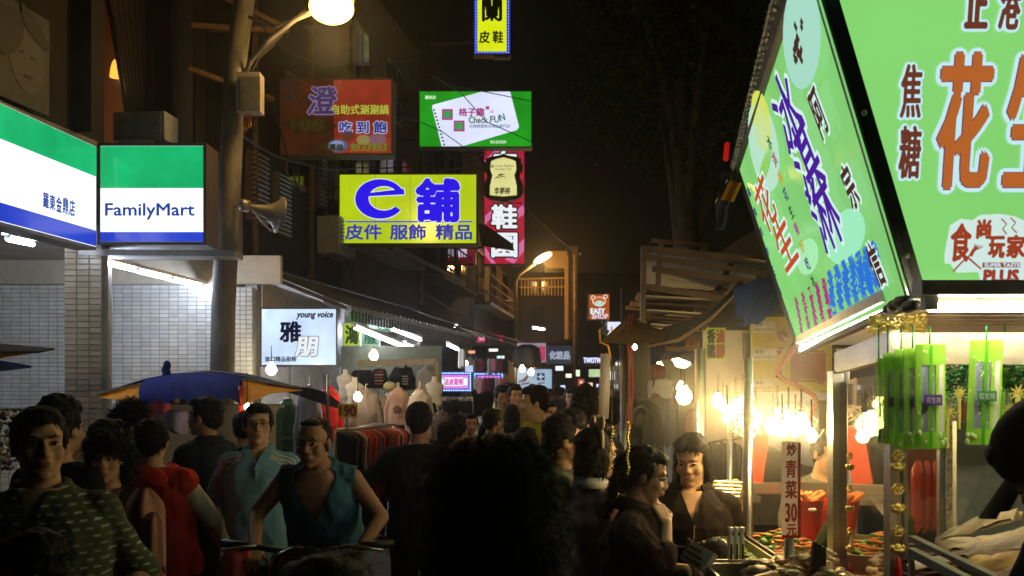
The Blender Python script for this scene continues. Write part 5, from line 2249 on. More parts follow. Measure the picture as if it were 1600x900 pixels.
# ------------------------------------------------------------------ bulbs
M_bulb = glow('bare_bulb', '#fff1cf', 60., 0)
def bulb(label, c, r=.035, mt=None, cord=.25, group=None, cat='light bulb'):
    root = thing('light_bulb', label, cat, c, group)
    m = MB()
    m.lathe(c, [(.0, -r), (r * .6, -r * .8), (r, -r * .1), (r * .85, r * .5), (r * .42, r * 1.1), (r * .38, r * 1.4), (0, r * 1.4)], 14)
    put('bulb_glass', m, mt or M_bulb, root, True)
    m = MB()
    m.lathe(c, [(0, r * 1.38), (r * .45, r * 1.4), (r * .38, r * 1.6), (.005, r * 1.75), (.003, cord), (0, cord)], 10)
    put('socket', m, M_cable, root, True)
    return root


M_bulbw = glow('small_far_bulb', '#ffe6b0', 80., 0)
for (x, y, Y, r, lb) in ((584, 556, 9.6, .045, 'bare bulb hanging under the boutique awning, right of the pale blue sign'),
                         (559, 621, 9.3, .04, 'bare bulb hanging just above the yellow 190 price card'),
                         (424, 578, 9.8, .055, 'glaring bulb right under the pale blue boutique sign'),
                         (386, 636, 6.9, .022, 'small bulb under the blue canopy beside its red post'),
                         (816, 577, 15., .045, 'left one of two bulbs in front of the pale blue cross sign'),
                         (830, 582, 15., .045, 'right one of two bulbs in front of the pale blue cross sign'),
                         (992, 543, 9., .022, 'small bulb under the tan pointed canopy')):
    bulb(lb, W(x, y, Y), r, M_bulbw)

# ------------------------------------------------------------------ blue and orange canopy stall on the left
can = thing('market_canopy', 'low blue and orange canvas canopy with pointed drooping corners and a red post', 'canopy', W(305, 900, 7.2) * V((1, 1, 0)))
ridge = [(150, 616, 7.0), (190, 604, 7.15), (228, 592, 7.3), (265, 585, 7.4), (305, 581, 7.5), (345, 583, 7.5), (380, 589, 7.45), (425, 600, 7.4), (470, 606, 7.35)]
RG = [W(*q) for q in ridge]
def poly_at(P, t):
    t = max(0, min(.9999, t)) * (len(P) - 1)
    i = int(t)
    return P[i].lerp(P[i + 1], t - i)
lowf = [W(*q) for q in ((150, 618, 6.95), (190, 624, 6.8), (228, 632, 6.7), (262, 626, 6.65), (300, 626, 6.65), (340, 624, 6.7), (378, 630, 6.8), (425, 612, 7.0), (470, 608, 7.3))]
def blue_part(u, v):
    t = .24 + .51 * u
    a = poly_at(RG, t)
    b = poly_at(lowf, t)
    sc = .035 * abs(math.sin(u * PI * 4)) - .02
    d = b + V((0, 0, sc * v))
    return a.lerp(d, v) + V((.0, -.10 * math.sin(v * PI) + .012 * math.sin(u * 30), 0))
m = MB()
m.sheet(blue_part, 48, 12)
put('blue_valance', m, M_blue, can, True)
for (t0, t1, nm_) in ((.0, .26, 'orange_flap'), (.74, 1.0, 'orange_flap')):
    def of(u, v):
        t = t0 + (t1 - t0) * u
        return poly_at(RG, t).lerp(poly_at(lowf, t), v) + V((0, .03 + .02 * math.sin(v * PI), -.012))
    m = MB()
    m.sheet(of, 14, 6)
    put(nm_, m, M_orange, can, True)
back = [p_ + V((.1, 1.5, -.12 - .1 * abs(i - 4) / 4)) for i, p_ in enumerate(RG)]
def topf(u, v):
    return poly_at(RG, u).lerp(poly_at(back, u), v) + V((0, 0, .06 * math.sin(v * PI) + .004))
m = MB()
m.sheet(topf, 40, 8)
put('canopy_top', m, cloth('dark_striped_canvas', (.05, .045, .09)), can, True)
for t0 in (0., 1.):
    m = MB()
    a = poly_at(RG, t0)
    m.tube([a, poly_at(RG, .5 if t0 == 0 else .5)], .009, 6)
    put('rib', m, M_steel2, can)
for (x, c_, nm_) in ((377, M_redp, 'post'), (246, M_steel, 'post')):
    m = MB()
    m.tube([W(x, 600, 7.05) * V((1, 1, 0)), W(x, 602, 7.05)], .022, 10)
    put(nm_, m, c_, can, True, label='red canopy post' if x == 377 else None)
m = MB()
m.beam(W(258, 575, 7.55), W(262, 590, 7.5), .05, .05)
m.ell(W(261, 571, 7.5), (.03, .03, .04))
put('finial', m, M_navy, can)
c2 = thing('market_canopy', 'dark pointed canopy tip poking in at the left edge in front of the tiles', 'canopy', W(0, 900, 5.4) * V((1, 1, 0)))
for (pts, mt_) in ((((-60, 525, 5.6), (0, 540, 5.5), (84, 547, 5.4), (60, 552, 5.2), (0, 552, 5.1), (-60, 550, 5.1)), M_brn), (((-60, 552, 5.15), (52, 552, 5.25), (0, 560, 5.15), (-60, 562, 5.1)), M_orange), (((-60, 560, 5.0), (0, 567, 5.0), (48, 575, 5.1), (0, 580, 4.9), (-60, 578, 4.9)), M_navy)):
    m = MB()
    m.slab([W(*q) for q in pts], (0, .02, .012))
    put('canvas', m, mt_, c2)
m = MB()
m.tube([W(-55, 900, 5.4) * V((1, 1, 0)), W(-55, 540, 5.4)], .02, 8)
put('post', m, M_steel2, c2)
# stall counter beneath the blue canopy
stc = thing('drink_stall_counter', 'white counter with plastic cups and a pink bag under the blue canopy', 'counter', W(310, 900, 7.3) * V((1, 1, 0)))
m = MB()
cc = W(310, 900, 7.6) * V((1, 1, 0))
m.box(cc + V((0, 0, .45)), (1.1, .5, .9))
put('cabinet', m, M_white, stc)
m = MB()
m.box(cc + V((0, 0, .92)), (1.2, .6, .04))
put('worktop', m, M_steel, stc)
m = MB()
m.box(cc + V((0, .25, 1.25)), (1.1, .03, .5))
m.box(cc + V((0, .2, 1.52)), (1.2, .3, .03))
put('back_shelf', m, M_cream, stc)
for k in range(9):
    q = cc + V((-.45 + .11 * k, .15, 1.545))
    cu = thing('plastic_cup_stack', 'stack of pale plastic cups on the shelf under the blue canopy', 'cups', q, 'cup stacks under the blue canopy')
    m = MB()
    m.lathe(q, [(.026, 0), (.036, .10), (.038, .12 + .02 * (k % 3)), (.034, .12 + .02 * (k % 3))], 12, caps=True)
    put('cups', m, mat('pale_plastic', (.6, .55, .5), .3), cu, True)
for (x, y, w_, h_, c_, lb) in ((250, 625, .14, .2, (.5, .10, .16), 'pink plastic bag hanging from the steel canopy post'), (270, 640, .2, .16, (.35, .3, .5), 'lilac plastic bag beside the pink bag under the canopy')):
    b_ = thing('plastic_bag', lb, 'bag', W(x, y + 30, 7.0))
    m = MB()
    hung_cloth(m, W(x, y, 7.0), w_, h_, w_ * .7, x, 24, 4, -.1)
    put('bag_body', m, cloth('bag_%d' % x, c_), b_, True)

# trinket rack at far left
tk = thing('trinket_rack', 'wire rack of glittering trinkets at the left edge below the dark canopy', 'rack', W(0, 900, 4.6) * V((1, 1, 0)))
m = MB()
for k in range(8):
    x = -50 + 13 * k
    m.tube([W(x, 640, 4.6), W(x, 760, 4.6)], .005, 5)
for yy in (640, 680, 720):
    m.tube([W(-60, yy, 4.6), W(44, yy, 4.6)], .006, 5)
m.tube([W(44, 636, 4.6), W(44, 900, 4.6) * V((1, 1, 0))], .012, 6)
put('wire_frame', m, M_steel, tk)
m = MB()
rt = random.Random(5)
for k in range(240):
    q = W(rt.uniform(-55, 42), rt.uniform(643, 735), 4.55 + rt.uniform(-.03, .03))
    R = Matrix.Rotation(rt.uniform(0, 3), 3, 'X') @ Matrix.Rotation(rt.uniform(0, 3), 3, 'Z')
    m.box(q, (rt.uniform(.008, .04), .006, rt.uniform(.008, .03)), R)
put('trinkets', m, mat('trinket_metal', (.6, .52, .45), .25, .7, var=.5, scale=60, island=.6), tk, stuff=True)
dd = thing('dark_umbrella', 'closed dark umbrella standing against the tiled wall below the lamp post', 'umbrella', W(262, 600, 8.5) * V((1, 1, 0)))
m = MB()
m.cap(W(262, 600, 8.5) * V((1, 1, 0)) + V((0, 0, .1)), .02, W(261, 590, 8.5), .035)
put('furled_canopy', m, C_navy, dd, True)

# ------------------------------------------------------------------ clothes stall
def hung_garment(label, px, y0, y1, wpx, Y, c, kind='hoodie', name='hanging_hoodie', group='garments hung on the clothes stall', prints=None, dummy=False):
    k = Y / FPX
    top_ = W(px, y0, Y)
    w, h = wpx * k, (y1 - y0) * k
    r = thing(name, label, 'garment', top_ - V((0, 0, h)), group)
    def Q(x, y, z):
        return top_ + V((x * w, y * w, -z * h))
    m = MB()
    secs = []
    for (z, rx, ry) in ((1., .33, .17), (.9, .36, .19), (.6, .35, .18), (.32, .36, .17), (.22, .30, .14), (.17, .15, .10)):
        p_ = Q(0, 0, z)
        secs.append((p_.x, p_.y, p_.z, rx * w, ry * w))
    m.loft(secs, 18)
    for q in (-1, 1):
        m.cap(Q(q * .26, 0, .26), .095 * w, Q(q * .43, -.03, .62), .075 * w, 10)
        m.cap(Q(q * .43, -.03, .62), .075 * w, Q(q * .44, -.06, .95), .06 * w, 10)
    if kind == 'hoodie':
        m.ell(Q(0, .06, .15), (.17 * w, .12 * w, .10 * w))
        m.ell(Q(0, -.09, .22), (.14 * w, .07 * w, .05 * w))
        m.ell(Q(0, -.17, .75), (.2 * w, .05 * w, .1 * w))
    me = remesh(m, max(.008, w * .022), 3)
    me.update()
    ns = [v.normal.copy() for v in me.vertices]
    for v, n in zip(me.vertices, ns):
        a = noise.noise(V((v.co.x * 11, v.co.y * 11, v.co.z * 5)))
        v.co += n * w * .035 * (1 - 2 * abs(a))
    put('garment_body', me, c, r, True, True) if False else None
    off = org(r)
    for v in me.vertices:
        v.co -= off
    b_ = put('garment_body', me, c, r, True, True)
    m = MB()
    m.tube([Q(-.3, .03, .2), Q(0, .02, .1), Q(.3, .03, .2)], .006, 6)
    m.tube([Q(0, .02, .1), Q(0, .02, .02), Q(.03, .02, -.01), Q(.05, .02, .02)], .004, 6)
    put('hanger', m, M_steel, r)
    if dummy:
        m = MB()
        m.cap(Q(0, 0, .2), .07 * w, Q(0, 0, .0), .055 * w)
        m.ell(Q(0, 0, -.02), (.07 * w, .07 * w, .03 * w))
        put('dummy_neck', m, mat('dummy_plastic', (.6, .48, .38), .4), r, True)
    if prints:
        F = Face(Q(-.5, -.26, 1), (1, 0, 0), (0, 0, 1))
        for (kd, cx, cz, sx, sz, col) in prints:
            m = MB()
            if kd == 'e':
                m.ell(F.P((cx + .5) * w, (1 - cz) * h, 0), (sx * w, .012, sz * w), None, 14, 8)
            else:
                m.box(F.P((cx + .5) * w, (1 - cz) * h, 0), (sx * w, .02, sz * w))
            put('print', m, col, b_, True)
    return r


C_pt = cloth('print_brown', (.22, .13, .09))
C_bk2 = cloth('garment_black', (.014, .014, .016))
hung_garment('dark green jacket hanging at the left end of the clothes stall', 449, 612, 712, 44, 9.3, cloth('garment_green', (.03, .07, .035)))
hung_garment('blue grey hooded top hanging between the green jacket and the red one', 483, 588, 716, 46, 9.2, cloth('garment_blue_grey', (.20, .21, .30)))
hung_garment('bright red hooded top hanging behind the boutique sign', 514, 594, 690, 46, 9.5, cloth('garment_red', (.38, .02, .02)))
hung_garment('grey brown hooded top turned away, behind the 190 price card', 571, 600, 690, 58, 9.6, cloth('garment_taupe', (.15, .12, .12)))
hung_garment('small black jacket with pale lining hung high under the awning', 566, 574, 606, 40, 11.0, C_bk2, 'jacket')
g_ = hung_garment('black top with white and red stripes hung high on the rail', 593, 570, 606, 26, 11.0, C_bk2, 'jacket', prints=[('b', 0, .3 + .13 * i, .5, .07, C_wht if i % 2 else C_red) for i in range(5)])
hung_garment('black hooded top with white collar and small white lines, high on the rail', 629, 568, 608, 42, 11.2, C_bk2, prints=[('e', 0, .08, .13, .10, C_wht)] + [('b', .12, .5 + .1 * i, .22, .035, C_wht) for i in range(4)])
hung_garment('pale grey hooded vest hung at the right end of the rail', 665, 568, 626, 36, 11.2, cloth('garment_pale_grey', (.42, .42, .44)))
hung_garment('cream top with dark sleeve ends half hidden behind the taupe hooded top', 598, 612, 662, 26, 10.4, cloth('garment_cream', (.5, .42, .34)))
hung_garment('pink hooded top with a brown printed patch on a dummy', 622, 600, 664, 42, 10.2, cloth('garment_pink', (.62, .40, .34)), dummy=True, prints=[('e', 0, .62, .16, .14, C_pt), ('e', 0, .62, .09, .07, C_wht)])
hung_garment('white hooded top with two dark round printed patches on a dummy', 657, 598, 690, 46, 9.9, cloth('garment_white', (.60, .52, .48)), dummy=True, prints=[('e', -.13, .36, .09, .07, C_pt), ('e', .13, .36, .09, .07, C_pt), ('e', 0, .52, .06, .05, C_pt)])
hung_garment('small dark patterned top under the yellow price card', 690, 637, 690, 32, 9.6, cloth('garment_patterned', (.14, .10, .10), var=.8, scale=40))
hung_garment('narrow red top between cream top and pink hooded top', 606, 628, 672, 22, 10.6, cloth('garment_red', '#000000'), 'jacket')
rt = random.Random(61)
gcs = [cloth('garment_cream', '#000000'), C_bk2, cloth('garment_pink', '#000000'), cloth('garment_taupe', '#000000'), cloth('garment_red', '#000000'), cloth('garment_pale_grey', '#000000'), cloth('garment_blue_grey', '#000000')]
for k in range(11):
    hung_garment('garment in the back row of the clothes stall, half covered by those in front', 540 + k * 13.5, 604 + rt.uniform(-6, 8), 668 + rt.uniform(-4, 20), rt.uniform(24, 32), 11.9, gcs[k % 7], 'jacket', group='back row of garments')
for k, (x, y, Y) in enumerate(((679, 602, 10.4), (554, 604, 10.2), (540, 590, 10.6))):
    d_ = thing('torso_dummy', ['small white torso form at the right end of the stall', 'small white torso form behind the taupe hooded top', 'small white torso form just right of the boutique sign'][k], 'dummy', W(x, y + 34, Y))
    q = W(x, y + 34, Y)
    m = MB()
    m.loft([(q.x, q.y, q.z + a, b, b * .6) for a, b in ((0, .08), (.05, .085), (.12, .07), (.19, .095), (.24, .10), (.27, .05), (.29, .03), (.33, .03))], 14)
    put('torso_form', m, mat('white_dummy', (.68, .64, .60), .4), d_, True)
hat = thing('knitted_beret', 'pale yellow knitted beret perched between the striped top and the pink hooded top', 'hat', W(609, 612, 10.3))
m = MB()
m.ell(W(609, 604, 10.3), (.072, .06, .055))
put('crown', m, cloth('pale_yellow_knit', (.5, .45, .25)), hat, True)
rail = thing('garment_rail', 'cream wooden rail high under the awning holding the row of tops', 'rail', W(640, 566, 11.3))
m = MB()
m.beam(W(560, 568, 11.3), W(682, 565, 11.3), .05, .07)
m.beam(W(682, 565, 11.3), W(682, 900, 11.3) * V((1, 1, 0)), .05, .05)
put('rail_bar', m, M_cream, rail)
bw = thing('stall_back_wall', 'lime green painted back wall of the clothes stall', 'wall', W(600, 600, 12.6) * V((1, 1, 0)))
m = MB()
a, b = W(532, 600, 12.6), W(690, 600, 12.6)
m.slab([V((a.x, 12.6, .2)), V((b.x, 12.6, .2)), V((b.x, 12.6, 2.2)), V((a.x, 12.6, 2.2))], (0, .05, 0))
put('board', m, mat('lime_paint', (.11, .11, .06), .6), bw)
rk = thing('clothes_rack', 'chrome rack packed with red, black and cream garments below the 190 price card', 'rack', W(575, 900, 8.3) * V((1, 1, 0)))
m = MB()
m.tube([W(525, 672, 8.0), W(616, 664, 8.9)], .014, 8)
for q in (W(525, 672, 8.0), W(616, 664, 8.9)):
    m.tube([q, q * V((1, 1, 0))], .014, 8)
put('rack_frame', m, M_steel, rk, True)
rg = random.Random(8)
cols = [C_red, C_bk2, cloth('garment_cream', '#000000'), cloth('garment_rust', (.22, .07, .03)), cloth('garment_wine', (.18, .02, .03)), C_brn, cloth('garment_taupe', '#000000')]
for k in range(24):
    t = k / 23
    q = W(525, 672, 8.0).lerp(W(616, 664, 8.9), t)
    g1 = thing('hanging_garment', 'garment squeezed in the row on the chrome clothes rack', 'garment', q - V((0, 0, .7)), 'garments on the chrome rack')
    m = MB()
    L_ = rg.uniform(.5, .72)
    w_ = rg.uniform(.17, .22)
    secs = []
    for z, f in ((0.03, .12), (.07, .7), (.12, 1.), (.4, .9), (1., 1.1)):
        secs.append((q.x + .05 * f, q.y - .05 + .02 * math.sin(k), q.z - z * L_, .022, w_ * f))
    m.loft(secs[::-1], 14, Matrix.Translation(q) @ Matrix.Rotation(.5, 4, 'Z') @ Matrix.Translation(-q))
    put('garment_body', m, rg.choice(cols), g1, True)
    m = MB()
    m.tube([q + V((0, 0, -.03)), q + V((0, 0, .02)), q + V((.01, 0, .03))], .003, 5)
    put('hanger', m, M_steel, g1)
pc = thing('price_card', 'yellow card reading 190 in red brown digits on a steel pole', 'price card', W(542, 900, 8.0) * V((1, 1, 0)))
F_ = Face(W(528, 652, 8.0), (1, 0, 0), (0, 0, 1))
put('card', frect(F_, 528, 631, 558.5, 652, 0, .006), film('yellow_card', '#d8c830', .0, .6), pc)
write(F_, '190', (531, 634, 556, 650), mat('red_brown_ink', (.28, .05, .02), .6), pc, out=.006, bold=.006)
m = MB()
m.tube([W(512, 600, 8.05) * V((1, 1, 0)), W(512, 585, 8.05)], .012, 8)
m.tube([W(543, 652, 8.02), W(543, 672, 8.02)], .006, 6)
put('pole', m, M_steel, pc, True)

# green booth and its hanging goods
gb = thing('green_booth', 'grass green booth counter below the nearer LED board', 'counter', W(712, 900, 12.5) * V((1, 1, 0)))
m = MB()
a, b = W(688, 660, 12.5), W(737, 660, 12.5)
m.box(((a.x + b.x) / 2, 12.8, .72), (b.x - a.x, .6, 1.42))
put('counter_body', m, mat('grass_green_paint', (.12, .24, .03), .6), gb)
m = MB()
m.box(((a.x + b.x) / 2, 12.45, 1.40), (b.x - a.x + .02, .02, .16))
put('black_drape', m, C_bk2, gb)
m = MB()
rt = random.Random(15)
for k in range(60):
    q = V((rt.uniform(a.x, b.x), rt.uniform(12.5, 12.9), 1.47 + rt.uniform(0, .04)))
    m.box(q, (.05, .03, .05), Matrix.Rotation(rt.uniform(0, 3), 3, 'Z'))
put('small_goods', m, mat('trinket_metal', '#000000'), gb, stuff=True)
rt = random.Random(25)
bagc = [C_bk2, C_brn, cloth('bag_cream', (.35, .3, .25)), cloth('bag_wine', (.14, .02, .04)), cloth('bag_pink', (.45, .15, .2))]
for k in range(16):
    x = 742 + k * 3.2 + rt.uniform(-1, 1)
    y = 560 if k % 2 else 590
    q = W(x + (0 if k % 2 else -4), y, 14.6)
    b_ = thing('hanging_bag', 'small bag or shoe pair hung in the row around the farther LED board', 'bag', q - V((0, 0, .25)), 'bags hung by the farther LED board')
    m = MB()
    hung_cloth(m, q, .09 + .04 * rt.random(), .16 + .08 * rt.random(), .06, k, 12, 3, 0)
    put('bag_body', m, bagc[k % 5], b_, True)
    m = MB()
    m.tube([q + V((-.02, 0, -.02)), q + V((0, 0, .06)), q + V((.02, 0, -.02))], .005, 4)
    put('strap', m, C_bk2, b_)
for (x, y, w_, h_, c_, lb) in ((823, 538, .42, .36, C_bk2, 'large round black bag hanging in front of the pink and white sign'),
                               (788, 560, .35, .9, C_brn, 'long brown cloth hanging from the second awning'),
                               (722, 545, .12, .3, cloth('bag_cream', '#000000'), 'pale glove shaped article hanging left of the dark awning end')):
    b_ = thing('hanging_cloth', lb, 'cloth', W(x, y + 20, 15.5))
    m = MB()
    hung_cloth(m, W(x, y, 15.5), w_, h_, w_ * .5, x * 1., 28, 4, .1)
    put('cloth_body', m, c_, b_, True)
for k, x in enumerate((752, 762, 772, 782)):
    h_ = thing('dark_hat', 'dark round cap in the row under the second awning', 'hat', W(x, 566, 15.), 'caps under the second awning')
    m = MB()
    m.ell(W(x, 568, 15.), (.05, .06, .055))
    put('cap_crown', m, C_bk2, h_, True)

# ------------------------------------------------------------------ shed, canopies and stalls on the right
sh = thing('corrugated_shed', 'raised corrugated iron lean-to roof with dark steel beams above the right stalls', 'shed', W(1100, 900, 10.2) * V((1, 1, 0)))
M_sheet = mat('warm_zinc_sheet', (.50, .43, .31), .55, .35, var=.3, scale=3, bump=.1)
def ppt(c, u, v):
    return c[0].lerp(c[1], u).lerp(c[3].lerp(c[2], u), v)
c_ = [W(1006, 388, 9.6), W(1212, 408, 9.0), W(1170, 472, 10.4), W(1004, 446, 10.8)]
def corr(n, amp):
    def f(u, v):
        q = ppt(c_, u, v)
        return q + V((0, -amp * math.sin(v * n * 2 * PI), 0))
    return f
m = MB()
m.sheet(corr(9, .018), 4, 108)
put('corrugated_panel', m, M_sheet, sh)
for (a, b, w_) in (((1003, 388), (1215, 410), .06), ((1003, 400), (1200, 428), .05), ((1020, 420), (1185, 442), .06), ((1003, 447), (1172, 473), .06)):
    m = MB()
    m.beam(W(a[0], a[1], 9.4), W(b[0], b[1], 9.1), .06, w_)
    put('beam', m, M_caseb, sh)
for (x0, y0, x1, y1) in ((1006, 385, 1004, 520), (1030, 398, 1028, 445), (1142, 412, 1120, 455), (1186, 405, 1186, 450), (1033, 375, 1033, 388), (1101, 382, 1101, 396)):
    m = MB()
    m.beam(W(x0, y0, 9.35), W(x1, y1, 9.35), .05, .05, (0, 1, 0))
    put('post', m, M_caseb, sh)
m = MB()
m.beam(W(1018, 376, 9.35), W(1105, 384, 9.35), .04, .04)
put('top_rail', m, M_rust, sh)
for k in range(7):
    m = MB()
    y = 452 + k * 11
    m.slab([W(1002 + k * 3, y, 9.8), W(1130 - k * 6, y + 7, 9.6), W(1128 - k * 6, y + 12, 9.9), W(1002 + k * 3, y + 6, 10.1)], (0, 0, .015))
    put('slat', m, M_sheet if k % 2 else M_rust, sh)
m = MB()
a = W(1003, 470, 10.6)
m.box(V((1.9, 11.0, 1.9)), (1.3, .1, 1.8))
put('back_wall', m, M_dark, sh)
m = MB()
rt = random.Random(9)
for k in range(30):
    q = W(rt.uniform(1003, 1110), rt.uniform(455, 520), 10.2)
    m.box(q, (rt.uniform(.1, .4), .1, rt.uniform(.02, .12)), Matrix.Rotation(rt.uniform(-.4, .4), 3, 'Y'))
put('roof_clutter', m, M_tan, sh)

def cloth_sheet(root, name, pts_top, pts_bot, mt, sag=.0, nu=24, nv=8, wave=.01):
    A, B = [W(*q) for q in pts_top], [W(*q) for q in pts_bot]
    def f(u, v):
        q = poly_at(A, u).lerp(poly_at(B, u), v)
        return q + V((0, -wave * math.sin(u * 25 + v * 3), -sag * math.sin(v * PI)))
    m = MB()
    m.sheet(f, nu, nv)
    return put(name, m, mt, root, True)


tc_ = thing('tan_canopy', 'tan and brown pointed canvas canopy rising to a peak, tied with red strings', 'canopy', W(975, 900, 6.4) * V((1, 1, 0)))
cloth_sheet(tc_, 'canvas', [(984, 492, 6.6), (986, 494, 6.6), (990, 497, 6.6), (1042, 520, 6.6)], [(938, 534, 6.2), (965, 537, 6.0), (1000, 538, 5.9), (1035, 533, 6.1)], M_tan)
cloth_sheet(tc_, 'canvas_side', [(984, 491, 6.62), (975, 504, 6.9), (960, 520, 7.2)], [(984, 493, 6.6), (962, 512, 6.4), (938, 535, 6.2)], M_brn)
m = MB()
m.tube([W(976, 600, 6.3) * V((1, 1, 0)), W(977, 526, 6.3)], .034, 12)
put('post', m, M_steel2, tc_, True)
for k, dx in enumerate((0, 5)):
    m = MB()
    m.tube([W(984 + dx, 492, 6.5), W(981 + dx, 530, 6.2), W(984 + dx, 600, 6.2), W(980 + dx, 670, 6.2)], .007, 6)
    put('red_string', m, mat('red_string', (.5, .05, .03), .6), tc_)
lc_ = thing('long_canopy', 'long sagging dark canvas canopy edge sweeping up towards the green sign', 'canopy', W(1100, 900, 6.5) * V((1, 1, 0)))
cloth_sheet(lc_, 'canvas', [(1035, 512, 7.4), (1080, 500, 7.2), (1120, 474, 6.8), (1155, 444, 6.4)], [(1012, 540, 6.4), (1060, 530, 6.2), (1110, 497, 6.0), (1160, 449, 5.8)], M_brn, .05)
cloth_sheet(lc_, 'pale_edge', [(1012, 539, 6.38), (1060, 529, 6.18), (1110, 496, 5.98), (1158, 449, 5.78)], [(1014, 543, 6.36), (1062, 534, 6.16), (1110, 503, 5.96), (1158, 453, 5.76)], cloth('sunned_canvas', (.45, .30, .16)))
m = MB()
for x0, y0, x1, y1 in ((1060, 530, 1170, 515), (1090, 515, 1160, 440), (1040, 545, 1172, 545)):
    m.beam(W(x0, y0, 6.3), W(x1, y1, 6.2), .03, .03)
put('pole_frame', m, M_rust, lc_)
nv = thing('navy_valance', 'navy canvas flap hanging like a rounded tongue beside the slanted green sign', 'canvas flap', W(1187, 900, 5.4) * V((1, 1, 0)))
cloth_sheet(nv, 'canvas', [(1145, 452, 5.3), (1170, 440, 5.3), (1200, 432, 5.3), (1232, 424, 5.3)], [(1149, 488, 5.2), (1166, 507, 5.2), (1186, 506, 5.2), (1236, 462, 5.2)], M_navy)
bf = thing('blue_flap', 'bright blue canvas flap with an orange end hanging behind the tan canopy', 'canvas flap', W(1055, 900, 6.8) * V((1, 1, 0)))
cloth_sheet(bf, 'canvas', [(1015, 532, 6.7), (1050, 528, 6.7), (1095, 528, 6.7)], [(1016, 572, 6.6), (1036, 562, 6.6), (1060, 560, 6.6), (1095, 572, 6.6)], M_blue)
cloth_sheet(bf, 'orange_end', [(1074, 524, 6.6), (1095, 524, 6.6)], [(1070, 542, 6.58), (1095, 550, 6.58)], M_orange)
# hanging inflatable tube and red string
tb = thing('inflatable_tube', 'clear plastic tube hanging by an orange string right of the lane', 'toy', W(944, 655, 5.4))
m = MB()
m.tube([W(946, 553, 5.4), W(945, 600, 5.4), W(943, 654, 5.4)], [.028, .031, .029], 14)
put('tube_body', m, film('clear_plastic_film', '#cfc8c4', .45), tb, True)
m = MB()
m.tube([W(936, 515, 5.5), W(938, 535, 5.42), W(950, 540, 5.4), W(954, 560, 5.4), (W(946, 552, 5.4))], .006, 6)
put('string', m, M_orange, tb)

# pale curtain wall with posters, yellow board
pw = thing('stall_side_wall', 'pale plastic side wall of the stall with a lime poster strip, left of the yellow board', 'wall', W(1135, 900, 5.9) * V((1, 1, 0)))
m = MB()
a, b = W(1100, 600, 5.9), W(1172, 600, 5.9)
m.box(((a.x + b.x) / 2, 5.93, 1.03), (b.x - a.x, .04, 2.0))
put('sheet', m, mat('pale_plastic_sheet', (.62, .56, .50), .4, var=.15), pw)
F_ = Face(W(1100, 700, 5.89), (1, 0, 0), (0, 0, 1))
put('lime_poster', frect(F_, 1103, 512, 1134, 562, 0, .003), mat('lime_poster_print', (.45, .60, .06), .5), pw)
for i, ch in enumerate('香滷豬腳'):
    write(F_, ch, (1105 + 14 * (i % 2), 515 + 23 * (i // 2), 1117 + 14 * (i % 2), 536 + 23 * (i // 2)), mat('red_brown_ink', '#000000') if i % 2 else M_prd, pw, out=.004, bold=.004)
m = MB()
m.tube([W(1168, 520, 5.8), W(1172, 600, 5.8) * V((1, 1, 0))], .03, 10)
put('post', m, M_steel2, pw, True)
yb = thing('yellow_board', 'yellow board with a brown brushed character and white phone number labels', 'sign board', W(1228, 900, 5.6) * V((1, 1, 0)))
F_ = Face(W(1173, 622, 5.6), (1, 0, 0), (0, 0, 1))
put('board', frect(F_, 1174, 495, 1300, 612, 0, .03), mat('mustard_paint', (.50, .40, .03), .5, var=.15), yb)
put('frame', frect(F_, 1172, 613, 1302, 626, .004, .05), M_steel, yb)
M_bri = mat('brown_red_ink', (.30, .07, .02), .55)
write(F_, '図', (1240, 552, 1284, 596), M_bri, yb, out=.006, bold=.02)
for pts, rr_ in ((((1214, 519), (1222, 526), (1229, 529)), [.01, .03, .02]), (((1214, 545), (1220, 549)), [.015, .02]), (((1250, 530), (1238, 545), (1218, 575), (1216, 588), (1224, 592)), [.03, .02, .012, .02, .01])):
    m = MB()
    m.tube([F_.P(*F_.uv(*q), .005) for q in pts], rr_, 8)
    put('brush_stroke', m, M_bri, yb, True)
for i, y in enumerate((502, 545, 593)):
    put('label_card', frect(F_, 1176, y, 1211, y + 18, .006, .003), mat('white_card', (.6, .57, .48), .6), yb)
    write(F_, '陳新', (1179, y + 1.5, 1192, y + 8), M_prd, yb, out=.010)
    write(F_, '0952337876', (1178, y + 11, 1209, y + 16), M_prd, yb, out=.010)
put('label_card', frect(F_, 1306, 545, 1340, 560, .006, .003), mat('white_card', '#000000'), yb)
oc = thing('orange_cable', 'thick orange brown cable looping down over the yellow board', 'cable', W(1250, 640, 5.2))
m = MB()
pp = [(1256, 530), (1244, 545), (1222, 570), (1214, 582), (1222, 592), (1250, 605), (1272, 618), (1276, 628), (1268, 645), (1262, 672)]
m.tube([W(x, y, 5.2) for x, y in pp], .013, 8)
put('cable_run', m, mat('orange_cable_skin', (.42, .13, .04), .4), oc, True)

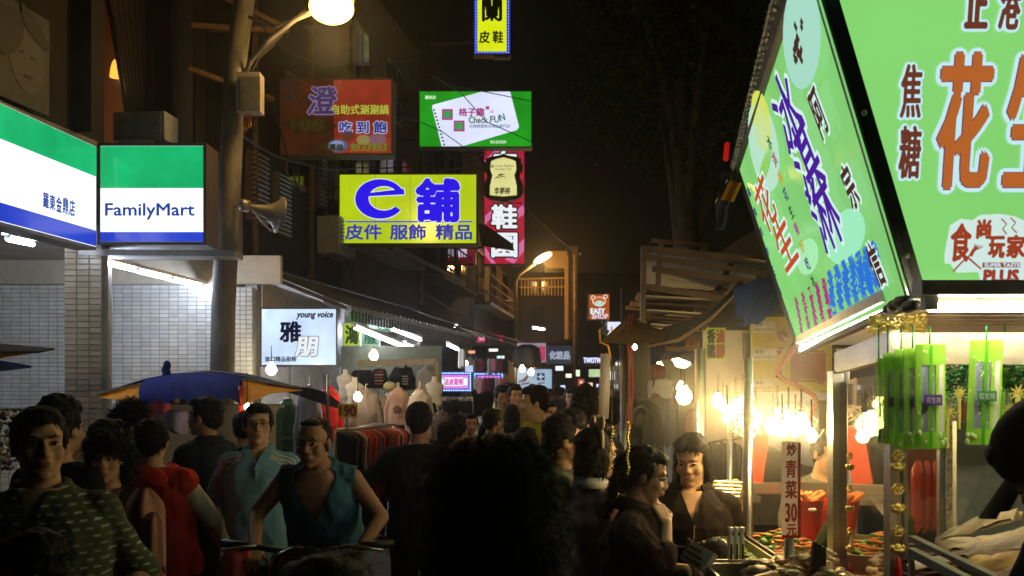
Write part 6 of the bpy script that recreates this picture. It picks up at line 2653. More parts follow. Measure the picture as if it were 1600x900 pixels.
# bright bulbs over the food stall
M_hot = glow('hot_bulb', '#ffd98c', 95., 0)
for i, (x, y, Y, r) in enumerate(((1069, 620, 4.9, .055), (1064, 606, 5.4, .035), (1122, 628, 4.6, .042), (1150, 640, 4.3, .046), (1172, 646, 4.2, .040), (1162, 655, 4.0, .034), (1208, 668, 3.9, .044), (1232, 660, 3.8, .046), (1252, 664, 3.7, .046), (1268, 682, 3.6, .030), (1136, 654, 4.0, .026),
                                 (1130, 636, 4.5, .036), (1160, 632, 4.4, .036), (1181, 655, 4.1, .034), (1222, 672, 3.7, .036), (1243, 672, 3.75, .036), (1215, 655, 4.0, .034))):  # this last row of bulbs is invented, so the glare merges
    bulb(['large glaring bulb hanging left of the pale stall wall', 'smaller bulb just behind and above the large left glaring bulb',
          'leftmost bulb of the glaring cluster in front of the lime poster', 'large second bulb of the glaring cluster under the yellow board', 'third bulb of the cluster, touching the second one',
          'low bulb with a wire loop below the second and third bulb', 'bulb at the left over the white and red price strip', 'big bulb right above the white and red price strip',
          'big bulb just right of the price strip top', 'small bulb lowest on the right near the cart corner post', 'small elongated bulb low on the left of the cluster', 'bulb tucked just below the leftmost cluster bulb', 'bulb between the second and third cluster bulbs',
          'bulb at the right end of the left cluster', 'bulb just left of the price strip top', 'bulb touching the big ones above the price strip', 'higher bulb behind those left of the price strip'][i],
         W(x, y, Y), r * .74, M_hot, .14, 'glaring bulbs over the food stall')
m = MB()
rt = random.Random(2)
wl_ = thing('tangled_wires', 'tangle of pale looping wires around the glaring bulbs', 'wires', W(1200, 650, 3.9))
for k in range(14):
    x, y = rt.choice([(1150, 660), (1165, 665), (1240, 650), (1260, 665), (1220, 650)])
    P_ = []
    for j in range(7):
        P_.append(W(x + 16 * math.sin(j * 1.3 + k) + j * 2, y + 18 * math.cos(j * 1.1 + k * 2), 3.9 + .03 * j))
    m.tube(P_, .0035, 5)
put('wire_run', m, mat('pale_wire', (.7, .62, .5), .4), wl_)

bulb('bare bulb under the corrugated shed, just above the large glaring bulb', W(1066, 560, 8.2), .085, M_hot, .2)  # this bulb and the next are invented to brighten the shed
bulb('fainter bare bulb farther back under the corrugated shed', W(1030, 575, 10.5), .05, M_hot, .2)
# price strip
ps = thing('price_strip', 'white hanging strip with red characters for greens at 30 yuan', 'price sign', W(1236, 840, 3.3))
F_ = Face(W(1221, 840, 3.3), (1, 0, 0), (0, 0, 1))
put('strip', frect(F_, 1221.5, 690, 1250, 840, 0, .004), film('pinkish_white_card', '#fff4f6', .05, .5), ps)
put('red_edge', frect(F_, 1246.5, 692, 1250.5, 839, .004, .004), M_redp, ps)
put('red_edge', frect(F_, 1221, 836, 1250, 840.5, .005, .003), M_redp, ps)
M_ri = mat('red_print', (.55, .05, .02), .5)
for ch, x0, y0, x1, y1 in (('炒', 1229, 692, 1243, 712), ('青', 1227, 719, 1243, 746), ('菜', 1226.5, 751, 1244, 778), ('30', 1226.5, 786, 1244, 815), ('元', 1229, 819, 1243, 836)):
    write(F_, ch, (x0, y0, x1, y1), M_ri, ps, out=.006, bold=.0016)
m = MB()
m.tube([W(1233, 838, 3.32), W(1233, 900, 3.32) * V((1, 1, 0))], .018, 10)
put('post', m, M_steel2, ps, True)
# thin upright posts and cross rails of the stall
sf = thing('stall_frame', 'stainless stall frame with thin posts and a broad rail behind the food trays', 'frame', W(1180, 900, 4.1) * V((1, 1, 0)))
for (x, Y, w_, yt) in ((1168.5, 3.9, .02, 560), (1094, 5.0, .03, 545), (1141, 5.3, .02, 600)):
    m = MB()
    b_ = W(x, 600, Y)
    m.tube([V((b_.x, Y, 0)), W(x, yt, Y)], w_, 10)
    put('post', m, M_steel, sf, True)
m = MB()
m.beam(W(1168, 763, 4.15), W(1300, 763, 4.15), .02, .048)
put('rail', m, M_steel, sf)
m = MB()
m.slab([W(1130, 776, 4.4), W(1175, 776, 4.4), W(1175, 800, 4.2), W(1130, 800, 4.2)], (0, .05, 0))
m.box(W(1150, 775, 4.6), (.16, .3, .03))
put('shelf', m, M_steel, sf)
rp = thing('red_sign_board', 'tilted bright red panel standing behind the thin post', 'panel', W(1182, 755, 4.5))
m = MB()
m.slab([W(1176, 672, 4.5), W(1204, 664, 4.5), W(1192, 754, 4.5), W(1163, 752, 4.5)], (0, .02, 0))
put('board', m, mat('bright_red_paint', (.60, .07, .03), .4), rp)
bkt = thing('noodle_basket', 'shallow wire basket of pale yellow noodles beside the stall woman', 'basket', W(1137, 775, 4.3))
m = MB()
for k in range(5):
    m.tube([W(1116 + k, 752 + k * 5.5, 4.3), W(1160 - k, 754 + k * 5.5, 4.3)], .005, 6)
put('wire_basket', m, M_steel, bkt)
m = MB()
rt = random.Random(12)
for k in range(50):
    x = rt.uniform(1118, 1156)
    y = rt.uniform(752, 774)
    m.tube([W(x, y, 4.4), W(x + rt.uniform(-12, 12), y + rt.uniform(-4, 4), 4.35), W(x + rt.uniform(-16, 16), y + rt.uniform(-5, 5), 4.4)], .008, 5)
put('noodles', m, mat('noodle_yellow', (.62, .48, .16), .5), bkt, True, stuff=True)
# black net hung at the back
nt_ = thing('black_garment_row', 'row of black lacy articles hanging behind the stall woman', 'garments', W(1130, 745, 5.4))
for k in range(9):
    m = MB()
    q = W(1112 + k * 5.2, 690 + (k % 3) * 2, 5.4)
    hung_cloth(m, q, .035, .20, .03, k, 10, 3, -.2)
    put('hanging_piece', m, C_bk2, nt_, True)
m = MB()
m.tube([W(1106, 692, 5.4), W(1158, 684, 5.4)], .008, 6)
put('rail', m, M_cable, nt_)
ts = thing('printed_shirt', 'dark T-shirt with a pale oval print hanging on the right side of the lane', 'garment', W(1002, 700, 6.8))
m = MB()
q = W(1002, 625, 6.8)
hung_cloth(m, q, .26, .42, .1, 3., 30, 4, 0)
put('garment_body', m, cloth('slate_cloth', (.05, .055, .07)), ts, True)
m = MB()
m.tube([W(1001 + 13 * math.cos(a), 652 + 17 * math.sin(a), 6.68) for a in [k_ * PI / 10 for k_ in range(21)]], .008, 6)
m.ell(W(1001, 656, 6.69), (.03, .01, .045))
put('oval_print', m, cloth('pale_print', (.28, .27, .27)), ts)
for i, (x, y, w_, h_, c_, lb) in enumerate(((1028, 568, .10, .2, (.16, .015, .02), 'dark red cloth hung behind the tan canopy'), (1032, 590, .16, .12, (.5, .5, .55), 'pale wrapped bundle hanging under the blue flap'),
                                            (1048, 600, .1, .4, (.06, .06, .12), 'dark blue cloth hanging left of the large glaring bulb'), (1082, 640, .1, .3, (.25, .04, .03), 'red cloth below the large glaring bulb'),
                                            (1018, 640, .12, .3, (.04, .04, .05), 'black cloth right of the printed T-shirt'))):
    b_ = thing('hanging_cloth', lb, 'cloth', W(x, y + 30, 6.3))
    m = MB()
    hung_cloth(m, W(x, y, 6.3), w_, h_, w_ * .5, x * 1., 24, 4, .1)
    put('cloth_body', m, cloth('hung_cloth_%d' % i, c_), b_, True)
# distant lane stalls lit under small roofs, both sides
rt = random.Random(44)
for k in range(9):
    Y = 11.5 + k * 2.1
    x = 1.1 + .078 * Y + .25
    r_ = thing('far_stall', ['far stall with a lit white shelf on the right of the lane', 'far stall under a dark awning on the right of the lane', 'far stall with hanging clothes on the right of the lane'][k % 3], 'stall', (x + .8, Y, 0), 'far stalls on the right of the lane')
    m = MB()
    m.slab([V((x - .5, Y, 2.25)), V((x + 1.8, Y, 2.7)), V((x + 1.8, Y + 1.7, 2.7)), V((x - .5, Y + 1.7, 2.25))], (0, 0, .03))
    put('awning_cloth', m, [M_brn, M_navy, M_tan][k % 3], r_)
    m = MB()
    m.box((x + .6, Y + .8, .45), (.9, 1.5, .9))
    put('table', m, M_cream, r_)
    m = MB()
    m.box((x + 1.4, Y + .8, 1.5), (.06, 1.6, 1.6))
    put('back_board', m, M_white, r_)
    for j in range(5):
        m = MB()
        hung_cloth(m, V((x + .9, Y + .2 + .3 * j, 2.1)), .2, .5, .12, j + k, 12, 3, 0)
        put('hung_article', m, bagc[(j + k) % 5], r_, True)
    for q in (0, 1.6):
        m = MB()
        m.tube([V((x - .45, Y + q, 0)), V((x - .45, Y + q, 2.25))], .025, 8)
        put('post', m, M_steel2, r_)
    bulb('bare bulb of a far stall on the right of the lane', V((x + .2, Y + .7, 2.0)), .045, M_bulbw, .2, 'bulbs of the far stalls')  # invented bulb that lights the far stall
for k in range(6):
    Y = 17.5 + k * 2.6
    q = FP(Y, 0, .9)
    r_ = thing('far_stall', 'far stall in front of the left shops, hung with dark clothes', 'stall', q, 'far stalls on the left of the lane')
    m = MB()
    m.box(q + V((0, 0, .5)), (.8, 1.6, 1.0))
    put('table', m, M_cream, r_)
    for j in range(5):
        m = MB()
        hung_cloth(m, q + V((.3, -.7 + .35 * j, 2.2)), .22, .6, .12, j + k, 12, 3, 0)
        put('hung_article', m, bagc[(j + k) % 5], r_, True)
    bulb('bare bulb of a far stall in front of the left shops', q + V((.2, -.9, 2.05)), .04, M_bulbw, .2, 'bulbs of the far left stalls')  # invented bulb, lights the stall on the left
eb = thing('far_house', 'dark house closing the end of the lane behind the far crowd', 'building', (3.6, 44, 0))
m = MB()
m.box((3.6, 45, 3.4), (12, 2, 6.8))
put('wall', m, M_dark, eb)
for i in range(4):
    m = MB()
    m.box((0.6 + i * 1.6, 43.95, 4.2), (.9, .12, 1.1))
    put('window', m, mat('dark_window_glass', '#000000'), eb)
rs = thing('side_house', 'dark house behind the trees and stalls on the right', 'building', (6.5, 16, 0))
m = MB()
m.box((7.0, 16, 2.6), (3.0, 22, 5.2))
put('wall', m, M_dark, rs)

# lit odds and ends far down the lane
rt = random.Random(71)
fc = ['#e8f0ff', '#fff2d0', '#cfe8c0', '#f0c0a0', '#c0d0ff', '#ffffff', '#e89060', '#d0f0f0']
fn_ = ['white', 'cream', 'pale green', 'peach', 'pale blue', 'bright white', 'orange', 'ice white']
spots = [(868, 572, 12, 7, 24), (884, 584, 9, 6, 26), (900, 578, 6, 10, 22), (914, 598, 12, 8, 28), (932, 600, 10, 5, 30), (962, 566, 12, 5, 24), (974, 578, 9, 12, 22), (960, 600, 14, 7, 27), (984, 597, 8, 8, 21), (1002, 584, 12, 5, 18), (1012, 603, 9, 6, 17), (848, 596, 8, 10, 23), (876, 602, 7, 7, 29), (764, 545, 14, 4, 20), (732, 548, 10, 4, 19), (776, 556, 12, 4, 21)]
for i, (x, y, w_, h_, Y) in enumerate(spots):
    s_, F_, _, _ = lightbox('small_shop_light', fn_[i % 8] + ' little lit panel among the far stalls, ' + ('left' if x < 900 else 'right') + ' part of the lane', 'sign', x, y, x + w_, y + h_, Y, .06, glow('far_lit_' + fc[i % 8].lstrip('#'), fc[i % 8], 1.4, .1, 5), M_case, 'little lit panels far down the lane', rim=.01)

# more cables and pipes among the dark upper fronts
for k, (pts, lb) in enumerate(((((410, 40, 8.6), (470, 90, 10), (540, 100, 12), (640, 92, 14)), 'thin cable running from the lamp post towards the notebook sign'),
                               (((372, 60, 8.6), (420, 130, 10), (452, 250, 11.3), (470, 300, 12)), 'slack cable drooping beside the red restaurant sign'),
                               (((376, 210, 8.6), (470, 255, 11), (560, 262, 12.6), (700, 250, 14), (760, 240, 16)), 'cable passing just above the yellow square sign'),
                               (((600, 400, 13), (680, 430, 15), (760, 455, 18), (800, 470, 24)), 'cable sagging below the yellow square sign'),
                               (((540, 395, 12.5), (640, 440, 15), (740, 500, 19)), 'lower cable sagging over the dark awning'),
                               (((700, 330, 15), (745, 300, 17), (815, 318, 19), (905, 400, 29)), 'long cable reaching the far utility pole'))):
    c_ = thing('overhead_wire', lb, 'cable', W(*pts[1]))
    P_ = [W(*q) for q in pts]
    sm = []
    for i in range(len(P_) - 1):
        for t in (0, .25, .5, .75):
            q = P_[i].lerp(P_[i + 1], t)
            q.z -= .05 * math.sin(PI * t)
            sm.append(q)
    m = MB()
    m.tube(sm + [P_[-1]], .010, 5)
    put('cable_run', m, M_cable, c_)
for k, (Y, z0, z1) in enumerate(((10.9, 3.1, 8), (12.6, 3.1, 7.5), (14.2, 3.2, 7), (18.1, 3.2, 7))):
    c_ = thing('drain_pipe', ['rusty drain pipe beside the louvred shutters', 'second rusty drain pipe before the dark windows', 'drain pipe behind the yellow square sign', 'drain pipe left of the tall crimson sign'][k], 'pipe', FP(Y, z0, .06))
    m = MB()
    m.tube([FP(Y, z0, .07), FP(Y, z1, .07)], .04, 8)
    put('pipe_run', m, M_rust, c_, True)
    for zz in (4.0, 5.2, 6.4):
        m = MB()
        m.box(FP(Y, zz, .05), (.12, .12, .03))
        put('pipe_clip', m, M_rust, c_)

# ------------------------------------------------------------------ big green food cart on the right
NB, NT = W(1420, 468, 2.5), W(1262, -60, 2.38)
FB, FT = W(1250, 548, 5.0), W(1155, 265, 4.85)
cart = thing('food_cart', 'stainless glass sided food cart under the big green signs at the right', 'food cart', (1.5, 3.3, 0))
M_gs = glow('lit_green_cart_acrylic', '#86d676', .92, .10, 1.2)
M_gf = glow('lit_light_green_acrylic', '#86d672', .97, .07, 1.5)
side = thing('side_sign', 'long slanted green cart sign seen at a steep angle, purple and orange characters', 'sign', (FB + NB) / 2, 'lit green signs of the cart')
u_ = (NB - FB)
F_s = Face(FB, u_, FT - FB)
Ls = u_.length
hn, hf = (NT - NB).dot(F_s.v), (FT - FB).dot(F_s.v)
m = MB()
m.slab([FB, NB, NT, FT], F_s.n * -.004)
put('face_panel', m, M_gs, side)
m = MB()
m.slab([FB - F_s.n * .01, NB - F_s.n * .01, NT - F_s.n * .01, FT - F_s.n * .01], F_s.n * -.03)
put('case', m, M_black, side)
I_br = ink('#4a2a20')
I_pale = ink('#d6f2ee')


def sw(ch, px, py, wu, hv, m_, out_=None, bold=.004, rot=0., name='lettering'):
    a, b = F_s.uv(px, py)
    return write(F_s, ch, (a - wu / 2, b - hv / 2, a + wu / 2, b + hv / 2), m_, side, out=.005, bold=bold, outline=out_, px=False, rot=rot, name=name)


sw('阿', 1283, 175, .13, .13, I_br, (I_pale, .008))
sw('宗', 1332, 290, .12, .12, I_br, (I_pale, .008))
sw('信', 1372, 412, .12, .12, I_br, (I_pale, .008))
I_vio, I_or = ink('#4c1c9a'), ink('#c0501c')
for ch, x, y in (('冰', 1234, 178), ('淇', 1262, 250), ('淋', 1290, 330)):
    sw(ch, x, y, .42, .24, I_vio, (I_pale, .014), .004)
for ch, x, y in (('花', 1198, 318), ('生', 1228, 378)):
    sw(ch, x, y, .52, .21, I_or, (I_pale, .014), .004)
for i in range(9):
    c_ = ink(['#2c5a34', '#a04a7a', '#d0a020', '#403a80'][i % 4])
    sw('冰淇淋花生捲好吃'[i % 8], 1204 + i * 8.5, 222 + i * 27, .09, .05, c_, None, .002)
for i in range(8):
    sw('羅東夜市正港名產'[i], 1172 + i * 9.6, 300 + i * 31, .10, .045, ink('#3c3470'), None, .002)
for r_ in range(5):
    for c in range(7):
        sw('芋頭鳳梨花生香草口味清涼消暑特調配方獨家'[(r_ * 7 + c) % 20], 1300 + c * 11.5 + r_ * 1.0, 432 - c * 7.0 + r_ * 12.5, .085, .045, ink('#2c74d8'), None, .004)
a, b = F_s.uv(1330, 432)
for r_ in range(6):
    for c in range(5):
        sw('純手工製作每日新鮮現做外皮香脆好吃'[(r_ * 5 + c) % 17], 1246 + c * 11 + r_ * 2.2, 470 - c * 7.0 + r_ * 12., .085, .04, ink('#a8347c'), None, .004)
for (x, y, rx, ry, c_) in ((1252, 60, .30, .11, '#a8dcc8'), (1190, 190, .25, .10, '#d8e060'), (1193, 232, .42, .16, '#b8e4c8'), (1196, 262, .38, .03, '#8fcf5c'), (1320, 372, .34, .07, '#a0ecc0'), (1262, 402, .30, .06, '#a8ecb0')):
    a, b = F_s.uv(x, y)
    blob(F_s, a, b, rx, ry, .0035, ink(c_), side, 'printed_picture', n=24)
m = MB()
for k in range(26):
    rt.seed(k)
    a, b = F_s.uv(1250 + rt.uniform(-7, 7), 62 + rt.uniform(-30, 34))
    m.add([F_s.P(a - .016, b - .008, .007), F_s.P(a + .016, b - .008, .007), F_s.P(a + .016, b + .008, .007), F_s.P(a - .016, b + .008, .007)], [(0, 1, 2, 3)])
put('printed_chips', m, I_br, side)
m = MB()
m.beam(FT + V((0, 0, .012)), NT + V((0, 0, .012)), .03, .03)
m.beam(FB - V((0, 0, .012)), NB - V((0, 0, .012)), .03, .02)
m.beam(FB, FT, .025, .025)
put('frame', m, M_black, side)

# front sign
NR = NB + V((2.6, 0, 0))
NTR = NT + (NT - NB) * .25
front = thing('front_sign', 'large light green cart sign facing us, big orange characters with pale outlines', 'sign', (NB + NR) / 2, 'lit green signs of the cart')
gap = V((.046, 0, 0))
F_f = Face(NB + gap, (1, 0, 0), (0, (NTR - NB).y, (NTR - NB).z))
lean_ = NTR - NB
TL = NB + lean_
m = MB()
m.slab([NB + gap, NR, NR + V((0, lean_.y, lean_.z)), TL + gap], F_f.n * -.004)
put('face_panel', m, M_gf, front)
m = MB()
m.slab([NB + gap * .9 - F_f.n * .01, NR - F_f.n * .01, NR + V((0, lean_.y, lean_.z)) - F_f.n * .01, TL + gap * .9 - F_f.n * .01], F_f.n * -.12)
put('case', m, M_black, front)
m = MB()
m.slab([NB - F_f.n * .02, NB + gap - F_f.n * .0, TL + gap, TL - F_f.n * .02], F_f.n * .012)
put('corner_trim', m, M_black, front)
m = MB()
for t in (.12, .9, .5):
    m.ell(NB + gap * .5 + lean_ * t * .9 + F_f.n * .014, (.007, .007, .007))
put('screw', m, M_steel, front)
m = MB()
m.beam(NB - V((0, .0, .006)), NR - V((0, 0, .006)), .05, .014)
put('lower_trim', m, M_steel2, front)
I_brn = ink('#6a3626')
I_org = ink('#b4622a')
I_halo = ink('#c4eaf2')
I_pur2 = ink('#6a3a5c')
def fw(ch, box, m_, bold=.003, ol=(None, .008), name='lettering'):
    a0, b0 = F_f.uv(box[0], box[3])
    a1, b1 = F_f.uv(box[2], box[1])
    return write(F_f, ch, (a0, b0, a1, b1), m_, front, out=.005, bold=bold, outline=ol, px=False, name=name)


fw('正', (1506, -28, 1543, 44), I_brn, .004, (I_halo, .006))
fw('港', (1557, -30, 1594, 46), I_brn, .003, (I_halo, .006))
fw('焦', (1404, 102, 1440, 184), I_brn, .0025, (I_halo, .006))
fw('糖', (1402, 198, 1438, 278), I_brn, .0025, (I_halo, .006))
fw('花', (1460, 86, 1550, 293), I_pur2, .0085, (I_halo, .009))
fw('花', (1460, 86, 1550, 293), I_org, .0065, None).location = F_f.n * .006
fw('生', (1566, 86, 1656, 290), I_pur2, .0085, (I_halo, .009))
fw('生', (1566, 86, 1656, 290), I_org, .0065, None).location = F_f.n * .006
# round show emblem
pts = [(1475, 398), (1484, 352), (1500, 342), (1520, 344), (1530, 336), (1560, 334), (1584, 338), (1600, 345), (1612, 370), (1610, 440), (1532, 442), (1528, 425), (1494, 426), (1484, 412), (1476, 412)]
m = MB()
m.slab([F_f.P(*F_f.uv(*q), .004) for q in pts], F_f.n * -.002)
put('emblem_ground', m, ink('#cfe8e0'), front)
I_rd = ink('#9a3c20')
for ch, bx_ in (('食', (1482, 350, 1516, 408)), ('尚', (1524, 344, 1546, 372)), ('玩', (1542, 370, 1568, 402)), ('家', (1570, 368, 1600, 402))):
    o = fw(ch, bx_, I_rd, .0028, None)
    o.location = F_f.n * .003
for (P_, r_) in ((((1487, 424), (1500, 410), (1514, 398)), .0022), (((1530, 420), (1512, 404), (1488, 390)), .0022), (((1514, 400), (1518, 392), (1524, 386)), .0045), (((1562, 342), (1570, 350), (1564, 358), (1570, 366)), .0016), (((1576, 340), (1584, 348), (1578, 356), (1586, 364)), .0016)):
    m = MB()
    m.tube([F_f.P(*F_f.uv(*q), .009) for q in P_], r_, 6)
    put('emblem_stroke', m, I_rd, front)
for k in range(4):
    m = MB()
    m.tube([F_f.P(*F_f.uv(1518 + k * 3.2, 393 - k * 1.4), .009), F_f.P(*F_f.uv(1521 + k * 4, 381 - k * 0 + k * 1.2), .009)], .0013, 5)
    put('emblem_stroke', m, I_rd, front)
a0, b0 = F_f.uv(1533, 418)
a1, b1 = F_f.uv(1592, 410)
put('emblem_bar', rect(F_f, a0, b0, a1, b1, .008, .002), I_rd, front)
o = fw('SUPER TASTE', (1535, 411.3, 1590, 416.8), I_halo, .0006, None)
o.location = F_f.n * .006
o = fw('PLUS', (1534, 422, 1588, 440), I_rd, .0030, (I_halo, .0035))
o.location = F_f.n * .003

# tubes under the signs
tube_lamp('thick glaring tube along the bottom edge of the front green sign', W(1452, 480, 2.31), W(1452, 480, 2.31) + V((1.6, 0, 0)), 'tubes on the green cart', m=glow('cart_tube', '#ffeec4', 60., 0), r=.011)
tube_lamp('glaring tube along the slanted bottom edge of the side green sign', W(1254, 545, 4.85), W(1392, 487, 2.78), 'tubes on the green cart', m=MATS['cart_tube'], r=.018)
for k, (x, y, Y) in enumerate(((1395, 478, 2.6), (1405, 472, 2.5), (1388, 484, 2.72), (1418, 480, 2.44))):
    m = MB()
    m.cap(W(x, y, Y), .016, W(x + 14, y - 4, Y - .04), .012)
    put('clamp', m, M_black, cart, True)
for x, y in ((1296, 492), (1300, 505)):
    m = MB()
    m.cap(W(x, y, 4.0), .014, W(x + 8, y + 12, 3.98), .012)
    put('clamp', m, M_black, cart, True)

# roof edge with tinsel rope above the side sign
edge0, edge1 = W(1146, 262, 4.9), V((.70, 2.35, 2.85))
m = MB()
i0, i1 = FT + V((.0, 0, .02)), NT + V((0, 0, .03))
m.slab([edge0, i0, i1, edge1], (0, 0, .03))
put('roof_edge', m, M_dark2, cart)
m = MB()
top0 = V((2.6, 4.9, 3.1))
m.slab([edge0 + V((0, 0, .035)), edge1 + V((0, 0, .035)), V((3.4, 2.3, 3.1)), V((3.4, 4.9, 3.1))], (0, 0, .03))
put('roof_sheet', m, M_steel2, cart)
tn = thing('tinsel_rope', 'silvery iridescent tinsel rope along the roof edge of the cart', 'tinsel', edge0)
m = MB()
rt = random.Random(77)
for k in range(2600):
    t = rt.random()
    c = edge0.lerp(edge1, t)
    a = t * 260 + rt.uniform(-.4, .4)
    d = (V((math.cos(a), .2, math.sin(a)))).normalized()
    w_ = V((0, .005, .002))
    tip = c + d * rt.uniform(.014, .024)
    m.add([c - w_, c + w_, tip + w_ * .6, tip - w_ * .6], [(0, 1, 2, 3)])
put('foil_strips', m, mat('iridescent_foil', (.75, .9, .88), .3, .5, var=.5, scale=80, island=.7), tn, stuff=True)
m = MB()
m.tube([edge0, edge1], .009, 6)
put('core_wire', m, M_cable, tn)
rl = thing('red_lantern_light', 'small red light tube at the far corner of the cart roof', 'lamp', W(1134, 250, 4.95))
m = MB()
m.cap(W(1134, 248, 4.95), .014, W(1136, 226, 4.95), .014)
put('lamp_body', m, glow('dim_red_light', '#c01810', .7, .1), rl, True)
rbn = thing('ribbon', 'limp translucent ribbon with an amber patch dangling from the far roof corner', 'ribbon', W(1128, 350, 4.9))
m = MB()
def rb(u, v):
    return W(1132 + (u - .5) * (30 - 16 * v) + 10 * (1 - v) - 10 * v + 3 * math.sin(v * 9), 268 + 92 * v + 8 * u * (1 - v), 4.9 + .03 * math.sin(u * 9 + v * 6))
m.sheet(rb, 10, 14)
put('ribbon_cloth', m, film('smoky_film', '#3c3a4a', .25), rbn, True)
m = MB()
m.sheet(lambda u, v: W(1140 + 20 * u - 14 * v, 282 + 30 * v + 4 * u, 4.86 + .02 * math.sin(u * 6)), 6, 6)
put('amber_patch', m, film('amber_film', '#b06a20', .2), rbn, True)

# cabinet frame
def post(x, Y, yt, w_, zb=0., nm_='post', mt=None):
    t = W(x, yt, Y)
    mb = MB()
    mb.box((t.x, Y, (t.z + zb) / 2), (w_, w_, t.z - zb))
    put(nm_, mb, mt or M_steel, cart)
    m2 = MB()
    m2.box((t.x + w_ * .30, Y - w_ / 2 - .003, (t.z + zb) / 2), (w_ * .18, .006, t.z - zb - .01))
    put('post_bead', m2, M_steel2, cart)
    return t


tA = post(1310, 3.55, 580, .062)
tB = post(1399, 2.58, 556, .046)
tC = post(1471, 3.2, 640, .022)
tE = V((2.5, 2.58, tB.z))
m = MB()
m.beam(tA + V((0, 0, .03)), tB + V((0, 0, .03)), .03, .075)
put('top_rail', m, M_steel, cart)
m = MB()
m.beam(tB + V((0, .02, .02)), tE + V((0, .02, .02)), .03, .085)
put('top_rail', m, mat('satin_steel', (.48, .44, .34), .38, .9, var=.15, scale=4), cart)
m = MB()
m.slab([tA + V((0, 0, -.04)), tB + V((0, 0, -.04)), V((tB.x, tB.y, 1.05)), V((tA.x, tA.y, 1.05))], (.004, .001, 0))
put('side_glass', m, glass('cabinet_glass'), cart)
m = MB()
m.slab([tB + V((.03, 0, -.04)), tE + V((0, 0, -.04)), V((tE.x, tE.y, 1.26)), V((tB.x + .03, tB.y, 1.26))], (0, .004, 0))
put('front_glass', m, glass('cabinet_glass'), cart)
# ceiling of the cart under the signs
M_al = mat('pleated_aluminium', (.60, .55, .42), .3, .9, var=.15, scale=3, bump=.1)
for k in range(14):
    m = MB()
    y = 2.52 + k * .18
    xl = 1.06 + (y - 2.5) * .19
    m.slab([V((xl, y, 1.905)), V((2.9, y, 1.905)), V((2.9, y + .17, 1.905)), V((xl + .03, y + .17, 1.905))], (0, 0, .02))
    put('ceiling_panel', m, M_al, cart)
# rear and inner walls
m = MB()
m.box((2.85, 4.9, 1.45), (1.8, .04, .9))
put('back_panel', m, mat('dark_red_brown_panel', (.16, .06, .04), .5, var=.4, scale=4), cart)
m = MB()
a, b = W(1500, 700, 3.3), W(1640, 700, 3.3)
m.box(((a.x + b.x) / 2, 3.34, 1.36), (b.x - a.x, .03, .42))
put('steel_screen', m, M_steel2, cart)
m = MB()
m.box((W(1488, 700, 3.4).x, 3.42, 1.45), (.055, .05, .75))
put('speckled_pillar', m, mat('speckled_stone', (.50, .40, .26), .4, var=.9, scale=90), cart)
# counters
m = MB()
m.slab([V((.62, 2.72, 1.00)), V((tB.x - .03, 2.72, 1.00)), V((1.20, 4.05, 1.00)), V((.70, 4.05, 1.00))], (0, 0, .03))
m.slab([V((.64, 2.76, 0.1)), V((tB.x - .05, 2.76, 0.1)), V((1.16, 4.0, 0.1)), V((.74, 4.0, 0.1))], (0, 0, .895))
put('food_counter', m, M_steel, cart)
m = MB()
m.box((1.86, 2.30, 1.195), (1.60, .90, .03))
m.box((1.90, 2.34, .64), (1.5, .8, 1.07))
put('squid_counter', m, M_steel, cart)
m = MB()
m.beam(W(1424, 862, 2.25), W(1545, 925, 1.95), .02, .02)
m.beam(W(1424, 840, 2.4), W(1560, 905, 2.05), .02, .012)
m.beam(W(1424, 850, 2.3), W(1424, 930, 2.3), .012, .012)
put('glass_edge', m, M_steel, cart)

# food trays and food
def food(name, label, cat, spots, mk, mt, loc):
    r = thing(name, label, cat, loc)
    for q in spots:
        put(name + '_piece', mk(q), mt, r, True)
    return r


rf = random.Random(99)
def tray(x0, y0, x1, y1, z, nm='steel_tray', lb='', d=.05):
    r = thing(nm, lb, 'tray', ((x0 + x1) / 2, (y0 + y1) / 2, z))
    m = MB()
    m.box(((x0 + x1) / 2, (y0 + y1) / 2, z + .004), (x1 - x0, y1 - y0, .008))
    for (a, b) in (((x0, y0), (x1, y0)), ((x1, y0), (x1, y1)), ((x1, y1), (x0, y1)), ((x0, y1), (x0, y0))):
        m.beam(V((a[0], a[1], z + d / 2 + .008)), V((b[0], b[1], z + d / 2 + .008)), .008, d)
    put('tray_shell', m, M_steel, r)
    return r


def lump(q, r, stretch=(1, 1, .6), amp=.3, seed=0):
    m = MB()
    m.ell(q, (r * stretch[0], r * stretch[1], r * stretch[2]), Matrix.Rotation(rf.uniform(0, 3), 3, 'Z') @ Matrix.Rotation(rf.uniform(-.5, .5), 3, 'X'), 10, 7, amp * .5)
    return m


def heap(parent, name, n, x0, x1, y0, y1, z, rise, r, mt, stretch=(1, 1, .6), amp=.3, jit=.4):
    for k in range(n):
        u, v = rf.random(), rf.random()
        x, y = x0 + (x1 - x0) * u, y0 + (y1 - y0) * v
        zz = z + rise * (1 - (2 * u - 1) ** 2) * (1 - (2 * v - 1) ** 2) * rf.uniform(.3, 1)
        put(name, lump(V((x, y, zz)), r * rf.uniform(1 - jit, 1 + jit), stretch, amp), mt, parent, True)


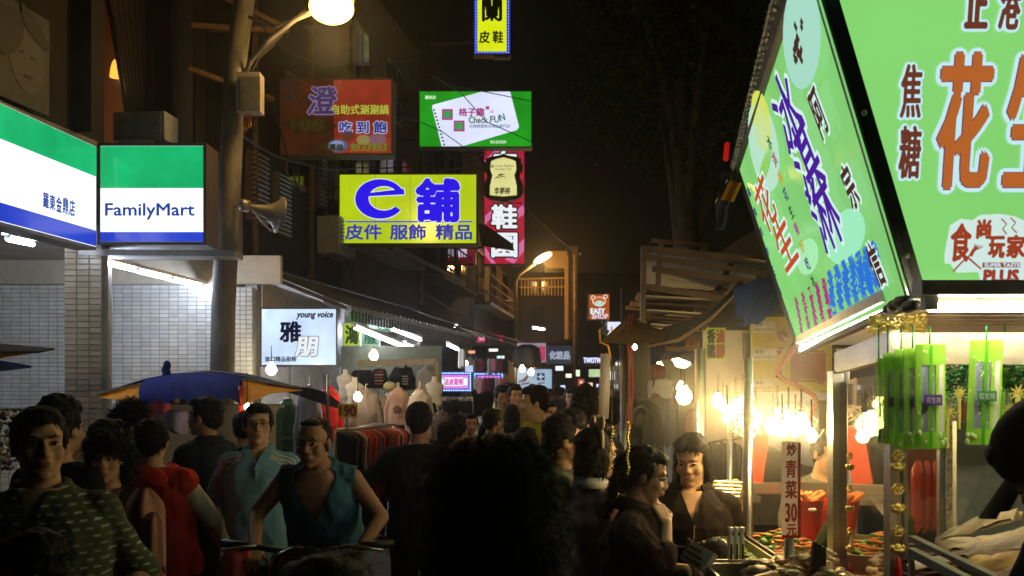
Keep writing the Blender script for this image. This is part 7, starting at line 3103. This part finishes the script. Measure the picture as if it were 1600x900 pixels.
Mm = lambda n, c, ro=.45, var=.4, sc=30: mat(n, c, ro, var=var, scale=sc, bump=.3)
t1 = tray(.70, 3.35, .92, 3.85, 1.03, lb='tray of chopped greens in front of the stall woman')
heap(t1, 'green_leaf_bit', 60, .72, .90, 3.38, 3.82, 1.05, .05, .016, Mm('chopped_green', (.18, .24, .04)), (1.4, .8, .5))
t2 = tray(.95, 3.45, 1.17, 3.95, 1.03, lb='tray of carrots and green vegetables behind the price strip')
heap(t2, 'vegetable_piece', 60, .97, 1.15, 3.48, 3.92, 1.05, .09, .018, Mm('leaf_vegetable', (.08, .20, .03)), (1.6, .7, .5))
heap(t2, 'carrot_piece', 40, .97, 1.15, 3.48, 3.92, 1.07, .09, .012, Mm('carrot', (.6, .18, .03)), (2.4, .6, .5))
t3 = tray(.66, 2.86, .92, 3.28, 1.03, lb='tray of skewered sausages and dark braised pieces near the pointing hand')
heap(t3, 'braised_piece', 30, .76, .90, 3.05, 3.26, 1.06, .05, .030, Mm('braised_brown', (.10, .045, .02), .3), (1.3, 1, .6))
for k in range(6):
    a = V((.665 + .02 * k, 2.92 + .012 * k, 1.075 + .01 * (k % 2)))
    m = MB()
    m.cap(a, .014, a + V((.13, .09, .01)), .016)
    put('sausage', m, Mm('pale_sausage', (.60, .34, .13), .35), t3, True)
for k in range(5):
    a = V((.63 + .014 * k, 2.87 + .02 * k, 1.085))
    m = MB()
    m.tube([a, a + V((.14, .04, .02))], .004, 5)
    put('skewer', m, Mm('bamboo', (.55, .38, .16)), t3)
t4 = tray(.93, 2.80, 1.02, 3.42, 1.03, lb='tray of pale meat, tripe and red peppers left of the cart post')
heap(t4, 'meat_piece', 60, .88, 1.10, 2.86, 3.40, 1.06, .09, .023, Mm('poached_meat', (.75, .46, .30), .3), (1.5, 1, .6), .5)
heap(t4, 'roast_piece', 50, .86, 1.08, 2.82, 3.36, 1.07, .09, .021, Mm('roast_brown', (.48, .20, .07), .3), (1.5, 1, .6), .5)
heap(t4, 'cabbage_piece', 30, .84, 1.06, 2.80, 3.30, 1.08, .07, .019, Mm('pale_cabbage', (.62, .64, .28), .4), (1.5, 1, .4), .5)
heap(t4, 'red_pepper_piece', 44, .74, 1.02, 2.76, 2.98, 1.06, .04, .018, Mm('red_pepper', (.55, .03, .015), .3), (1.6, .7, .5))
heap(t4, 'green_pepper_piece', 16, .76, 1.02, 2.76, 3.05, 1.07, .05, .014, Mm('chopped_green', '#000000'), (1.6, .7, .5))
heap(t4, 'tripe_piece', 26, .80, .98, 2.85, 3.15, 1.06, .06, .024, Mm('grey_tripe', (.58, .38, .22), .35), (1.6, 1, .4), .6)
tg = thing('serving_tongs', 'steel tongs lying on the sausages', 'tongs', (.78, 2.84, 1.09))
m = MB()
m.beam(V((.74, 2.80, 1.12)), V((.87, 2.86, 1.10)), .014, .006)
m.beam(V((.74, 2.80, 1.13)), V((.87, 2.88, 1.12)), .014, .006)
put('tong_arm', m, M_steel, tg)
fb = thing('foil_packet', 'flat pale packet with dark writing leaning on the counter beside the pointing hand', 'packet', W(1092, 868, 3.3))
Ff = Face(W(1062, 872, 3.35), (W(1112, 902, 3.15) - W(1062, 872, 3.35)), (.25, .3, .5))
put('packet_body', rect(Ff, 0, 0, .15, .075, 0, .02), mat('pale_packet', (.42, .36, .32), .35, var=.35, scale=30), fb)
for k in range(3):
    put('print_line', rect(Ff, .01, .012 + .02 * k, .13 - .02 * k, .018 + .02 * k, .003, .002), M_prd, fb)
db = thing('dark_net_bag', 'dark bag of food standing behind the pale packet', 'bag', W(1118, 862, 3.5))
m = MB()
m.ell(W(1118, 862, 3.5), (.06, .05, .05), None, 12, 8, .2)
put('bag_body', m, mat('dark_film', (.05, .04, .04), .2), db, True)
for k in range(3):
    q = W(1141 + 9 * k, 868, 3.4)
    b_ = thing('bottle', ['leftmost of three black and white striped jars by the thin post', 'middle one of three black and white striped jars by the thin post', 'rightmost of three black and white striped jars by the thin post'][k], 'jar', V((q.x, q.y, 1.03)), 'striped jars')
    m = MB()
    m.lathe(V((q.x, q.y, 1.03)), [(0, 0), (.009, 0), (.009, .13), (.006, .14), (.006, .145)], 10)
    put('jar_body', m, mat('white_jar', (.7, .7, .7), .3), b_, True)
    m = MB()
    m.box(V((q.x + .002, q.y - .0095, 1.09)), (.006, .004, .09))
    put('label_strip', m, M_black, b_)
    m = MB()
    m.lathe(V((q.x, q.y, 1.175)), [(0, 0), (.010, 0), (.010, .018), (0, .018)], 10)
    put('jar_lid', m, M_white, b_, True)
kn = thing('knife_block', 'upright dark cleavers standing between the meat and the cart post', 'knives', W(1275, 880, 3.0))
for k in range(3):
    m = MB()
    m.slab([W(1266 + 8 * k, 905, 3.0), W(1275 + 8 * k, 905, 3.0), W(1277 + 7 * k, 848 + 4 * k, 3.0), W(1272 + 7 * k, 846 + 4 * k, 3.0)], (0, .02, 0))
    put('knife_handle', m, M_black, kn)
rb_ = thing('red_tub', 'red plastic tub with a small white mark behind the price strip', 'tub', W(1262, 830, 3.9))
m = MB()
q = W(1262, 832, 3.9)
m.lathe(q, [(.045, 0), (.062, .13), (.067, .135), (.06, .13), (.04, .01), (0, .01)], 20)
put('tub_shell', m, M_redp, rb_, True)
m = MB()
m.ell(q + V((0, -.060, .10)), (.018, .006, .008))
put('white_mark', m, C_wht, rb_, True)
for k in range(14):
    m = MB()
    a = q + V((rf.uniform(-.045, .045), rf.uniform(-.04, .04), .13))
    m.cap(a, .014, a + V((rf.uniform(-.05, .05), rf.uniform(-.03, .03), .03)), .011)
    put('shrimp', m, Mm('orange_shrimp', (.55, .16, .04), .3), rb_, True)

# dried squid on the near counter
def squid(label, pts, w0, mt, z=0.):
    P_ = [V(q) for q in pts]
    r = thing('dried_squid', label, 'squid', P_[0])
    m = MB()
    n, k_ = 22, 8
    def f(u, v):
        c = poly_at(P_, u)
        d = (P_[-1] - P_[0]).normalized()
        s = d.cross(V((0, 0, 1))).normalized()
        w = w0 * math.sin(min(1, u * 1.6 + .12) * PI * .5) * (1 - .25 * u)
        return c + s * (v - .5) * w + V((0, 0, .022 * math.sin(v * PI) + .010 * math.sin(v * 13 + u * 7) + .008 * noise.noise(c * 20 + V((v * 3, 0, 0)))))
    m.sheet(f, n, k_)
    m.sheet(lambda u, v: f(u, v) - V((0, 0, .006)), n, k_)
    put('mantle', m, mt, r, True)
    d = (P_[-1] - P_[0]).normalized()
    s = d.cross(V((0, 0, 1))).normalized()
    for j in range(7):
        m = MB()
        a = P_[0] + s * (j - 3) * w0 * .07
        m.tube([a + d * .02, a - d * .03 + s * (j - 3) * .003, a - d * .07 + s * (j - 3) * .008 + V((0, 0, .01 * math.sin(j))), a - d * .10 + s * (j - 3) * .006], [.006, .005, .004, .0015], 6)
        put('tentacle', m, Mm('squid_tentacle', (.22, .10, .05), .5), r, True)
    return r


Mq = [Mm('dried_squid_pale', (.55, .42, .24), .5, .25, 14), Mm('dried_squid_grey', (.40, .30, .22), .5, .3, 14), Mm('dried_squid_gold', (.50, .30, .07), .5, .3, 14), Mm('dried_squid_pink', (.45, .26, .16), .5, .3, 14)]
squid('topmost pale dried squid lying highest at the back of the heap', [W(1462, 858, 2.55), W(1500, 838, 2.5), (W(1545, 815, 2.45)), W(1590, 812, 2.4)], .13, Mq[0])
squid('pale dried squid just in front of the topmost one', [W(1466, 864, 2.5), W(1520, 858, 2.4), W(1580, 846, 2.32), W(1640, 838, 2.3)], .14, Mq[0])
squid('greyish pink dried squid in the middle of the heap', [W(1490, 880, 2.4), W(1540, 866, 2.3), W(1600, 850, 2.2), W(1660, 842, 2.15)], .14, Mq[1])
squid('golden dried squid in front near the bottom edge', [W(1500, 892, 2.3), W(1545, 888, 2.2), W(1600, 878, 2.1), W(1670, 868, 2.0)], .15, Mq[2])
squid('pinkish dried squid cut by the bottom edge of the picture', [W(1530, 912, 2.15), W(1570, 904, 2.1), W(1620, 894, 2.0), W(1690, 880, 1.95)], .14, Mq[3])
squid('golden brown dried squid under the others at the lower left', [W(1478, 896, 2.4), W(1520, 902, 2.3), W(1570, 908, 2.2), W(1620, 905, 2.15)], .13, Mq[2])

# hanging green packets
M_fg = film('green_printed_film', '#b4f45c', .15, .25)
M_fg2 = film('dark_green_printed_film', '#6cd038', .2, .25)
M_fc = film('clear_wrap', '#d8e4d0', .7, .12)
def packet(label, px, y0, y1, wpx, Y, tilt=0., yaw=0., lab='purple'):
    top_ = W(px, y0, Y)
    k = Y / FPX
    w, h = wpx * k, (y1 - y0) * k
    r = thing('wrapped_candy_packet', label, 'packet', top_ - V((0, 0, h)), 'green packets hanging from the cart')
    u = V((math.cos(yaw), math.sin(yaw), 0))
    dn = V((math.sin(tilt), 0, -math.cos(tilt)))
    n = u.cross(-dn).normalized() * -1
    if n.y > 0:
        n = -n
    def Q(a, b, o=0.):
        return top_ + u * (a - .5) * w + dn * b * h + n * o
    m = MB()
    for sg in (1, -1):
        m.sheet(lambda a, b: Q(a, b, sg * (.010 * math.sin(a * PI) * math.sin(min(1, b * 3) * PI / 2) + .003 * math.sin(b * 14 + a * 9))), 12, 16)
    put('wrapper', m, M_fc, r, True)
    for i, (a0, a1, mt_) in enumerate(((.0, .17, M_fg), (.40, .50, M_fg2), (.62, .74, M_fg), (.90, 1., M_fg))):
        m = MB()
        m.sheet(lambda a, b: Q(a0 + (a1 - a0) * a, .01 + b * .98, .0135 * math.sin((a0 + (a1 - a0) * a) * PI) + .003), 4, 14)
        put('green_stripe', m, mt_, r, True)
    for b0, b1 in ((.0, .20), (.84, .99)):
        m = MB()
        m.sheet(lambda a, b: Q(.02 + .96 * a, b0 + (b1 - b0) * b, .0138 * math.sin((.02 + .96 * a) * PI) + .001), 6, 3)
        put('green_end', m, M_fg, r, True)
    for a0, a1, c_, nm_ in ((.17, .40, (.22, .27, .48), 'blue_card'), (.50, .62, (.40, .42, .52), 'grey_card'), (.74, .90, (.72, .70, .68), 'white_card')):
        m = MB()
        m.sheet(lambda a, b: Q(a0 + (a1 - a0) * a, .19 + b * .65, .008), 2, 6)
        put(nm_, m, mat('packet_' + nm_, c_, .5), r)
    c_ = mat('packet_label_' + lab, (.07, .03, .22) if lab == 'purple' else (.04, .22, .08), .4)
    F = Face(Q(.2, .58, .0195), u, -dn)
    put('label_band', rect(F, 0, 0, w * .6, h * .10, 0, .002), c_, r)
    write(F, '花生捲', (w * .06, h * .022, w * .54, h * .078), mat('packet_print', (.6, .6, .6), .5), r, px=False, out=.003)
    m = MB()
    rt.seed(int(px))
    for j in range(16):
        m.ell(Q(rt.random(), rt.uniform(.04, .85), .0175), (.0022, .001, .003))
    for j in range(12):
        m.ell(Q(rt.random(), rt.uniform(.84, .97), .010), (.006, .004, .008), None, 8, 6)
    put('printed_specks', m, mat('packet_specks', (.55, .75, .3), .3), r, stuff=True)
    m = MB()
    m.tube([Q(.5, .0), top_ + V((0, 0, .03)), V((top_.x, top_.y, W(px, 508, Y).z))], .0022, 6)
    put('green_tie', m, mat('green_foil_tie', (.02, .30, .08), .3, .6), r, True)
    return r


packet('leftmost of the hanging green packets, seen edge on', 1373, 560, 692, 20, 2.60, 0, .9)
packet('second green packet from the left, slightly turned', 1387, 552, 694, 30, 2.56, 0, .7)
packet('third green packet from the left in the tight row', 1408, 546, 702, 34, 2.52, 0, .5, 'green')
packet('fourth green packet from the left in the tight row', 1426, 544, 702, 36, 2.48, 0, .35)
packet('widest green packet with a blue purple middle, front of the row', 1453, 538, 702, 47, 2.44)
packet('tilted green packet hanging alone to the right of the row', 1541, 532, 696, 50, 2.42, -.04, -.1, 'green')
packet('faint green packet at the right behind the lone tilted one', 1570, 575, 694, 26, 2.75, 0, .6, 'green')

# gold charm strings and tinsel on the cart ceiling
m = MB()
rt = random.Random(31)
tc2 = thing('gold_tinsel', 'clump of gold foil curls fixed under the corner of the cart roof', 'tinsel', W(1400, 500, 2.7))
for k in range(500):
    q = W(rt.uniform(1358, 1445), 505 + rt.uniform(-12, 12), rt.uniform(2.55, 2.9))
    R = Matrix.Rotation(rt.uniform(0, 3), 3, 'X') @ Matrix.Rotation(rt.uniform(0, 3), 3, 'Y')
    m.box(q, (.018, .004, .001), R)
    if k < 60:
        m.tube([q, q + V((.006, 0, -.01)), q + V((0, .004, -.02)), q + V((-.006, 0, -.012))], .0014, 4)
put('foil_curls', m, M_gold, tc2, stuff=True)
gt = thing('green_garland', 'green and gold tinsel garland with red lucky charms inside the cabinet top', 'garland', W(1540, 600, 2.8))
m = MB()
for k in range(1400):
    q = W(rt.uniform(1475, 1640), 595 + 16 * math.sin(k * .7) + rt.gauss(0, 11), rt.uniform(2.72, 2.86))
    R = Matrix.Rotation(rt.uniform(0, 3), 3, 'X') @ Matrix.Rotation(rt.uniform(0, 3), 3, 'Y')
    m.box(q, (.020, .003, .0008), R)
put('foil_strips', m, mat('green_foil', (.03, .30, .08), .3, .9, var=.5, scale=60, island=.7), gt, stuff=True)
for (x, y, s_) in ((1499, 615, .02), (1481, 645, .022), (1590, 615, .028), (1578, 640, .02)):
    m = MB()
    c = W(x, y, 2.7)
    for j in range(10):
        a = j * PI / 5
        m.tube([c, c + V((s_ * math.cos(a), -.004, s_ * math.sin(a)))], [.005, .0015], 5)
    m.tube([c, c - V((0, 0, .10))], .005, 5)
    put('gold_charm', m, M_gold, gt)
for (x0, x1, Y, lb) in ((1403, 1403, 2.46, 'golden charm string of ingots and knots with red tassel beside the cart post'), (1330, 1330, 3.3, 'second golden charm string seen through the side glass of the cart')):
    cs_ = thing('lucky_charm_string', lb, 'ornament', W(x0, 890, Y))
    ys = [712, 732, 764, 797, 830, 860]
    for j, y in enumerate(ys):
        c = W(x0, y, Y)
        m = MB()
        if j % 2:
            m.ell(c, (.017, .010, .008), None, 12, 8)
            m.ell(c + V((0, 0, .007)), (.010, .009, .010))
            for q in (-1, 1):
                m.ell(c + V((q * .014, 0, .006)), (.006, .006, .009))
        else:
            for q in range(6):
                a = q * PI / 3
                m.tube([c + V((.009 * math.cos(a) + .006 * math.cos(b), -.002, .008 * math.sin(a) + .006 * math.sin(b))) for b in [k_ * PI / 4 for k_ in range(9)]], .0022, 5)
            m.ell(c, (.005, .005, .005))
        put('gold_ingot' if j % 2 else 'gold_knot', m, M_gold, cs_, True)
    m = MB()
    m.tube([W(x0, 700, Y), W(x0, 868, Y)], .0016, 5)
    put('cord', m, M_gold, cs_)
    m = MB()
    m.lathe(W(x0, 900, Y), [(.011, -.05), (.010, .02), (.006, .045), (0, .05)], 10)
    put('red_tassel', m, mat('red_silk', (.6, .02, .015), .5), cs_, True)
for (x, Y, y0, y1, lb) in ((956, 3.75, 668, 735, 'gold bead string hanging left beside the pink shirt girl'), (981, 3.4, 660, 748, 'longer gold bead string hanging beside the profile woman')):
    bs_ = thing('bead_string', lb, 'beads', W(x, y1, Y))
    for j in range(int((y1 - y0) / 5)):
        m = MB()
        m.ell(W(x + 1.5 * math.sin(j), y0 + 5 * j, Y), (.0055, .0055, .0055), None, 8, 6)
        put('bead', m, M_gold, bs_, True)
    m = MB()
    m.tube([W(x, y0 - 110, Y), W(x, y1, Y)], .0012, 4)
    put('cord', m, M_cable, bs_)
# things inside the cabinet
for (x, y, w_, h_, Y, c_, nm_, lb) in ((1350, 590, .10, .16, 4.3, (.42, .04, .02), 'red_packet_row', 'row of red packets hanging behind the side glass'), (1450, 720, .2, .3, 4.2, (.25, .03, .02), 'red_apron', 'dark red cloth hanging behind the charm string'),
                                       (1345, 640, .14, .1, 4.4, (.45, .18, .05), 'orange_packet_row', 'orange packets under the red ones behind the side glass')):
    b_ = thing(nm_, lb, 'goods', W(x, y + 60, Y))
    for j in range(3):
        m = MB()
        hung_cloth(m, W(x - 14 + 14 * j, y, Y), w_ * .34, h_, .03, j + x * 1., 10, 3, 0)
        put('packet' if 'packet' in nm_ else 'cloth_fold', m, mat(nm_ + '_film', c_, .35), b_, True)
for k in range(3):  # invented bulbs, added to light the cabinet from inside
    ex = [(2.05, 3.6), (1.75, 4.4), (2.4, 3.2)][k]
    bulb(['bulb inside the cart above the seller', 'bulb at the back of the cart ceiling', 'bulb over the squid counter inside the cart'][k], V((ex[0], ex[1], 1.80)), .03, M_bulbw, .08, 'bulbs inside the cart')

# ------------------------------------------------------------------ thin haze added for the glow round the lamps
hz = MB()
hz.box((0, 31, 6.4), (44, 75, 16.8))
hm = bpy.data.materials.new('lamp_glow_haze')
hm.use_nodes = True
hn = hm.node_tree.nodes
hn.clear()
ho = hn.new('ShaderNodeOutputMaterial')
hp = hn.new('ShaderNodeVolumePrincipled')
hp.inputs['Color'].default_value = (.9, .9, .9, 1)
hp.inputs['Density'].default_value = .0020
hp.inputs['Anisotropy'].default_value = .90
hm.node_tree.links.new(hp.outputs[0], ho.inputs['Volume'])
o = put('haze', hz, hm)
o['kind'] = 'stuff'
# added volume standing in for the glare of the food stall bulbs, thicker in the middle
sm = MB()
sm.ell((0, 0, 0), (1, 1, 1), None, 24, 14)
sm_m = bpy.data.materials.new('bulb_glare_volume')
sm_m.use_nodes = True
sn = sm_m.node_tree.nodes
sn.clear()
so = sn.new('ShaderNodeOutputMaterial')
sv = sn.new('ShaderNodeVolumePrincipled')
sv.inputs['Color'].default_value = (.9, .88, .85, 1)
sv.inputs['Anisotropy'].default_value = .8
tcn = sn.new('ShaderNodeTexCoord')
gr = sn.new('ShaderNodeTexGradient')
gr.gradient_type = 'QUADRATIC_SPHERE'
mu = sn.new('ShaderNodeMath')
mu.operation = 'MULTIPLY'
mu.inputs[1].default_value = .34
sl_ = sm_m.node_tree.links
sl_.new(tcn.outputs['Object'], gr.inputs[0])
sl_.new(gr.outputs['Fac'], mu.inputs[0])
sl_.new(mu.outputs[0], sv.inputs['Density'])
sl_.new(sv.outputs[0], so.inputs['Volume'])
o = put('bulb_glare', sm, sm_m)
o.location = (1.05, 3.9, 1.6)
o.scale = (.75, 1.3, .62)
o['kind'] = 'stuff'
bpy.data.scenes.remove(SCR)
